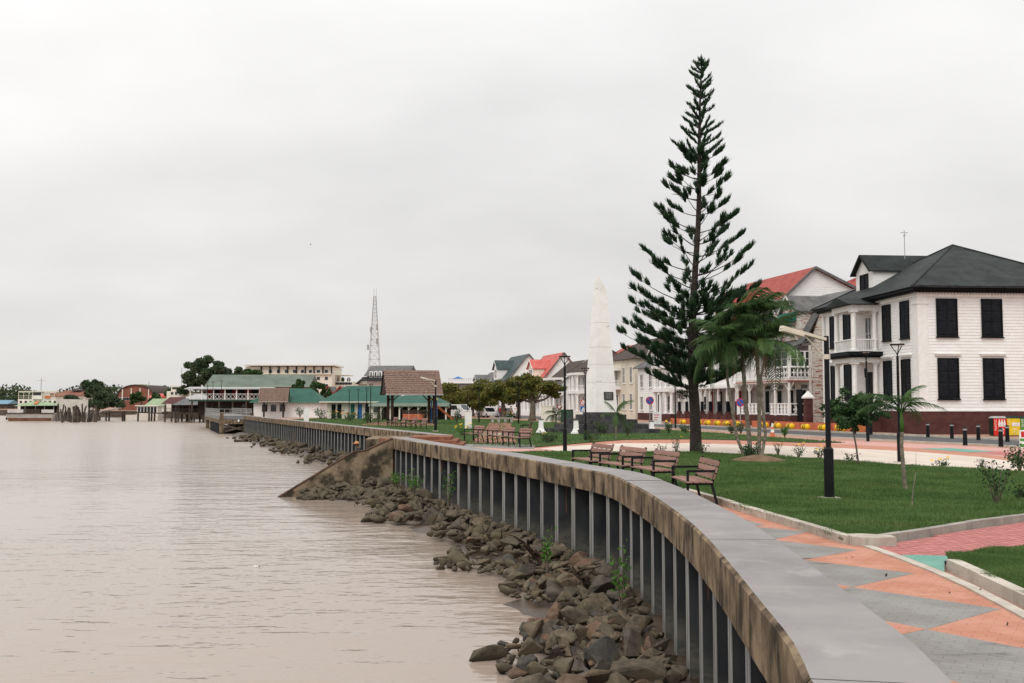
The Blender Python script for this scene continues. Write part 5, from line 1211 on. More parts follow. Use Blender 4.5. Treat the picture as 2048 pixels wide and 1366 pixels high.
for px, py, lb in ((842,859,'bench of the far row on the lawn, nearest the far arm lamp'), (822,857.5,'bench of the far row, second from the far arm lamp'), (802,856,'bench of the far row, third from the far arm lamp'), (785,854.5,'bench of the far row farthest from the far arm lamp')):
    spots.append((G(px, py).xy, fdir, lb, .03))
spots.append((G(1052, 872).xy, Vector((.1, 1)), 'single bench behind the middle row near the orange flowers', .04))
b0 = make_bench(spots[0][2])
for i, (p, tn, lb, z) in enumerate(spots):
    rz = math.atan2(tn.y, tn.x)-math.pi/2
    if i == 0: b0.location = (p.x, p.y, z); b0.rotation_euler[2] = rz
    else: copy_tree(b0, (p.x, p.y, z), rz, lb)
# lamps
LG = 'black lamp posts with forked tops'
def make_lamp(h_, label):
    t = thing('street_lamp', label, 'lamp post', (0,0,0), 0, LG)
    b = MB(); b.box(-.17,-.17,-.02,.17,.17,.03); b.build('base_plate', 'kerb', t)
    b = MB(); b.tube([(0,0,.03),(0,0,.98),(0,0,1.0)], [.085,.085,.055], 12); b.build('sleeve', 'iron', t)
    b = MB(); b.tube([(0,0,1.0),(0,0,h_-.42)], [.050,.045], 10); b.build('pole', 'iron', t)
    b = MB(); zf = h_-.42
    for k in range(3):
        a = k*2.094+.4; c, s = math.cos(a), math.sin(a); b.tube([(0,0,zf),(c*.04,s*.04,zf+.12),(c*.16,s*.16,zf+.28),(c*.21,s*.21,zf+.36)], .016, 6)
    b.build('fork', 'iron', t)
    b = MB(); b.lathe([(.02,zf+.36),(.235,zf+.36),(.245,zf+.385),(.235,zf+.41),(.02,zf+.42)], 18); hd = b.build('lamp_head', 'iron', t)
    b = MB(); b.lathe([(.02,zf+.34),(.17,zf+.345),(.19,zf+.362),(.02,zf+.358)], 16); b.build('diffuser', 'lamp_glass', hd)
    return t
lamps = [(1800,925,4.08,'tall black lamp post before the corner house, behind the young palm'), (1130,906,3.98,'tall black lamp post in front of the obelisk, left of the near benches'), (1171,881,4.0,'black lamp post at the left edge of the obelisk steps'), (958,846,4.2,'black lamp post before the almond trees, right of the white pillar'), (1037,848,4.1,'black lamp post beside the thick forked almond trunk'), (741,846.5,4.1,'black lamp post on the lawn left of the shingled pavilion'), (1351,857,4.4,'black lamp post beside the white columned house'), (1736,884,4.8,'black lamp post standing before the portico of the corner house'),
         (603,832,4.2,'lamp post before the white market house by the shingled kiosk'), (733,840,4.0,'short far lamp post left of the nearer one by the pavilion'), (698,838,4.0,'far lamp post in front of the green roof'), (716,838,4.0,'far lamp post in front of the blue door'), (414,826,5.5,'lamp post at the far end of the pier deck'), (442,827,5.4,'lamp post at the middle of the pier deck'), (425,826.5,5.3,'lamp post between the other two on the pier deck'), (935,838,4.0,'distant lamp post between the almond trees')]
l0 = None
for px, py, hh, lb in lamps:
    p = G(px, py) if py > 828 else Vector((*G(px, py, .45).xy, .45)); 
    if l0 is None: l0 = make_lamp(4.0, lb); l0.location = p; l0.scale = (1,1,hh/4.0)
    else: c = copy_tree(l0, p, 0, lb); c.scale = (1,1,hh/4.0)
def arm_lamp(px, py, pytop, arm, label):
    base = G(px, py); t = thing('arm_lamp', label, 'lamp post', base); d = base.y; zt = zat(pytop, d)-0; b = MB()
    b.box(-.2,-.16,.0,.2,.16,.10); b.build('base_plate', 'kerb', t)
    b = MB(); b.tube([(0,0,.1),(0,0,1.08),(0,0,1.12)], [.10,.10,.06], 14); b.build('sleeve', 'iron', t)
    b = MB(); b.tube([(0,0,1.12),(0,0,zt)], [.056,.052], 12); b.build('pole', 'iron', t)
    e = A(arm[0], arm[1], d)-base; z0 = zt-.07
    ar = MB(); ar.bar((-.03,0,z0), (e.x,-.25,e.z), .13, .06); a_ = ar.build('arm', 'lamp_cream', t)
    hd = MB(); p = Vector((e.x,-.25,e.z)); q = Vector((-.03,0,z0)).lerp(p, .52); hd.bar(q+Vector((0,0,-.055)), p+Vector((0,0,-.055)), .17, .05); hd.build('lamp_head', 'lamp_cream', a_)
    b = MB(); s_ = Vector((-.05,0,z0)).lerp(p, .50); b.tube([(-.05,0,zt-.42), tuple(s_)], .016, 6); b.build('brace', 'lamp_cream', t)
    b = MB(); b.tube([(0,0,zt-.48),(0,0,zt-.38)], .075, 10); b.build('clamp', 'lamp_cream', t)
arm_lamp(1659, 1004, 672, (1556,656), 'tall black post with cream angled solar lamp arm, on the near lawn')
arm_lamp(871, 864, 760, (842,754), 'black post with cream angled lamp arm in front of the shingled pavilion')

# obelisk on dark stone steps
ob = Vector((6.15, 69.5, 0)); th = R(24)
t = thing('obelisk', 'tall weathered white obelisk with broken slanted top and bronze plaque', 'monument', (ob.x, ob.y, 1.28), th)
wb, wt = .86, .34; zb, z1 = .15, 8.62
def sq(w_, z): return [(-w_,-w_,z),(w_,-w_,z),(w_,w_,z),(-w_,w_,z)]
b = MB(); b.box(-.92,-.92,0,.92,.92,.15); b.build('foot', 'dark_stone', t)
lv = [.15, 2.2, 3.45, 4.65, 6.35, z1]
for i in range(5):
    k0, k1 = [(z-zb)/(z1-zb) for z in (lv[i], lv[i+1])]; w0, w1 = wb+(wt-wb)*k0, wb+(wt-wb)*k1
    b = MB(); b.add(sq(w0, lv[i]+.012)+sq(w1, lv[i+1]-.004), [(3,2,1,0),(4,5,6,7),(0,1,5,4),(1,2,6,5),(2,3,7,6),(3,0,4,7)]); b.build('shaft_block', 'obelisk', t)
    b = MB(); b.box(-w1*.985,-w1*.985,lv[i+1]-.004,w1*.985,w1*.985,lv[i+1]+.012)
    if i < 4: b.build('joint', 'concrete', t)
b = MB(); w1 = wt; b.add(sq(w1, z1+.002)+[(-w1*.98,-w1*.98,z1+1.0),(w1*.96,-w1*.96,z1+.10),(w1*.9,w1*.9,z1+.06),(-w1*.96,w1*.9,z1+.45)], [(3,2,1,0),(4,5,6),(4,6,7),(0,1,5,4),(1,2,6,5),(2,3,7,6),(3,0,4,7)]); b.build('broken_tip', 'obelisk', t)
b = MB(); yy = -(wb+(wt-wb)*.12)-.02; b.box(-.18,yy-.045,1.0,.52,yy+.08,1.55); pl = b.build('plaque', 'bronze', t)
b = MB()
for i in range(7): b.box(-.10+.03*(i%2), yy-.052, 1.07+i*.062, .44-.04*(i%3), yy-.045, 1.09+i*.062)
b.build('raised_inscription', 'galv', pl)
s = thing('monument_steps', 'dark stone block steps carrying the white obelisk', 'steps', (ob.x, ob.y, 0), th)
for k in range(4):
    w_ = 2.95-k*.55; z0 = k*.32
    for side in range(4):
        n = 7-k; 
        for i in range(n):
            u0, u1 = -w_+2*w_*i/n+.008, -w_+2*w_*(i+1)/n-.008
            bb = MB(); tq = .5
            if side == 0: bb.box(u0,-w_,z0+.004,u1,-w_+tq,z0+.316)
            elif side == 1: bb.box(u0,w_-tq,z0+.004,u1,w_,z0+.316)
            elif side == 2: bb.box(-w_,max(u0,-w_+tq+.01),z0+.004,-w_+tq,min(u1,w_-tq-.01),z0+.316)
            else: bb.box(w_-tq,max(u0,-w_+tq+.01),z0+.004,w_,min(u1,w_-tq-.01),z0+.316)
            bb.build('stone', 'dark_stone', s)
b = MB(); b.box(-1.2,-1.2,.0,1.2,1.2,1.27); b.build('core', 'dark_stone', s)
# white stone posts, pillar, cabinets
PG = 'white flared stone posts round the obelisk'
def stone_post(px, py, hgt, lb):
    p = G(px, py); t = thing('stone_post', lb, 'post', p, R(10), PG); w0, w1 = .17, .105; b = MB()
    b.add([(-.3,-.3,0),(.3,-.3,0),(.3,.3,0),(-.3,.3,0),(-.27,-.27,.16),(.27,-.27,.16),(.27,.27,.16),(-.27,.27,.16)], [(0,1,5,4),(1,2,6,5),(2,3,7,6),(3,0,4,7),(4,5,6,7)]); b.build('foot', 'obelisk', t)
    b = MB(); b.add(sq(.22,.16)+sq(.15,.38)+sq(.125,hgt-.06), [(0,1,5,4),(1,2,6,5),(2,3,7,6),(3,0,4,7),(4,5,9,8),(5,6,10,9),(6,7,11,10),(7,4,8,11),(8,9,10,11)]); b.build('shaft', 'obelisk', t)
    b = MB(); b.box(-.15,-.15,hgt-.06,.15,.15,hgt); b.build('cap', 'dark_stone', t)
stone_post(1082, 866.5, .98, 'white flared stone post left of the obelisk steps'); stone_post(1152, 868.5, .98, 'white flared stone post at the left front corner of the obelisk steps'); stone_post(1303, 866, .85, 'white flared stone post below the left no parking sign')
p = G(936.5, 858.5); t = thing('white_pillar', 'plain white rectangular pillar on the lawn by yellow flowers', 'pillar', p, R(12)); b = MB(); b.box(-.25,-.2,.06,.25,.2,1.36); b.build('block', 'white_trim', t); b = MB(); b.box(-.29,-.24,0,.29,.24,.06); b.build('foot', 'concrete', t); b = MB(); b.box(-.26,-.21,1.36,.26,.21,1.39); b.build('cap', 'white_trim', t)
p = G(596, 836); t = thing('white_pillar', 'plain white pillar farther off beside the far wall benches', 'pillar', (xat(613,112), 112, 0), R(12)); b = MB(); b.box(-.28,-.2,.06,.28,.2,1.5); b.build('block', 'white_trim', t); b = MB(); b.box(-.32,-.24,0,.32,.24,.06); b.build('foot', 'concrete', t)
p = G(1096, 842); d = 108; t = thing('utility_cabinet', 'large cream utility cabinet under the almond tree', 'cabinet', (xat(1096, d), d, 0), R(-20))
b = MB(); b.box(-.62,-.5,.08,.62,.5,1.72); b.build('body', 'cream_trim', t); b = MB(); b.box(-.66,-.54,1.72,.66,.54,1.8); b.build('lid', 'cream_trim', t); b = MB(); b.box(-.66,-.4,.15,-.622,.4,1.6); b.build('side_door', 'galv', t); b = MB(); b.box(-.66,-.54,0,.66,.54,.08); b.build('foot', 'concrete', t)
t = thing('utility_cabinet', 'dark green utility cabinet left of the obelisk', 'cabinet', (xat(1134, 106), 106, 0), R(-15)); b = MB(); b.box(-.6,-.4,.06,.6,.4,1.35); b.build('body', 'cabinet_green', t)
for i in range(2): b = MB(); b.box(-.56+.57*i,-.43,.12,-.03+.57*i,-.402,1.28); b.build('door', 'cabinet_green', t)
b = MB(); b.box(-.64,-.44,1.35,.64,.44,1.42); b.build('lid', 'cabinet_green', t)
# traffic signs
def no_parking(px, py, pysign, lb, r=.30):
    p = G(px, py); d = p.y; t = thing('traffic_sign', lb, 'traffic sign', p); z = zat(pysign, d)
    b = MB(); b.tube([(0,0,-.05),(0,0,z+r*.9)], .03, 8); b.build('pole', 'galv', t)
    def disc(r_, y0, y1, m, nm, par): b = MB(); b.tube([(0,y0,z),(0,y1,z)], r_, 28); return b.build(nm, m, par)
    dk = disc(r, -.035, -.05, 'sign_red', 'sign_disc', t); disc(r*.80, -.05, -.054, 'sign_blue', 'blue_field', dk)
    b = MB(); a = r*.58; b.bar((-a,-.057,z+a),(a,-.057,z-a),.006,r*.2,up=(.7,0,.7)); b.build('slash', 'sign_red', dk)
    return t, z
t, z = no_parking(1300, 862, 801, 'no parking sign between the pine and the obelisk with small notice below')
b = MB(); b.box(.20,-.05,z-1.75,.85,-.02,z-.85); b.build('notice_board', 'sign_white', t); b = MB(); b.bar((.52,-.035,z-1.75),(.52,-.035,.0),.04); b.build('notice_post', 'galv', t)
b = MB()
for i in range(3): b.box(.30,-.054,z-1.1-i*.18,.74-.1*i,-.05,z-1.04-i*.18)
b.build('notice_print', 'sign_red', t)
no_parking(1481, 866, 805, 'no parking sign seen between the clump palm trunks')
p = Vector((xat(1166, 118), 118, 0)); t = thing('traffic_sign', 'red round sign above a blue pedestrian crossing sign left of the obelisk', 'traffic sign', p); z = zat(805, 118)
b = MB(); b.tube([(0,0,-.05),(0,0,z+.4)], .035, 8); b.build('pole', 'galv', t)
b = MB(); b.tube([(0,-.04,z),(0,-.06,z)], .34, 26); k = b.build('sign_disc', 'sign_red', t); b = MB(); b.tube([(0,-.06,z),(0,-.064,z)], .25, 26); b.build('white_field', 'sign_white', k); b = MB(); b.bar((-.2,-.067,z+.2),(.2,-.067,z-.2),.006,.07,up=(.7,0,.7)); b.build('slash', 'sign_red', k)
b = MB(); b.box(-.32,-.06,z-1.08,.32,-.04,z-.44); k = b.build('sign_square', 'sign_blue', t); b = MB(); b.add([(-.24,-.064,z-1.0),(.24,-.064,z-1.0),(0,-.064,z-.52)], [(0,1,2)]); k2_ = b.build('white_triangle', 'sign_white', k); b = MB(); b.bar((0,-.068,z-.66),(0,-.068,z-.80),.05,.006); b.bar((0,-.068,z-.80),(-.07,-.068,z-.95),.03,.006); b.bar((0,-.068,z-.80),(.07,-.068,z-.95),.03,.006); b.build('walking_figure', 'black_paint', k2_)
p = Vector((xat(1119, 122), 122, 0)); t = thing('traffic_sign', 'small round red and white sign behind the green cabinet', 'traffic sign', p); z = zat(814, 122)
b = MB(); b.tube([(0,0,-.05),(0,0,z+.3)], .03, 8); b.build('pole', 'galv', t); b = MB(); b.tube([(0,-.04,z),(0,-.06,z)], .3, 24); k = b.build('sign_disc', 'sign_red', t); b = MB(); b.tube([(0,-.06,z),(0,-.064,z)], .2, 24); b.build('white_field', 'sign_white', k)
# board at the right edge of the photo
p = G(2052, 935); t = thing('info_board', 'green and white printed board on a post at the right edge', 'sign', p, R(0)); z = lambda y: zat(y, p.y)-0
b = MB(); b.tube([(0,0,-.05),(0,0,z(858))], .03, 8); b.build('post', 'galv', t); b = MB(); b.box(-.2,-.05,z(897),.35,-.03,z(860)); k = b.build('panel', 'sign_white', t)
b = MB(); b.box(-.19,-.056,z(882),.34,-.05,z(877)); b.box(-.19,-.056,z(894),.34,-.05,z(888)); b.build('green_stripe', 'bin_green', k); b = MB(); b.box(-.15,-.056,z(874),-.05,-.05,z(863)); b.build('red_mark', 'sign_red', k)
# bollards
BL = 'black bollards along the street'
def make_bollard(lb):
    t = thing('bollard', lb, 'bollard', (0,0,0), 0, BL); b = MB(); b.lathe([(.115,0),(.105,.1),(.095,.70),(.098,.72)], 14); b.build('shaft', 'iron', t)
    b = MB(); b.lathe([(.098,.721),(.097,.80)], 14); b.build('reflective_band', 'galv', t); b = MB(); b.lathe([(.097,.801),(.085,.86),(.04,.885),(.002,.89)], 14); b.build('cap', 'iron', t); return t
bl = [(1930.5,890.5,'black bollard nearest the middle of the corner house side wall'), (2002,893.5,'black bollard in front of the red recycling bin'), (1856,874.5,'black bollard below the left shuttered window of the side wall'), (1904,877,'black bollard between two others on the far pavement'), (1957,880,'black bollard on the far pavement left of the recycling bins'), (2015,883.5,'black bollard between the red and yellow recycling bins'), (1709,868,'black bollard behind the crown of the small round tree'), (1742,869,'black bollard beside the portico lamp post')]
k0 = None
for px, py, lb in bl:
    if k0 is None: k0 = make_bollard(lb); k0.location = G(px, py)
    else: copy_tree(k0, G(px, py), 0, lb)
# recycling bins
def text_mesh(s_, size):
    c = bpy.data.curves.new('txt', 'FONT'); c.body = s_; c.size = size; c.extrude = .003; c.align_x = 'LEFT'
    o = bpy.data.objects.new('txt', c); COL.objects.link(o); bpy.context.view_layer.update()
    me = bpy.data.meshes.new_from_object(o.evaluated_get(bpy.context.evaluated_depsgraph_get())); bpy.data.objects.remove(o); bpy.data.curves.remove(c); return me
dB = 63.0; x0 = xat(1986.5, dB)
def recycle(i, m, word, icon, pm2, lb):
    w_ = .83; t = thing('recycling_bin', lb, 'recycling bin', (x0+i*(w_+.012), dB, -.02), R(1)); H2 = 1.13
    b = MB(); b.box(0,.05,0.03,w_,.62,H2); b.build('body', 'bin_dark', t)
    b = MB(); b.box(.005,.02,.06,w_-.005,.05,H2-.02); fp = b.build('front_panel', m, t)
    b = MB(); b.add([(-.02,.0,H2+.002),(w_+.0,.0,H2+.002),(w_+.0,.66,H2+.002),(-.02,.66,H2+.002),(.06,.25,H2+.12),(w_-.0,.25,H2+.12),(w_-.0,.5,H2+.12),(.06,.5,H2+.12)], [(0,1,5,4),(1,2,6,5),(2,3,7,6),(3,0,4,7),(4,5,6,7)]); b.build('lid', 'zinc' if i == 0 else 'bin_dark', t)
    me = text_mesh(word, .185); me.materials.append(MATS[pm2]); link('lettering', me, fp, (.185,.016,H2-.05-.72*(len(word)/7)), (math.pi/2, -math.pi/2, 0))
    ic = MB()
    if icon == 'bottle':
        for k in range(3): ic.tube([(.36+k*.16,.018,.60),(.36+k*.16,.018,.84),(.36+k*.16,.018,.95),(.36+k*.16,.018,1.05)], [.07,.07,.035,.03], 12)
    elif icon == 'can':
        for k in range(3): ic.box(.30+k*.17,.012,.62,.455+k*.17,.018,.86)
    else:
        for k in range(3): ic.tube([(.36+k*.16,.018,.60),(.36+k*.16,.018,1.0)], [.07,.05], 12)
    ic.v = [(x, .012+(y-.018)*.02, z) for x, y, z in ic.v]; ic.build('pictogram', 'print_white', fp)
    pr = MB(); pr.box(.34,.013,.46,.62,.018,.50); pr.box(.32,.013,.39,.66,.018,.43); pr.build('small_print', pm2, fp)
    rg = MB(); n = 20
    for k in range(n):
        a0, a1 = 2*math.pi*k/n, 2*math.pi*(k+.8)/n; rg.bar((.50+.10*math.cos(a0),.015,.22+.10*math.sin(a0)),(.50+.10*math.cos(a1),.015,.22+.10*math.sin(a1)),.006,.045,up=(math.cos(a0),0,math.sin(a0)))
    rg.build('recycling_mark', pm2, fp)
recycle(0, 'bin_red', 'PLASTIC', 'bottle', 'print_white', 'red recycling bin lettered PLASTIC beside the corner house')
recycle(1, 'bin_yellow', 'CANS', 'can', 'print_pale', 'yellow recycling bin with can pictogram, right of the red one')
recycle(2, 'bin_green', 'GLASS', 'glass', 'print_white', 'green recycling bin at the right edge of the photo')
# orange barriers and yellow drums along the far kerb
kerbp = resample(offset(RF, .65), .1); kpx = [1024+F*p.x/p.y for p in kerbp]
def kat(px): i = min((j for j in range(len(kerbp)) if kerbp[j].y > 50), key=lambda j: abs(kpx[j]-px)); t = (kerbp[min(i+5,len(kerbp)-1)]-kerbp[i-5]).normalized(); return kerbp[i], t
def make_drum(lb):
    t = thing('yellow_drum', lb, 'drum', (0,0,0), 0, 'yellow drums with black bands along the kerb'); b = MB()
    b.tube([(0,-.52,.27),(0,-.50,.27),(0,-.44,.27),(0,-.30,.27),(0,.30,.27),(0,.44,.27),(0,.5,.27),(0,.52,.27)], [.02,.13,.22,.27,.27,.22,.13,.02], 16); b.build('body', 'drum_yellow', t, True)
    for y in (-.22, .02):
        b = MB(); b.tube([(0,y,.27),(0,y+.10,.27)], .277, 16); b.build('black_band', 'black_paint', t, True)
    return t
b0 = None; dn = ('right end of the row','second from the right end','third from the right end','fourth from the right end','behind the traffic cone','behind the right palm trunk','left of the palm trunks','beside the right no parking sign','sixth left of the traffic cone','right of the pine trunk','just right of the pine trunk','left of the pine trunk')
for i, px in enumerate((1683,1646,1612,1581,1555,1530,1475,1453,1435,1416,1399,1367)):
    p, tn = kat(px); rz = math.atan2(tn.y, tn.x)-math.pi/2; lb = 'yellow kerb drum with black bands, '+dn[i]
    if b0 is None: b0 = make_drum(lb); b0.location = (p.x-.1, p.y, .06); b0.rotation_euler[2] = rz
    else: copy_tree(b0, (p.x-.1, p.y, .06), rz, lb).scale = (.85,.85,.85)
def make_barrier(lb):
    t = thing('planter_barrier', lb, 'planter', (0,0,0), 0, 'orange planter boxes along the far pavement'); b = MB()
    b.box(-.3,-1.0,.03,.3,-.94,.62); b.box(-.3,.94,.03,.3,1.0,.62); b.box(-.3,-.94,.03,-.24,.94,.62); b.box(.24,-.94,.03,.3,.94,.62); b.build('box', 'barrier_orange', t)
    b = MB(); b.box(-.24,-.94,.03,.24,.94,.5); b.build('earth', 'soil', t); b = MB(); b.box(-.25,-.8,0,.25,-.6,.03); b.box(-.25,.6,0,.25,.8,.03); b.build('foot', 'concrete', t); return t
b0 = None
for i, px in enumerate((1665,1630,1600,1570,1545,1500,1460,1442,1425,1408,1385,1372,1350,1338)):
    p, tn = kat(px); rz = math.atan2(tn.y, tn.x)-math.pi/2; q = p+Vector((tn.y, -tn.x))*.9; lb = 'orange planter box on the far pavement, number %s from its right end' % ('one two three four five six seven eight nine ten eleven twelve thirteen fourteen'.split()[i])
    if b0 is None: b0 = make_barrier(lb); b0.location = (q.x, q.y, -.03); b0.rotation_euler[2] = rz
    else: copy_tree(b0, (q.x, q.y, -.03), rz, lb)
p, tn = kat(1699); t = thing('planter_pot', 'small square orange planter behind the small round tree trunk', 'planter', (p.x+.6, p.y, -.03)); b = MB(); b.add(sq(.28,0)+sq(.34,.75), [(0,1,5,4),(1,2,6,5),(2,3,7,6),(3,0,4,7),(4,5,6,7)]); b.build('pot', 'pot_orange', t); b = MB(); b.box(-.3,-.3,.75,.3,.3,.78); b.build('earth', 'soil', t)
p = G(1545, 874.5); t = thing('traffic_cone', 'orange and white traffic cone on the near road edge', 'traffic cone', p)
b = MB(); b.box(-.2,-.2,0,.2,.2,.05); b.build('base', 'barrier_orange', t); b = MB(); b.lathe([(.15,.05),(.12,.30)], 14); b.build('cone', 'barrier_orange', t); b = MB(); b.lathe([(.118,.301),(.095,.48)], 14); b.build('white_band', 'sign_white', t); b = MB(); b.lathe([(.094,.481),(.075,.62)], 14); b.build('orange_band', 'barrier_orange', t); b = MB(); b.lathe([(.074,.621),(.04,.85)], 14); b.build('white_tip', 'sign_white', t)
# pavilion with shingle roof
def pavilion(px0, d, rz, W_, D_, ze, zr, label, base_z=0.0):
    t = thing('pavilion', label, 'pavilion', (xat(px0, d), d, base_z), rz)
    for x in (-W_/2+.75, W_/2-.75):
        for y in (-D_/2+.75, D_/2-.75):
            b = MB(); b.box(x-.13,y-.13,0,x+.13,y+.13,ze); b.build('post', 'timber_dark', t)
            b = MB(); sx = 1 if x < 0 else -1; b.bar((x+.1*sx,y,ze-.65),(x+.7*sx,y,ze-.05),.10); b.build('brace', 'timber_dark', t)
    for y in (-D_/2+.75, D_/2-.75): b = MB(); b.box(-W_/2+.2,y-.09,ze,W_/2-.2,y+.09,ze+.2); b.build('beam', 'timber_dark', t)
    r = MB()
    for s in (-1, 1):
        q = [(-W_/2,s*D_/2,ze-.1),(W_/2,s*D_/2,ze-.1),(W_/2,0,zr),(-W_/2,0,zr)]; r.add(q+[(a,c_,e+.06) for a, c_, e in q], [(0,1,2,3),(4,5,6,7),(0,1,5,4),(1,2,6,5),(2,3,7,6),(3,0,4,7)])
    rf = r.build('roof_deck', 'timber_dark', t); sh_ = MB(); rows = 13; cols = int(W_/.17); sl = math.hypot(D_/2, zr-ze+.1)
    for s in (-1, 1):
        dn_ = Vector((0,s*D_/2,-(zr-ze+.1))).normalized(); nm = Vector((0, s*(zr-ze+.1), D_/2)).normalized()
        for r_ in range(rows):
            for c in range(cols):
                x0_ = -W_/2+W_*c/cols+.006+(.06 if r_%2 else -.0); x1_ = min(W_/2, x0_+W_/cols-.014)
                a = Vector((0,0,zr))+dn_*(sl*r_/rows)+nm*.065; e = Vector((0,0,zr))+dn_*(sl*(r_+1.12)/rows+random.uniform(-.03,.03))+nm*(.11+random.uniform(0,.02))
                sh_.add([(x0_,a.y,a.z),(x1_,a.y,a.z),(x1_,e.y,e.z),(x0_,e.y,e.z),(x0_,e.y-nm.y*.03,e.z-nm.z*.03),(x1_,e.y-nm.y*.03,e.z-nm.z*.03)], [(0,1,2,3),(3,2,5,4)])
    sh_.build('shingles', 'shingle', rf, kind='stuff', fix=False)
    g_ = MB()
    for x in (-W_/2+.12, W_/2-.22): g_.prism([(x,-D_/2+.1,ze-.05),(x,D_/2-.1,ze-.05),(x,0,zr-.1)], (.1,0,0))
    g_.build('gable_boards', 'timber_dark', t); g_ = MB(); g_.box(-W_/2-.03,-D_/2-.14,ze-.14,W_/2+.03,-D_/2-.03,ze-.04); g_.build('gutter', 'zinc', t)
    return t
pavilion(822, 101, R(15), 5.7, 4.4, 3.0, 5.35, 'open timber pavilion with steep weathered shingle roof on the lawn')
pavilion(549, 150, R(8), 4.3, 4.0, 2.4, 4.35, 'small shingle-roofed kiosk before the white market house')
# ------------------------------------------------------------------ far waterfront
def zz(py, d): return zat(py, d)
# concrete pier at the end of the far wall
pl_ = G(440, 868, WATER).xy; pd_ = (G(411, 855.5, WATER).xy-pl_).normalized(); prz = math.atan2(pd_.y, pd_.x)-math.pi/2
t = thing('concrete_pier', 'low concrete landing pier with grey railing at the end of the far wall', 'pier', (pl_.x, pl_.y, WATER), prz); W_, Lp = 4.4, 40.0
b = MB(); b.box(-.15,-.15,1.35,W_+.15,.45,1.95); b.build('front_beam', 'cap_side', t)
b = MB(); b.box(-.15,.46,1.45,.5,Lp,1.95); b.build('side_beam', 'cap_side', t); b = MB(); b.box(W_-.5,.46,1.45,W_+.15,Lp,1.95); b.build('side_beam', 'cap_side', t)
b = MB(); b.box(-.1,2.5,1.96,W_+.1,Lp,2.45); b.build('deck', 'pave_grey', t)
for x in (.2, W_-.2):
    for y in (.15, 12, 24, 36): b = MB(); b.box(x-.28,y-.25,-1.5,x+.28,y+.25,1.35); b.build('pile_column', 'cap_side', t)
    b = MB(); b.box(x-.25,-.1,1.96,x+.25,.4,2.9); b.build('bollard_block', 'cap_side', t)
b = MB(); b.bar((.4,.1,.3),(W_-.4,.1,1.2),.25); b.bar((.4,.12,1.2),(W_-.4,.12,.3),.25); b.build('cross_bracing', 'timber_old', t)
for i in range(16): b = MB(); b.box(-.12,1.2+i*1.25,-1.5,-.02,1.45+i*1.25,1.45); b.build('sheet_pile', 'sheet_pile', t)
b = MB(); b.box(-.02,1,-1.5,.04,22,1.45); b.build('sheet_pan', 'sheet_pile', t)
for x in (0.0, W_):
    b = MB()
    for z in (2.75,3.05,3.4): b.bar((x,2.6,z),(x,Lp,z),.06)
    for i in range(20): b.bar((x,2.6+i*1.9,2.45),(x,2.6+i*1.9,3.4),.07)
    b.build('railing', 'galv', t)
b = MB(); b.bar((0,2.55,3.4),(W_,2.55,3.4),.06); b.bar((0,2.55,2.9),(W_,2.55,2.9),.06)
for i in range(7): b.bar((W_*i/6,2.55,2.0),(W_*i/6,2.55,3.4),.06)
b.build('railing', 'galv', t)
b = MB(); b.prism([(.5,.5,2.0),(W_-.5,.5,2.0),(W_-.5,2.5,2.45),(.5,2.5,2.45)], (0,0,-.15)); b.build('ramp', 'asphalt', t)
b = MB(); b.lathe([(.02,0),(.11,.05),(.14,.2),(.08,.34),(.02,.36)], 10, (W_*.55,-.3,1.6)); b.build('buoy_float', 'sign_white', t)

def gbuild(name, label, px0, px1, d, depth, z0, ze, zr, wm_, rm, ridge='x', rz=0.0, wins=None, hip=0.0, ov=.5, group=None, cat='building', edge='white_trim', ground=-.03, wpane='glass_dark'):
    """far building: front wall at distance d between two pixel columns"""
    xa, xb = xat(px0, d), xat(px1, d); W2 = xb-xa; t = thing(name, label, cat, ((xa+xb)/2, d, ground), rz, group); h_ = W2/2
    b = MB(); b.box(-h_,0,z0,h_,depth,ze); b.build('wall', wm_, t)
    if zr > ze:
        if ridge == 'x':
            r = MB(); c = [(-h_-ov,-ov,ze),(h_+ov,-ov,ze),(h_+ov,depth+ov,ze),(-h_-ov,depth+ov,ze)]; k = hip*depth/2
            if hip: k = hip*W2/2
            r.add(c+[(-h_-ov*(not hip)+k,depth/2,zr),(h_+ov*(not hip)-k,depth/2,zr)], [(0,1,5,4),(1,2,5),(2,3,4,5),(3,0,4),(3,2,1,0)]); r.build('roof', rm, t)
        else:
            r = MB(); r.add([(-h_-ov,-ov,ze),(h_+ov,-ov,ze),(0,-ov,zr),(-h_-ov,depth,ze),(h_+ov,depth,ze),(0,depth,zr)], [(0,2,5,3),(1,4,5,2),(3,4,1,0)]); r.build('roof', rm, t)
            g_ = MB(); g_.add([(-h_,-.02,ze),(h_,-.02,ze),(0,-.02,zr-.15)], [(0,1,2)]); g_.build('gable', wm_, t)
            for s_ in (-1,1): e = MB(); e.bar((s_*(h_+ov),-ov-.03,ze),(0,-ov-.03,zr),.08,.22); e.build('bargeboard', edge, t)
    for w_ in wins or ():
        (x0_, x1_, n, zb_, hh, ww) = w_
        for i in range(n):
            u = (x0_+(x1_-x0_)*(i+.5)/n)*W2-h_; wb_ = MB(); wb_.box(u-ww/2-.08,-.06,zb_-.08,u+ww/2+.08,-.005,zb_+hh+.08); fr_ = wb_.build('window', 'white_trim', t)
            pb_ = MB(); pb_.box(u-ww/2,-.09,zb_,u+ww/2,-.061,zb_+hh); pb_.build('pane', wpane, fr_)
    return t
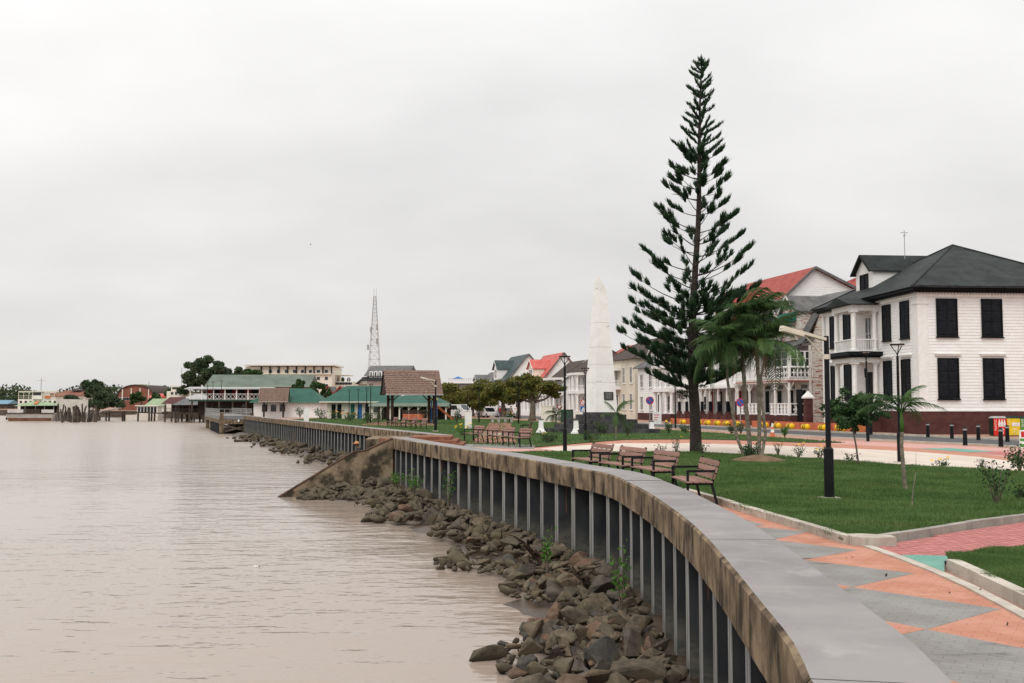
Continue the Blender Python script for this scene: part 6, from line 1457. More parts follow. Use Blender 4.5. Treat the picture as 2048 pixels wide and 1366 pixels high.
# sage-roofed restaurant with red veranda
d = 182; t = gbuild('restaurant', 'long restaurant with sage green roof and red veranda walls on the waterfront', 416, 612, d, 11, 0, zz(774,d), zz(749,d+5), 'red_paint', 'roof_sage', 'x', R(2), ov=.6)
W2 = xat(612,d)-xat(416,d); zu = zz(799,d); h_ = W2/2
b = MB(); b.box(-h_-2.5,-3,zu-.3,h_*.35,-.02,zu); b.build('veranda_floor', 'cabinet_green', t); b = MB(); b.prism([(-h_-3.2,-3.5,zz(779,d)),(h_*.38,-3.5,zz(779,d)),(h_*.38,0,zz(775,d)),(-h_-3.2,0,zz(775,d))], (0,0,.15)); b.build('veranda_roof', 'zinc', t)
for i in range(8):
    x = -h_-2.3+i*(h_*1.35+2.3)/7; b = MB(); b.box(x-.09,-3,zu,x+.09,-2.82,zz(779,d)); b.build('post', 'white_trim', t)
    if i < 7: balustrade(t, (x,-2.9,zu), (x+(h_*1.35+2.3)/7,-2.9,zu), 1.05, 'white_trim', 'lattice', 3)
b = MB(); b.box(-h_-1.5,-.9,0,h_*.4,-.7,zu-.3); b.build('lower_wall', 'timber_dark', t)
for i in range(5): b = MB(); x = -h_+1+i*2.3; b.box(x,-.06,zu+.1,x+1.1,-.02,zu+2.1); b.build('door', 'black_shutter', t)
for i in range(6): b = MB(); x = -h_-2+i*2.4; b.box(x-.12,-2.9,0,x+.12,-2.66,zu-.3); b.build('stilt', 'timber_old', t)
# white hotel
d = 245; t = gbuild('hotel', 'white flat-roofed four-storey hotel behind the sage green roof', 522, 663, d, 14, 0, zz(733,d), 0, 'cream_trim', 'white_trim', wins=[(.07,.98,8,zz(745.5,d),.75,.8),(.07,.98,8,zz(759.5,d),.75,.8),(.07,.98,8,zz(774,d),.75,.8)])
W2 = xat(663,d)-xat(522,d); b = MB(); b.box(-W2/2-4,-1.2,zz(731.5,d),W2/2+.6,14,zz(729,d)); b.build('roof_slab', 'cream_trim', t); b = MB(); b.box(-W2/2-4,0,0,-W2/2-.05,12,zz(733,d)); b.build('stair_block', 'cream_trim', t)
for i in range(9): b = MB(); x = -W2/2+W2*i/8; b.box(x-.12,-.5,zz(747,d),x+.12,-.02,zz(733,d)); b.build('balcony_fin', 'roof_edge', t)
b = MB(); b.box(-W2/2,-.55,zz(748.5,d),W2/2,-.02,zz(747,d)); b.build('balcony_ledge', 'cream_trim', t)
d = 250; t = gbuild('terrace_building', 'lower white terrace building adjoining the hotel', 663, 705, d, 10, 0, zz(763,d), 0, 'cream_trim', 'white_trim', wins=[(.03,.97,7,zz(769,d),.55,.75)])
W2 = xat(705,d)-xat(663,d); b = MB(); b.box(-W2/2,.2,zz(750.5,d),W2*.3,8,zz(749,d)); b.build('pergola_roof', 'cream_trim', t)
for i in range(5): b = MB(); x = -W2/2+.2+i*1.0; b.box(x-.07,.3,zz(763,d),x+.07,.44,zz(750.5,d)); b.build('pergola_post', 'white_trim', t)
for i in range(3): b = MB(); b.lathe([(.3,0),(.5,.5),(.3,1.0),(.02,1.2)], 8, (-W2/2+1+i*1.5,1.5,zz(763,d))); b.build('potted_bush', 'leaf_dark', t)
# teal-roofed market houses
d = 150; gbuild('market_house', 'white market house with teal hip roof behind the shingled kiosk', 508, 640, d, 9, 0, zz(805,d), zz(776,d+4), 'white_wood', 'roof_teal', 'x', R(3), [(.1,.5,3,.9,1.0,.8)], hip=.42, ov=.6)
d = 136; t = gbuild('market_house', 'cream market house with large teal roof left of the pavilion', 655, 800, d, 10, 0, zz(803.5,d), zz(771,d+4), 'cream_trim', 'roof_teal', 'x', R(3), [(.62,.95,3,.9,1.0,.8)], hip=.42, ov=.9)
W2 = xat(800,d)-xat(655,d)
for x, m in ((.42,'blue_paint'),(.32,'awning'),(.06,'black_shutter'),(.52,'black_shutter'),(.14,'black_shutter')): b = MB(); b.box(-W2/2+W2*x,-.06,0,-W2/2+W2*x+.55,-.01,2.0); b.build('door', m, t)
b = MB(); b.box(-W2/2-.95,-.95,zz(804.6,d),W2/2+.95,-.86,zz(802.5,d)); b.build('fascia', 'cream_trim', t)
d = 124; xa, xb = xat(742,d), xat(896,d); t = thing('market_shed', 'open market shed with pale green eaves and posts behind the pavilion', 'shed', ((xa+xb)/2, d, -.03)); h_ = (xb-xa)/2
b = MB(); b.add([(-h_,0,zz(807,d)),(h_,0,zz(807,d)),(h_*.55,4,zz(790,d+4)),(-h_*.2,4,zz(790,d+4)),(h_,8,zz(807,d)),(-h_,8,zz(807,d))], [(0,1,2,3),(1,4,2),(4,5,3,2),(5,0,3)]); b.build('roof', 'roof_teal', t)
b = MB(); b.prism([(-h_-.2,-1.2,zz(813,d)),(h_+.2,-1.2,zz(813,d)),(h_+.2,0,zz(807,d)),(-h_-.2,0,zz(807,d))], (0,0,.08)); b.build('eave_roof', 'roof_sage', t)
for i in range(9): b = MB(); x = -h_+.2+i*(2*h_-.4)/8; b.box(x-.09,-.9,0,x+.09,-.72,zz(811.5,d)); b.build('post', 'cream_trim', t); b = MB(); b.bar((x,-.8,1.35),(x+.5,-.8,zz(812,d)),.07); b.build('brace', 'cream_trim', t)
b = MB(); b.box(-h_,6,0,h_,6.2,zz(808,d)); b.build('rear_wall', 'timber_dark', t)
t = thing('wooden_screen', 'low brown board screen behind the pavilion posts', 'fence', (xat(829,112), 112, 0))
for i in range(5): b = MB(); b.box(-1.3,-.03,.25+i*.22,1.3,.03,.44+i*.22); b.build('board', 'barrier_orange' if i < 3 else 'timber_dark', t)
for x in (-1.35,0,1.35): b = MB(); b.box(x-.04,.035,0,x+.04,.12,1.45); b.build('post', 'timber_dark', t)
# houses behind the market
d = 190
for i, (p0, p1, lb) in enumerate(((648,664,'left of two dark gabled houses with red bargeboards'), (671,690,'right of two dark gabled houses with red bargeboards'))): gbuild('gabled_house', lb, p0, p1, d, 8, 0, zz(790,d), zz(772,d), 'grey_gable', 'roof_grey', 'y', 0, cat='house', edge='roof_red')
d = 205; t = gbuild('dormer_house', 'white house with grey roof and three narrow dormers behind the pavilion', 733, 812, d, 10, 0, zz(752,d), zz(731,d+5), 'white_wood', 'roof_grey', 'x', R(-6), ov=.6, cat='house')
W2 = xat(812,d)-xat(733,d)
for i in range(3):
    x = -W2/2+.9+i*.95; b = MB(); b.box(x-.33,-.35,zz(757,d),x+.33,-.02,zz(742,d)); k = b.build('dormer', 'white_trim', t); b = MB(); b.box(x-.14,-.4,zz(754,d),x+.14,-.352,zz(744,d)); b.build('pane', 'glass_dark', k)
b = MB(); b.prism([(-W2/2-1,-1.8,zz(762,d)),(W2*.3,-1.8,zz(762,d)),(W2*.3,-.02,zz(755,d)),(-W2/2-1,-.02,zz(755,d))], (0,0,.15)); b.build('lower_roof', 'roof_edge', t)
gbuild('brown_gable_house', 'small pale house with brown gable beside the lattice tower foot', 716, 738, 210, 8, 0, zz(768,210), zz(755,210), 'cream_wall', 'roof_brown', 'y', cat='house', edge='roof_brown')
d = 262; t = gbuild('roof_terrace_building', 'white building with roof terrace and blue canopy above the trees', 897, 960, d, 8, 0, zz(762.5,d), 0, 'white_trim', 'white_trim'); W2 = xat(960,d)-xat(897,d)
b = MB(); b.box(-W2/2-.05,-.06,zz(770,d),W2/2,-.01,zz(766.5,d)); b.build('window_band', 'glass_dark', t); b = MB()
for i in range(14): b.bar((-W2/2+W2*.75*i/13,.1,zz(762.5,d)),(-W2/2+W2*.75*i/13,.1,zz(757,d)),.07)
b.bar((-W2/2,.1,zz(757,d)),(W2*.25,.1,zz(757,d)),.08); b.build('railing', 'mast_grey', t)
b = MB(); xq = -W2/2+2.4; b.add([(xq-1.4,.5,zz(757,d)),(xq+1.4,.5,zz(757,d)),(xq+1.4,3.3,zz(757,d)),(xq-1.4,3.3,zz(757,d)),(xq,1.9,zz(752,d))], [(0,1,4),(1,2,4),(2,3,4),(3,0,4)]); b.build('canopy', 'blue_paint', t)
gbuild('brown_roof_house', 'low house with brown roof below the blue canopy', 893, 942, 235, 8, 0, zz(779,235), zz(769,239), 'white_wood', 'roof_brown', 'x', cat='house')
# lattice tower
d = 300; t = thing('lattice_tower', 'tall pale steel lattice radio tower on the skyline', 'tower', (xat(748,d), d, 0)); zt = zz(592,d); w0, w1 = 2.6, .35
def tw(z): return w0+(w1-w0)*(z/zt)**.85
for sx in (-1,1):
    for sy in (-1,1): b = MB(); b.tube([(sx*tw(z),sy*tw(z),z) for z in np.linspace(0,zt,12)], .05, 5); b.build('tower_leg', 'mast_grey', t)
br_ = MB(); zl = [0]; 
while zl[-1] < zt-1: zl.append(min(zt, zl[-1]+max(1.2, tw(zl[-1])*1.5)))
for z0, z1_ in zip(zl, zl[1:]):
    a, c = tw(z0), tw(z1_)
    for k in range(4):
        s0, s1 = ((-1,-1),(1,-1),(1,1),(-1,1))[k], ((1,-1),(1,1),(-1,1),(-1,-1))[k]
        br_.tube([(s0[0]*a,s0[1]*a,z0),(s1[0]*c,s1[1]*c,z1_)],.028,4,False); br_.tube([(s1[0]*a,s1[1]*a,z0),(s0[0]*c,s0[1]*c,z1_)],.028,4,False); br_.tube([(s0[0]*c,s0[1]*c,z1_),(s1[0]*c,s1[1]*c,z1_)],.035,4,False)
br_.build('bracing', 'mast_grey', t)
for x in (-.3,.4): b = MB(); b.tube([(x,0,zt),(x,0,zt+2.2)],.05,5); b.build('antenna', 'mast_grey', t)
for x, y in ((-1,660),(1,655),(-1.4,695),(.8,683)): b = MB(); z = zz(y,d); b.tube([(x*tw(z),-.2-tw(z),z-.8),(x*tw(z),-.2-tw(z),z+.8)],.28,8); b.build('panel_antenna', 'mast_grey', t)

# stilt restaurants on the water
def stilt(px0, px1, d, yr, ye, yd, rm, label, ridge='x', hip=.3):
    xa, xb = xat(px0,d), xat(px1,d); h_ = (xb-xa)/2; t = thing('stilt_house', label, 'stilt house', ((xa+xb)/2, d, WATER)); o_ = -WATER; zr_, ze_, zd_ = zz(yr,d)+o_, zz(ye,d)+o_, zz(yd,d)+o_
    b = MB(); b.box(-h_,-1,zd_-.3,h_,7,zd_); b.build('deck', 'timber_old', t); r = MB()
    if ridge == 'x': k = hip*h_*2; r.add([(-h_-.5,-1.5,ze_),(h_+.5,-1.5,ze_),(h_+.5,7.5,ze_),(-h_-.5,7.5,ze_),(-h_+k,3,zr_),(h_-k,3,zr_)], [(0,1,5,4),(1,2,5),(2,3,4,5),(3,0,4),(3,2,1,0)])
    else: r.add([(-h_-.5,-1.5,ze_),(h_+.5,-1.5,ze_),(0,-1.5,zr_),(-h_-.5,7.5,ze_),(h_+.5,7.5,ze_),(0,7.5,zr_)], [(0,2,5,3),(1,4,5,2),(3,4,1,0),(0,1,2)])
    r.build('roof', rm, t); n = max(3, int(h_*2/2.2))
    for i in range(n):
        x = -h_+.3+(2*h_-.6)*i/(n-1)
        for y in (-.8,6.5): b = MB(); b.box(x-.09,y-.09,zd_,x+.09,y+.09,ze_); b.build('post', 'timber_old', t); b = MB(); b.box(x-.17,y-.17,-1.5,x+.17,y+.17,zd_-.3); b.build('stilt', 'timber_old', t)
    b = MB(); b.box(-h_+.1,4,zd_,h_-.1,4.2,ze_); b.build('back_wall', 'timber_dark', t)
    balustrade(t, (-h_,-.95,zd_), (h_,-.95,zd_), .9, 'timber_old', 'bars', int(h_*6)); return t
stilt(330, 362, 232, 794, 808, 824, 'maroon', 'stilt house with dark red gable roof at the left of the waterfront group', 'x', 0.02)
stilt(352, 412, 222, 797, 810, 826, 'roof_grey', 'wide stilt restaurant with grey roof beside the concrete pier', 'x', .12)
stilt(364, 418, 236, 787, 799, 822, 'zinc', 'stilt restaurant with pale zinc hip roof behind the grey one', 'x', .42)
t = gbuild('signal_house', 'cream two-tier building with dark windows below the tall trees', 333, 366, 262, 6, 0, zz(782,262), 0, 'cream_trim', 'white_trim', wins=[(.2,.95,3,zz(789,262),.7,.6)]); b = MB(); b.box(-1.2,.5,zz(782,262),1.9,5,zz(771,262)); k = b.build('upper_tier', 'cream_trim', t); b = MB(); b.box(-.9,.42,zz(778,262),1.6,.5,zz(774,262)); b.build('upper_windows', 'glass_dark', k); b = MB(); b.tube([(1.0,2,zz(771,262)),(1.0,2,zz(735,262))],.07,5); b.build('mast', 'mast_grey', t)
gbuild('pale_green_shed', 'shed with pale green roof beside the footbridge', 292, 328, 262, 9, 0, zz(812,262), zz(797,266), 'ship_white', 'pale_green', 'x', hip=.1)
gbuild('white_shed', 'small white shed with pink roof before the brick warehouse', 298, 318, 300, 8, 0, zz(796,300), zz(787,304), 'ship_white', 'roof_pink', 'x', cat='shed')
# warehouses
d = 325; t = gbuild('brick_warehouse', 'red brick warehouse with curved roof and green roof vent', 236, 306, d, 20, 0, zz(792,d), 0, 'brick_far', 'roof_brown', wins=[(.05,.35,4,zz(800,d),.8,1.0)]); W2 = xat(306,d)-xat(236,d); h_ = W2/2
b = MB(); arc = [(-h_*math.cos(a), zz(792,d)+(zz(771,d)-zz(792,d))*math.sin(a)) for a in np.linspace(0,math.pi,13)]; b.prism([(x,-.05,z) for x, z in arc], (0,20,0)); b.build('curved_gable', 'brick_far', t)
b = MB(); b.prism([(x*1.03,-.4,z+.02) for x, z in arc]+[(x*1.03,-.4,z+.4) for x, z in arc[::-1]], (0,21,0)); b.build('roof', 'roof_brown', t)
for i in range(4): b = MB(); x = -h_+W2*(i+.5)/4; b.box(x-.15,-.25,zz(800,d),x+.15,-.06,zz(776,d)); b.build('pilaster', 'cream_trim', t)
b = MB(); b.lathe([(2.2,zz(772,d)),(2.2,zz(770,d)),(1.2,zz(767.5,d)),(.1,zz(767,d))], 12, (0,6,0)); b.build('roof_vent', 'pale_green', t); b = MB(); b.tube([(2,6,zz(771,d)),(2,6,zz(763,d))],.1,4); b.build('vent_pipe', 'mast_grey', t)
d = 335; t = gbuild('old_warehouse', 'white-walled warehouse with red gable roof and small dark cupola', 104, 158, d, 16, 0, zz(791,d), zz(781,d+8), 'ship_white', 'brick_far', 'x', hip=.25, wins=[(.05,.5,2,zz(800,d),1.6,2.4)]); b = MB(); b.box(-.2,5,zz(782,d),2.4,8,zz(778.5,d)); b.add([(-.6,4.6,zz(778.5,d)),(2.8,4.6,zz(778.5,d)),(2.8,8.4,zz(778.5,d)),(-.6,8.4,zz(778.5,d)),(1.1,6.5,zz(776.5,d))], [(0,1,4),(1,2,4),(2,3,4),(3,0,4)]); b.build('cupola', 'roof_grey', t)
gbuild('tan_shed', 'tan gabled shed behind the ferry', 70, 112, 320, 12, 0, zz(792,320), zz(785,320), 'ship_white', 'rust', 'y', cat='shed', edge='rust')
gbuild('quay_shed', 'low shed with pale roof between ferry and round tree', 100, 145, 290, 8, 0, zz(808,290), zz(803,294), 'ship_white', 'pale_green', 'x', cat='shed')
gbuild('blue_shed', 'far shed with blue roof at the left edge', -10, 14, 420, 10, 0, zz(808,420), zz(800,424), 'timber_old', 'blue_far', 'x', cat='shed')
# trees far off
def ftree(px, d, cl, lb, n, size, lm, r0=.4, tz=3.0):
    base = Vector((xat(px,d), d, -.03)); c2 = []
    for x, y, rx, rz in cl: p = A(x,y,d)-base; c2.append((p.x, random.uniform(-1,1)*rx*.4, p.z, rx*d/F, rx*d/F, rz*d/F))
    return tree('broadleaf_tree', lb, base, (0,0,tz), r0, c2, n, size, lm, 'trees of the far waterfront', sub=9)
ftree(195, 280, ((195,785,26,22),(172,800,22,16),(218,798,24,18),(188,770,18,11),(160,808,14,10),(232,806,16,11)), 'large round dark tree behind the mooring piles', 15000, .85, 'leaf_b', .6)
ftree(283, 300, ((283,795,12,9),(275,800,9,7)), 'small round tree before the brick warehouse', 3000, .65, 'leaf_a', .3)
ftree(320, 275, ((322,795,13,12),(335,785,9,10)), 'bushy tree left of the cream signal house', 4000, .65, 'leaf_a', .3)
ftree(415, 260, ((412,728,22,17),(395,752,24,20),(372,768,18,18),(430,745,26,22),(405,775,26,18),(360,782,14,12)), 'tallest tree on the waterfront, above the sage roof end', 16000, .72, 'leaf_b', .6, 6)
ftree(455, 258, ((450,740,24,14),(462,750,24,14),(440,760,24,14),(478,748,12,10)), 'broad tree right of the tallest waterfront tree', 9000, .72, 'leaf_b', .5, 5)
ftree(505, 235, ((492,748,16,9),(510,747,16,8),(525,755,14,8)), 'low tree between the sage roof and the hotel', 5000, .62, 'leaf_a', .4, 4)
ftree(595, 168, ((590,774,13,10),(600,768,10,8)), 'small leafy tree over the left end of the teal roof', 3000, .45, 'leaf_a', .2, 3)
ftree(635, 166, ((634,776,14,14),(645,785,10,10),(622,772,9,8)), 'leafy tree between the two teal market roofs', 4000, .45, 'leaf_a', .25, 3)
V, Q = leaves(clump_pts([(x, y, z, rx, 14, rz) for x, y, z, rx, rz in ((-428,800,4,14,8),(-450,812,6,16,10),(-470,830,5,18,11),(-500,840,6,22,12),(-540,850,6,25,12))], 16000), 3.2); o = link('far_wood', npmesh('far_wood', V, Q, 'leaf_b'), kind='stuff'); o['label'] = 'dark strip of far trees at the left edge of the river'
V, Q = leaves(clump_pts([(x, 600+random.uniform(-30,30), random.uniform(2,7), random.uniform(10,20), 10, random.uniform(5,9)) for x in np.linspace(-330,120,34)], 40000), 2.0); o = link('far_wood', npmesh('far_wood', V, Q, 'leaf_b'), kind='stuff'); o['label'] = 'belt of distant trees behind the town'

# ferry
d = G(60, 842, WATER).y; xa, xb = xat(8,d), xat(112,d); h_ = (xb-xa)/2; t = thing('ferry', 'weathered white car ferry moored bow-on at the left with green canopy', 'ferry', ((xa+xb)/2, d, WATER)); o_ = -WATER; ZF = lambda y: zz(y,d)+o_
b = MB(); b.add([(-h_*.78,0,-.5),(h_*.82,0,-.5),(h_,-1,ZF(826)),(-h_*.86,-1,ZF(826)),(-h_*.78,26,-.5),(h_*.82,26,-.5),(h_,27,ZF(826)),(-h_*.86,27,ZF(826))], [(0,1,2,3),(1,5,6,2),(5,4,7,6),(4,0,3,7),(3,2,6,7)]); hu = b.build('hull', 'hull', t)
b = MB(); b.add([(-h_*.78,-.06,-.4),(h_*.82,-.06,-.4),(h_*.88,-.55,ZF(836)),(-h_*.80,-.55,ZF(836))], [(0,1,2,3)]); b.build('rust_belt', 'rust', hu)
b = MB(); b.box(-h_*.88,-1.15,ZF(827.5),h_*1.01,-.98,ZF(825.5)); b.build('rubbing_strake', 'timber_dark', hu)
for x0_, x1_ in ((-.8,-.2),(.5,.97)): b = MB(); b.box(h_*x0_,-.7,ZF(825.4),h_*x1_,-.5,ZF(819)); b.build('bow_bulwark', 'hull', t)
b = MB(); b.box(-h_*.1,-.8,ZF(825.4),h_*.45,-.6,ZF(818)); b.build('bow_ramp', 'timber_dark', t)
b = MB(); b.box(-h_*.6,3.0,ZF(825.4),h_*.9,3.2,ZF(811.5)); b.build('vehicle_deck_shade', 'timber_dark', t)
b = MB(); b.box(-h_*.86,5,ZF(825.4),h_*.62,24,ZF(798)); b.build('deckhouse', 'ship_white', t)
for i in range(8): b = MB(); x = -h_*.74+i*h_*.19; b.box(x-.28,4.93,ZF(806),x+.28,5-.005,ZF(801.5)); b.build('window', 'glass_dark', t)
b = MB(); b.add([(-h_*.62,-.3,ZF(812)),(h_*.98,-.3,ZF(811)),(h_*.98,5,ZF(811)),(-h_*.62,5,ZF(812)),(-h_*.1,2,ZF(803)),(h_*.5,2,ZF(803))], [(0,1,5,4),(1,2,5),(2,3,4,5),(3,0,4)]); cn = b.build('canopy', 'pale_green', t)
b = MB(); b.add([(h_*.10,.48,ZF(808.4)),(h_*.26,.48,ZF(808.4)),(h_*.24,1.85,ZF(803.2)),(h_*.12,1.85,ZF(803.2))], [(0,1,2,3)]); b.v = [(x,y-.25,z+.1) for x,y,z in b.v]; b.build('canopy_patch', 'pot_orange', cn)
for x in (-.55,-.2,.2,.55,.9): b = MB(); b.tube([(h_*x,.2,ZF(826)),(h_*x,.2,ZF(811.5))],.08,6); b.build('canopy_post', 'mast_grey', t)
b = MB(); b.box(-h_*.28,4.6,ZF(798),h_*.10,9,ZF(783.5)); wh = b.build('wheelhouse', 'ship_white', t); b = MB(); b.box(-h_*.24,4.52,ZF(790),h_*.07,4.6,ZF(784.5)); b.build('window_band', 'glass_dark', wh); b = MB(); b.box(-h_*.34,4.2,ZF(783.5),h_*.14,9.4,ZF(782)); b.build('wheelhouse_roof', 'lamp_cream', wh)
b = MB()
for z in (ZF(797.9),ZF(794),ZF(791)): b.bar((-h_*.84,5,z),(-h_*.3,5,z),.08); b.bar((h_*.12,5,z),(h_*.6,5,z),.08)
for i in range(8): x = -h_*.84+i*h_*.2; b.bar((x,5,ZF(798)),(x,5,ZF(783)),.09)
b.bar((-h_*.84,5,ZF(783)),(h_*.75,5,ZF(783)),.16,.3); b.build('upper_deck_frame', 'lamp_cream', t)
b = MB(); b.box(h_*.2,4.8,ZF(797),h_*.42,4.95,ZF(791)); b.build('orange_raft', 'pot_orange', t)
b = MB(); b.tube([(-h_*.08,6.5,ZF(783)),(-h_*.08,6.5,ZF(755))],.09,6); b.bar((-h_*.26,6.5,ZF(760)),(h_*.1,6.5,ZF(760)),.07); b.build('mast', 'mast_grey', t)
for i in range(3): b = MB(); b.lathe([(.35,-.3),(.5,0),(.35,.3)], 10, (-h_*.92,1+i*1.2,.6)); b.build('tyre_fender', 'black_paint', t)
# white boat behind the footbridge
d = 252; xa, xb = xat(250,d), xat(318,d); h_ = (xb-xa)/2; t = thing('white_boat', 'white passenger boat moored behind the footbridge', 'boat', ((xa+xb)/2, d, WATER)); ZF = lambda y: zz(y,d)-WATER
b = MB(); b.add([(-h_+.9,0,-.3),(h_-.4,0,-.3),(h_,-.4,ZF(829)),(-h_,-.4,ZF(830)),(-h_+.9,3.4,-.3),(h_-.4,3.4,-.3),(h_,3.8,ZF(829)),(-h_,3.8,ZF(830))], [(0,1,2,3),(1,5,6,2),(5,4,7,6),(4,0,3,7),(3,2,6,7)]); b.build('hull', 'ship_white', t)
b = MB(); b.box(-h_*.3,.2,ZF(829),h_*.9,3.2,ZF(812)); cb_ = b.build('cabin', 'ship_white', t); b = MB(); b.box(-h_*.4,-.2,ZF(812),h_*1.0,3.6,ZF(810.5)); b.build('cabin_roof', 'white_trim', cb_)
for i in range(6): b = MB(); x = -h_*.18+i*h_*.19; b.box(x-.3,.12,ZF(826),x+.3,.195,ZF(814)); b.build('window', 'glass_dark', cb_)
# footbridge and mooring piles
d = 240; t = thing('footbridge', 'old timber footbridge with sloping gangway across the inlet', 'footbridge', (xat(265,d), d, WATER)); X = lambda p: xat(p,d)-xat(265,d); ZF = lambda y: zz(y,d)-WATER
b = MB(); b.prism([(X(198),0,ZF(825)),(X(250),0,ZF(823)),(X(330),0,ZF(826)),(X(330),0,ZF(828)),(X(250),0,ZF(825.5)),(X(198),0,ZF(827.5))], (0,2,0)); b.build('deck', 'timber_old', t)
b = MB(); b.bar((X(198),1,ZF(823)),(X(238),1,ZF(816)),1.6,.2); b.build('gangway', 'galv', t); b = MB(); b.bar((X(222),-.4,ZF(834)),(X(252),-.4,ZF(827)),.4,.25); b.build('fallen_beam', 'timber_old', t)
for p in (211,217,244,248,275,297,302,308): b = MB(); b.tube([(X(p),.5,-1.2),(X(p)+.05,.5,ZF(824))],[.24,.2],7); b.build('bridge_pile', 'timber_old', t)
PG2 = 'weathered timber mooring piles in the river'
for i in range(34):
    px = 114+i*2.55+random.uniform(-1.5,1.5); d = random.uniform(222,250); tp_ = random.uniform(807,820) if i % 3 else random.uniform(818,832); base = Vector((xat(px,d), d, WATER-1.2))
    b = MB(); hh = zz(tp_,d)-base.z; r = random.uniform(.12,.26); b.tube([(0,0,0),(random.uniform(-.15,.15),0,hh*.6),(random.uniform(-.5,.5),0,hh)], [r*1.15,r,r*.85], 7); o = b.build('mooring_pile', 'timber_old'); o.location = base
    tag(o, 'weathered timber mooring pile in the cluster between ferry and footbridge', 'mooring pile', PG2)
for i, px in enumerate((149,152.5,156)):
    d = 224; base = Vector((xat(px,d), d+i*.2, WATER-1.2)); b = MB(); hh = zz(812+i,d)-base.z; b.tube([(0,0,0),(.1*(1-i),0,hh*.6),(.2*(1-i),0,hh)], [.42,.36,.32], 9); o = b.build('dolphin_pile', 'timber_old'); o.location = base; tag(o, 'thick pile of the leaning three-pile dolphin before the round tree', 'mooring pile', 'thick piles of the dolphin')

# vehicles under the almond trees
def vehicle(px, d, rz, L_, H_, body, label, van=False):
    t = thing('parked_van' if van else 'parked_car', label, 'van' if van else 'car', (xat(px,d), d, 0), rz); W2 = .88
    pr = [(-L_/2,.3),(L_/2,.3),(L_/2,H_*.55),(L_/2-.25,H_*.60),(L_/2-1.0,H_),(-L_/2+.1,H_),(-L_/2,H_*.7)] if van else [(-L_/2,.3),(L_/2,.3),(L_/2,.72),(L_/2-1.0,.86),(L_/2-1.7,H_),(-L_/2+1.0,H_),(-L_/2+.3,.95),(-L_/2,.9)]
    b = MB(); b.prism([(x,-W2,z) for x, z in pr], (0,2*W2,0)); b.build('body', body, t)
    for s in (-1,1):
        b = MB(); y = s*(W2+.01); xs = (L_/2-1.15, -L_/2+.5) if van else (L_/2-1.75, -L_/2+1.0); b.add([(xs[0],y,H_*.62),(xs[1],y,H_*.62),(xs[1]+.1,y,H_*.93),(xs[0]-.3,y,H_*.93)], [(0,1,2,3)]); b.build('side_window', 'glass_dark', t)
        for x in (-L_*.31, L_*.31):
            b = MB(); b.tube([(x,s*W2*.80,.31),(x,s*(W2+.03),.31)], .31, 14); w_ = b.build('wheel', 'black_paint', t); b = MB(); b.tube([(x,s*(W2+.031),.31),(x,s*(W2+.045),.31)], .18, 12); b.build('rim', 'galv', w_)
        b = MB(); b.box(L_/2,s*W2*.75-.12,.55,L_/2+.02,s*W2*.75+.12,.70); b.build('headlight', 'lamp_glass', t)
    b = MB(); x0_, x1_ = (L_/2-.27, L_/2-.98) if van else (L_/2-1.02, L_/2-1.68); z0_, z1_ = (H_*.62, H_*.98) if van else (.88, H_-.03); b.add([(x0_+.02,-W2*.85,z0_),(x0_+.02,W2*.85,z0_),(x1_+.02,W2*.8,z1_),(x1_+.02,-W2*.8,z1_)], [(0,1,2,3)]); b.build('windscreen', 'glass_dark', t)
mat('car_white', (.75,.74,.72), None, rough=.3, spec=.5); mat('car_silver', (.45,.45,.46), None, rough=.3, spec=.5)
vehicle(912, 142, R(-35), 4.4, 1.95, 'car_white', 'white van parked under the almond trees left of the lamp', True)
vehicle(975, 150, R(-60), 4.2, 1.45, 'car_white', 'white car parked under the middle almond tree')
vehicle(1012, 146, R(-70), 4.2, 1.45, 'car_silver', 'silver car parked right of the white car under the trees')
# playground slide
p = Vector((xat(886, 104), 104, 0)); t = thing('playground_slide', 'small playground slide with sloping red chute beside the pavilion', 'slide', p)
b = MB(); b.bar((-.6,0,1.7),(1.0,0,.35),.5,.06); b.bar((-.6,-.25,1.78),(1.0,-.25,.43),.05,.2); b.bar((-.6,.25,1.78),(1.0,.25,.43),.05,.2); b.build('chute', 'pot_orange', t)
for x, y in ((-.65,-.3),(-.65,.3),(-1.2,-.3),(-1.2,.3)): b = MB(); b.tube([(x,y,0),(x,y,2.4)],.04,6); b.build('post', 'blue_paint', t)
b = MB(); b.box(-1.22,-.32,1.6,-.62,.32,1.68); b.build('platform', 'drum_yellow', t); b = MB(); b.add([(-1.35,-.45,2.4),(-.5,-.45,2.4),(-.5,.45,2.4),(-1.35,.45,2.4),(-.93,0,2.8)], [(0,1,4),(1,2,4),(2,3,4),(3,0,4)]); b.build('roof', 'drum_yellow', t)
for z in (.4,.8,1.2): b = MB(); b.bar((-1.25,-.3,z),(-1.25,.3,z),.04); b.build('rung', 'iron', t)
# concrete table on the pink walk
t = thing('concrete_bench', 'low concrete slab bench at the end of the pink walk', 'bench', G(1004, 845, .04)); b = MB(); b.box(-1.25,-.25,.42,1.25,.25,.52); b.build('slab', 'concrete', t)
for x in (-1.0,-.35,.35,1.0): b = MB(); b.box(x-.12,-.2,0,x+.12,.2,.42); b.build('leg', 'concrete', t)

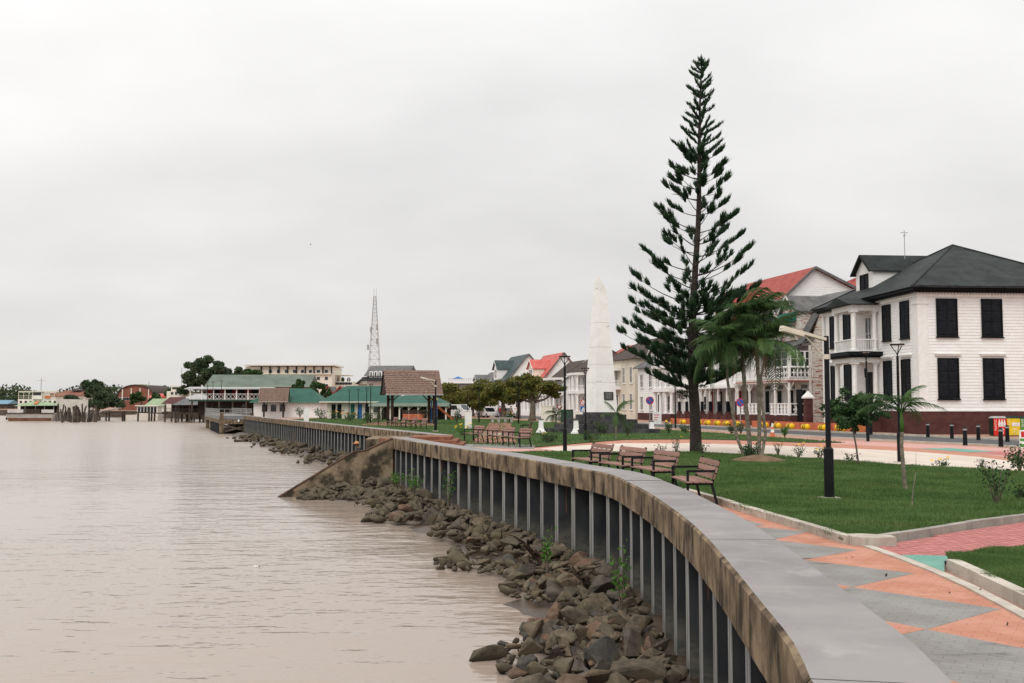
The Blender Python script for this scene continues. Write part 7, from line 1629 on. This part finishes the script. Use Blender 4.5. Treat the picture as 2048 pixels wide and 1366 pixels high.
# driftwood, float, bird
DW = 'dark driftwood snags in the rubble'
for px, py, rot, sc, lb in ((985,1085,.2,1.0,'upright splintered driftwood stump against the piles'), (1075,1130,1.0,1.1,'pale-tipped driftwood root leaning right among the stones'), (1175,1185,.8,1.0,'dark driftwood stump nearest the camera below the shoots')):
    p = G(px, py, -1.75); t = thing('driftwood', lb, 'driftwood', p, 0, DW); b = MB(); rr = random.Random(px)
    def crook(a, dv, n_, st, r_):
        q = [Vector(a)]; v = Vector(dv)
        for _ in range(n_): v = (v+Vector((rr.uniform(-.5,.5), rr.uniform(-.5,.5), rr.uniform(-.35,.45)))).normalized(); q.append(q[-1]+v*st)
        return q, [r_*(1-.85*i/n_)*rr.uniform(.75,1.25) for i in range(n_+1)]
    q, rd = crook((.45,0,-.12), (-.7,0,.55), 6, .16, .13); b.tube(q, rd, 7); b.build('stump', 'driftwood', t)
    for k in range(7):
        b = MB(); w0 = q[2+k%4]; q2, r2 = crook(w0, (rr.uniform(-1,.6), rr.uniform(-.8,.8), rr.uniform(-.1,.9)), 5, rr.uniform(.06,.13), .045); b.tube(q2, r2, 5); b.build('root', 'driftwood', t)
    t.rotation_euler = (rot*.3, 0, rot*.4); t.scale = (sc,)*3
p = G(512, 1134, WATER); t = thing('floating_bottle', 'small white bottle floating on the brown river', 'bottle', p); t.scale = (.6,.6,.6); b = MB(); b.tube([(-.10,0,.02),(-.09,0,.02),(.05,0,.02),(.09,0,.03),(.13,0,.035)], [.02,.045,.045,.018,.016], 10); b.build('body', 'sign_white', t, True); b = MB(); b.tube([(.131,0,.035),(.16,0,.038)], .019, 8); b.build('cap', 'timber_dark', t)
p = A(621, 489, 90); t = thing('flying_bird', 'tiny dark bird flying in the sky above the pier', 'bird', p, R(20)); t.scale = (.6,.6,.6); b = MB(); b.tube([(-.12,0,0),(-.05,0,.01),(.05,0,.015),(.11,0,.01),(.15,0,0)], [.006,.03,.035,.02,.003], 8)
for s in (-1,1): b.add([(.05,s*.02,.015),(-.05,s*.02,.01),(-.07,s*.16,.09),(-.02,s*.30,.06),(.06,s*.16,.10)], [(0,1,2,4),(4,2,3)])
b.build('body', 'black_paint', t)

# fallen leaves on the promenade and the coping
LV = []
for px, py in ((1712,1115),(1700,1117),(1690,1190),(1688,1194),(1560,1033),(1553,1031),(1885,1168),(1900,1190),(1740,1065),(1960,1180),(2010,1250),(1780,1150),(1655,1090)):
    p = G(px, py, .012); LV.append((p.x, p.y, .02))
V, Q = leaves(np.array(LV)+RNG.normal(0, .05, (len(LV), 3))*np.array([1,1,.02]), .055); o = link('leaf_litter', npmesh('leaf_litter', V, Q, 'driftwood'), kind='stuff'); o['label'] = 'a few brown fallen leaves scattered on the painted promenade'

# ------------------------------------------------------------------ people
def person_mat(name, bands):
    """bands: (height, colour) from the feet up"""
    m, n, l, bs = node_mat(name); tcn = n.new('ShaderNodeTexCoord'); sp = n.new('ShaderNodeSeparateXYZ'); l.new(tcn.outputs['Object'], sp.inputs[0])
    mr = n.new('ShaderNodeMapRange'); mr.inputs[1].default_value = 0; mr.inputs[2].default_value = 2.0; l.new(sp.outputs[2], mr.inputs[0])
    cr = n.new('ShaderNodeValToRGB'); cr.color_ramp.interpolation = 'CONSTANT'; l.new(mr.outputs[0], cr.inputs[0]); e = cr.color_ramp.elements
    e[0].position = 0; e[0].color = (*bands[0][1], 1); e.remove(e[1])
    for z, c in bands[1:]: k = e.new(z/2.0); k.color = (*c, 1)
    l.new(cr.outputs[0], bs.inputs['Base Color']); bs.inputs['Roughness'].default_value = .85
def person(label, loc, rz, joints, m, hair=None, cap=None, scale=1.0):
    t = thing('person', label, 'person', loc, rz); me = bpy.data.meshes.new('body'); names = list(joints); ix = {k: i for i, k in enumerate(names)}
    E = [(ix[k], ix[v[2]]) for k, v in joints.items() if v[2]]; me.from_pydata([v[0] for v in joints.values()], E, [])
    o = link('body', me, t); sk = o.modifiers.new('skin', 'SKIN'); sk.use_smooth_shade = True; 
    for i, v in enumerate(joints.values()): me.skin_vertices[0].data[i].radius = (v[1], v[1]*.9) if False else (v[1], v[1]); 
    me.skin_vertices[0].data[ix['pelvis']].use_root = True
    ss = o.modifiers.new('sub', 'SUBSURF'); ss.levels = 2; ss.render_levels = 2; me.materials.append(MATS[m])
    bpy.context.view_layer.update(); ev = o.evaluated_get(bpy.context.evaluated_depsgraph_get()); nm = bpy.data.meshes.new_from_object(ev); nm.name = 'body'; o.modifiers.clear(); o.data = nm
    if not nm.materials: nm.materials.append(MATS[m])
    hx = Vector(joints['head'][0])
    if hair: b = MB(); b.lathe([(.02,.135),(.07,.12),(.105,.06),(.11,.0),(.09,-.05)], 14, tuple(hx+Vector((.012,0,.02)))); b.build('hair', hair, t, True)
    if cap:
        b = MB(); b.lathe([(.02,.14),(.07,.13),(.112,.075),(.118,.035),(.118,.02)], 16, tuple(hx+Vector((0,0,.02)))); b.build('cap', cap, t, True); b = MB(); c = hx+Vector((0,0,.045)); b.add([tuple(c+Vector(v)) for v in ((-.10,-.085,0),(-.10,.085,0),(-.21,.055,-.015),(-.21,-.055,-.015),(-.10,-.085,.012),(-.10,.085,.012),(-.21,.055,-.003),(-.21,-.055,-.003))], [(0,1,2,3),(4,5,6,7),(0,3,7,4),(1,2,6,5),(2,3,7,6)]); b.build('cap_brim', cap, t)
    f = MB()
    for s in (-1,1): f.lathe([(.004,-.01),(.011,0),(.004,.01)], 6, tuple(hx+Vector((-.098,s*.035,.0))))
    f.build('eyes', 'black_paint', t)
    t.scale = (scale,)*3; return t
def standing(arm=.0):
    J = {'pelvis':((0,0,.95),.145,None),'waist':((0,0,1.08),.125,'pelvis'),'chest':((.0,0,1.30),.15,'waist'),'neck0':((0,0,1.45),.075,'chest'),'neck':((-.01,0,1.52),.055,'neck0'),'head':((-.015,0,1.62),.098,'neck'),'crown':((-.005,0,1.70),.075,'head'),'nose':((-.11,0,1.60),.018,'head')}
    for s, k in ((-1,'l'),(1,'r')):
        J['sh'+k] = ((0,s*.17,1.40),.065,'chest'); J['el'+k] = ((.03,s*.235,1.13),.046,'sh'+k); J['wr'+k] = ((-.04-arm,s*.24,.90+arm),.032,'el'+k); J['ha'+k] = ((-.06-arm,s*.235,.82+arm),.034,'wr'+k); J['fi'+k] = ((-.075-arm,s*.225,.75+arm),.016,'ha'+k); J['th'+k] = ((-.10-arm,s*.205,.80+arm),.013,'ha'+k)
        J['hip'+k] = ((0,s*.09,.88),.10,'pelvis'); J['kn'+k] = ((-.02+.03*s,s*.10,.49),.066,'hip'+k); J['an'+k] = ((.02+.05*s,s*.105,.09),.042,'kn'+k); J['to'+k] = ((-.13+.05*s,s*.115,.04),.036,'an'+k)
    return J
SK = (.10,.055,.038)
person_mat('cl_dark', ((0,(.02,.02,.02)),(.10,(.02,.02,.025)),(.95,(.018,.018,.02)),(1.50,SK))); person_mat('cl_red', ((0,(.02,.02,.02)),(.10,(.05,.06,.09)),(.95,(.40,.04,.04)),(1.50,SK))); person_mat('cl_white', ((0,(.02,.02,.02)),(.10,(.03,.03,.04)),(.95,(.6,.6,.58)),(1.50,SK)))
pp = G(487, 829, .38); person('person in dark clothes standing on the pier, seen from behind', (pp.x, pp.y, .36), R(-100), standing(), 'cl_dark', hair='black_paint')
for px, d, m, lb, rz in ((1000,138,'cl_red','person in red shirt standing among the parked cars',.5), (1010,139,'cl_dark','person in dark clothes beside the one in red',2.0), (1022,136,'cl_white','person in white shirt near the orange flowers',1.0)):
    person(lb, (xat(px,d), d, 0), rz, standing(.03), m, hair='black_paint')
# seated on the stair: back to the camera side, knees bent, forearms on the thighs
J = {'pelvis':((0,0,.16),.15,None),'waist':((.0,0,.30),.13,'pelvis'),'chest':((-.05,0,.50),.155,'waist'),'neck0':((-.10,0,.645),.075,'chest'),'neck':((-.13,0,.70),.055,'neck0'),'head':((-.17,0,.79),.098,'neck'),'crown':((-.16,0,.87),.075,'head'),'nose':((-.265,0,.77),.018,'head')}
for s, k in ((-1,'l'),(1,'r')):
    J['sh'+k] = ((-.06,s*.175,.60),.068,'chest'); J['el'+k] = ((-.22,s*.24,.36),.048,'sh'+k); J['wr'+k] = ((-.42,s*.14,.33),.034,'el'+k); J['ha'+k] = ((-.50,s*.09,.34),.036,'wr'+k); J['fi'+k] = ((-.56,s*.06,.33),.017,'ha'+k); J['th'+k] = ((-.50,s*.05,.37),.013,'ha'+k)
    J['hip'+k] = ((-.05,s*.10,.13),.11,'pelvis'); J['kn'+k] = ((-.47,s*.13,.20),.072,'hip'+k); J['an'+k] = ((-.52,s*.13,-.26),.045,'kn'+k); J['to'+k] = ((-.68,s*.14,-.31),.038,'an'+k)
mat('skin_dark', SK, None, rough=.6)
person_mat('cl_sit', ((0,(.03,.035,.05)),(.22,(.02,.018,.02)),(.64,SK))); mat('cap_tan', (.55,.27,.12), (.48,.22,.10), 8, rough=.8)
q = ST0+sw*1.25+sn*.85
person('person in tan cap and dark shirt sitting on the river stair', (q.x, q.y, -.66), math.atan2(sw.y, sw.x)+math.pi, J, 'cl_sit', cap='cap_tan')
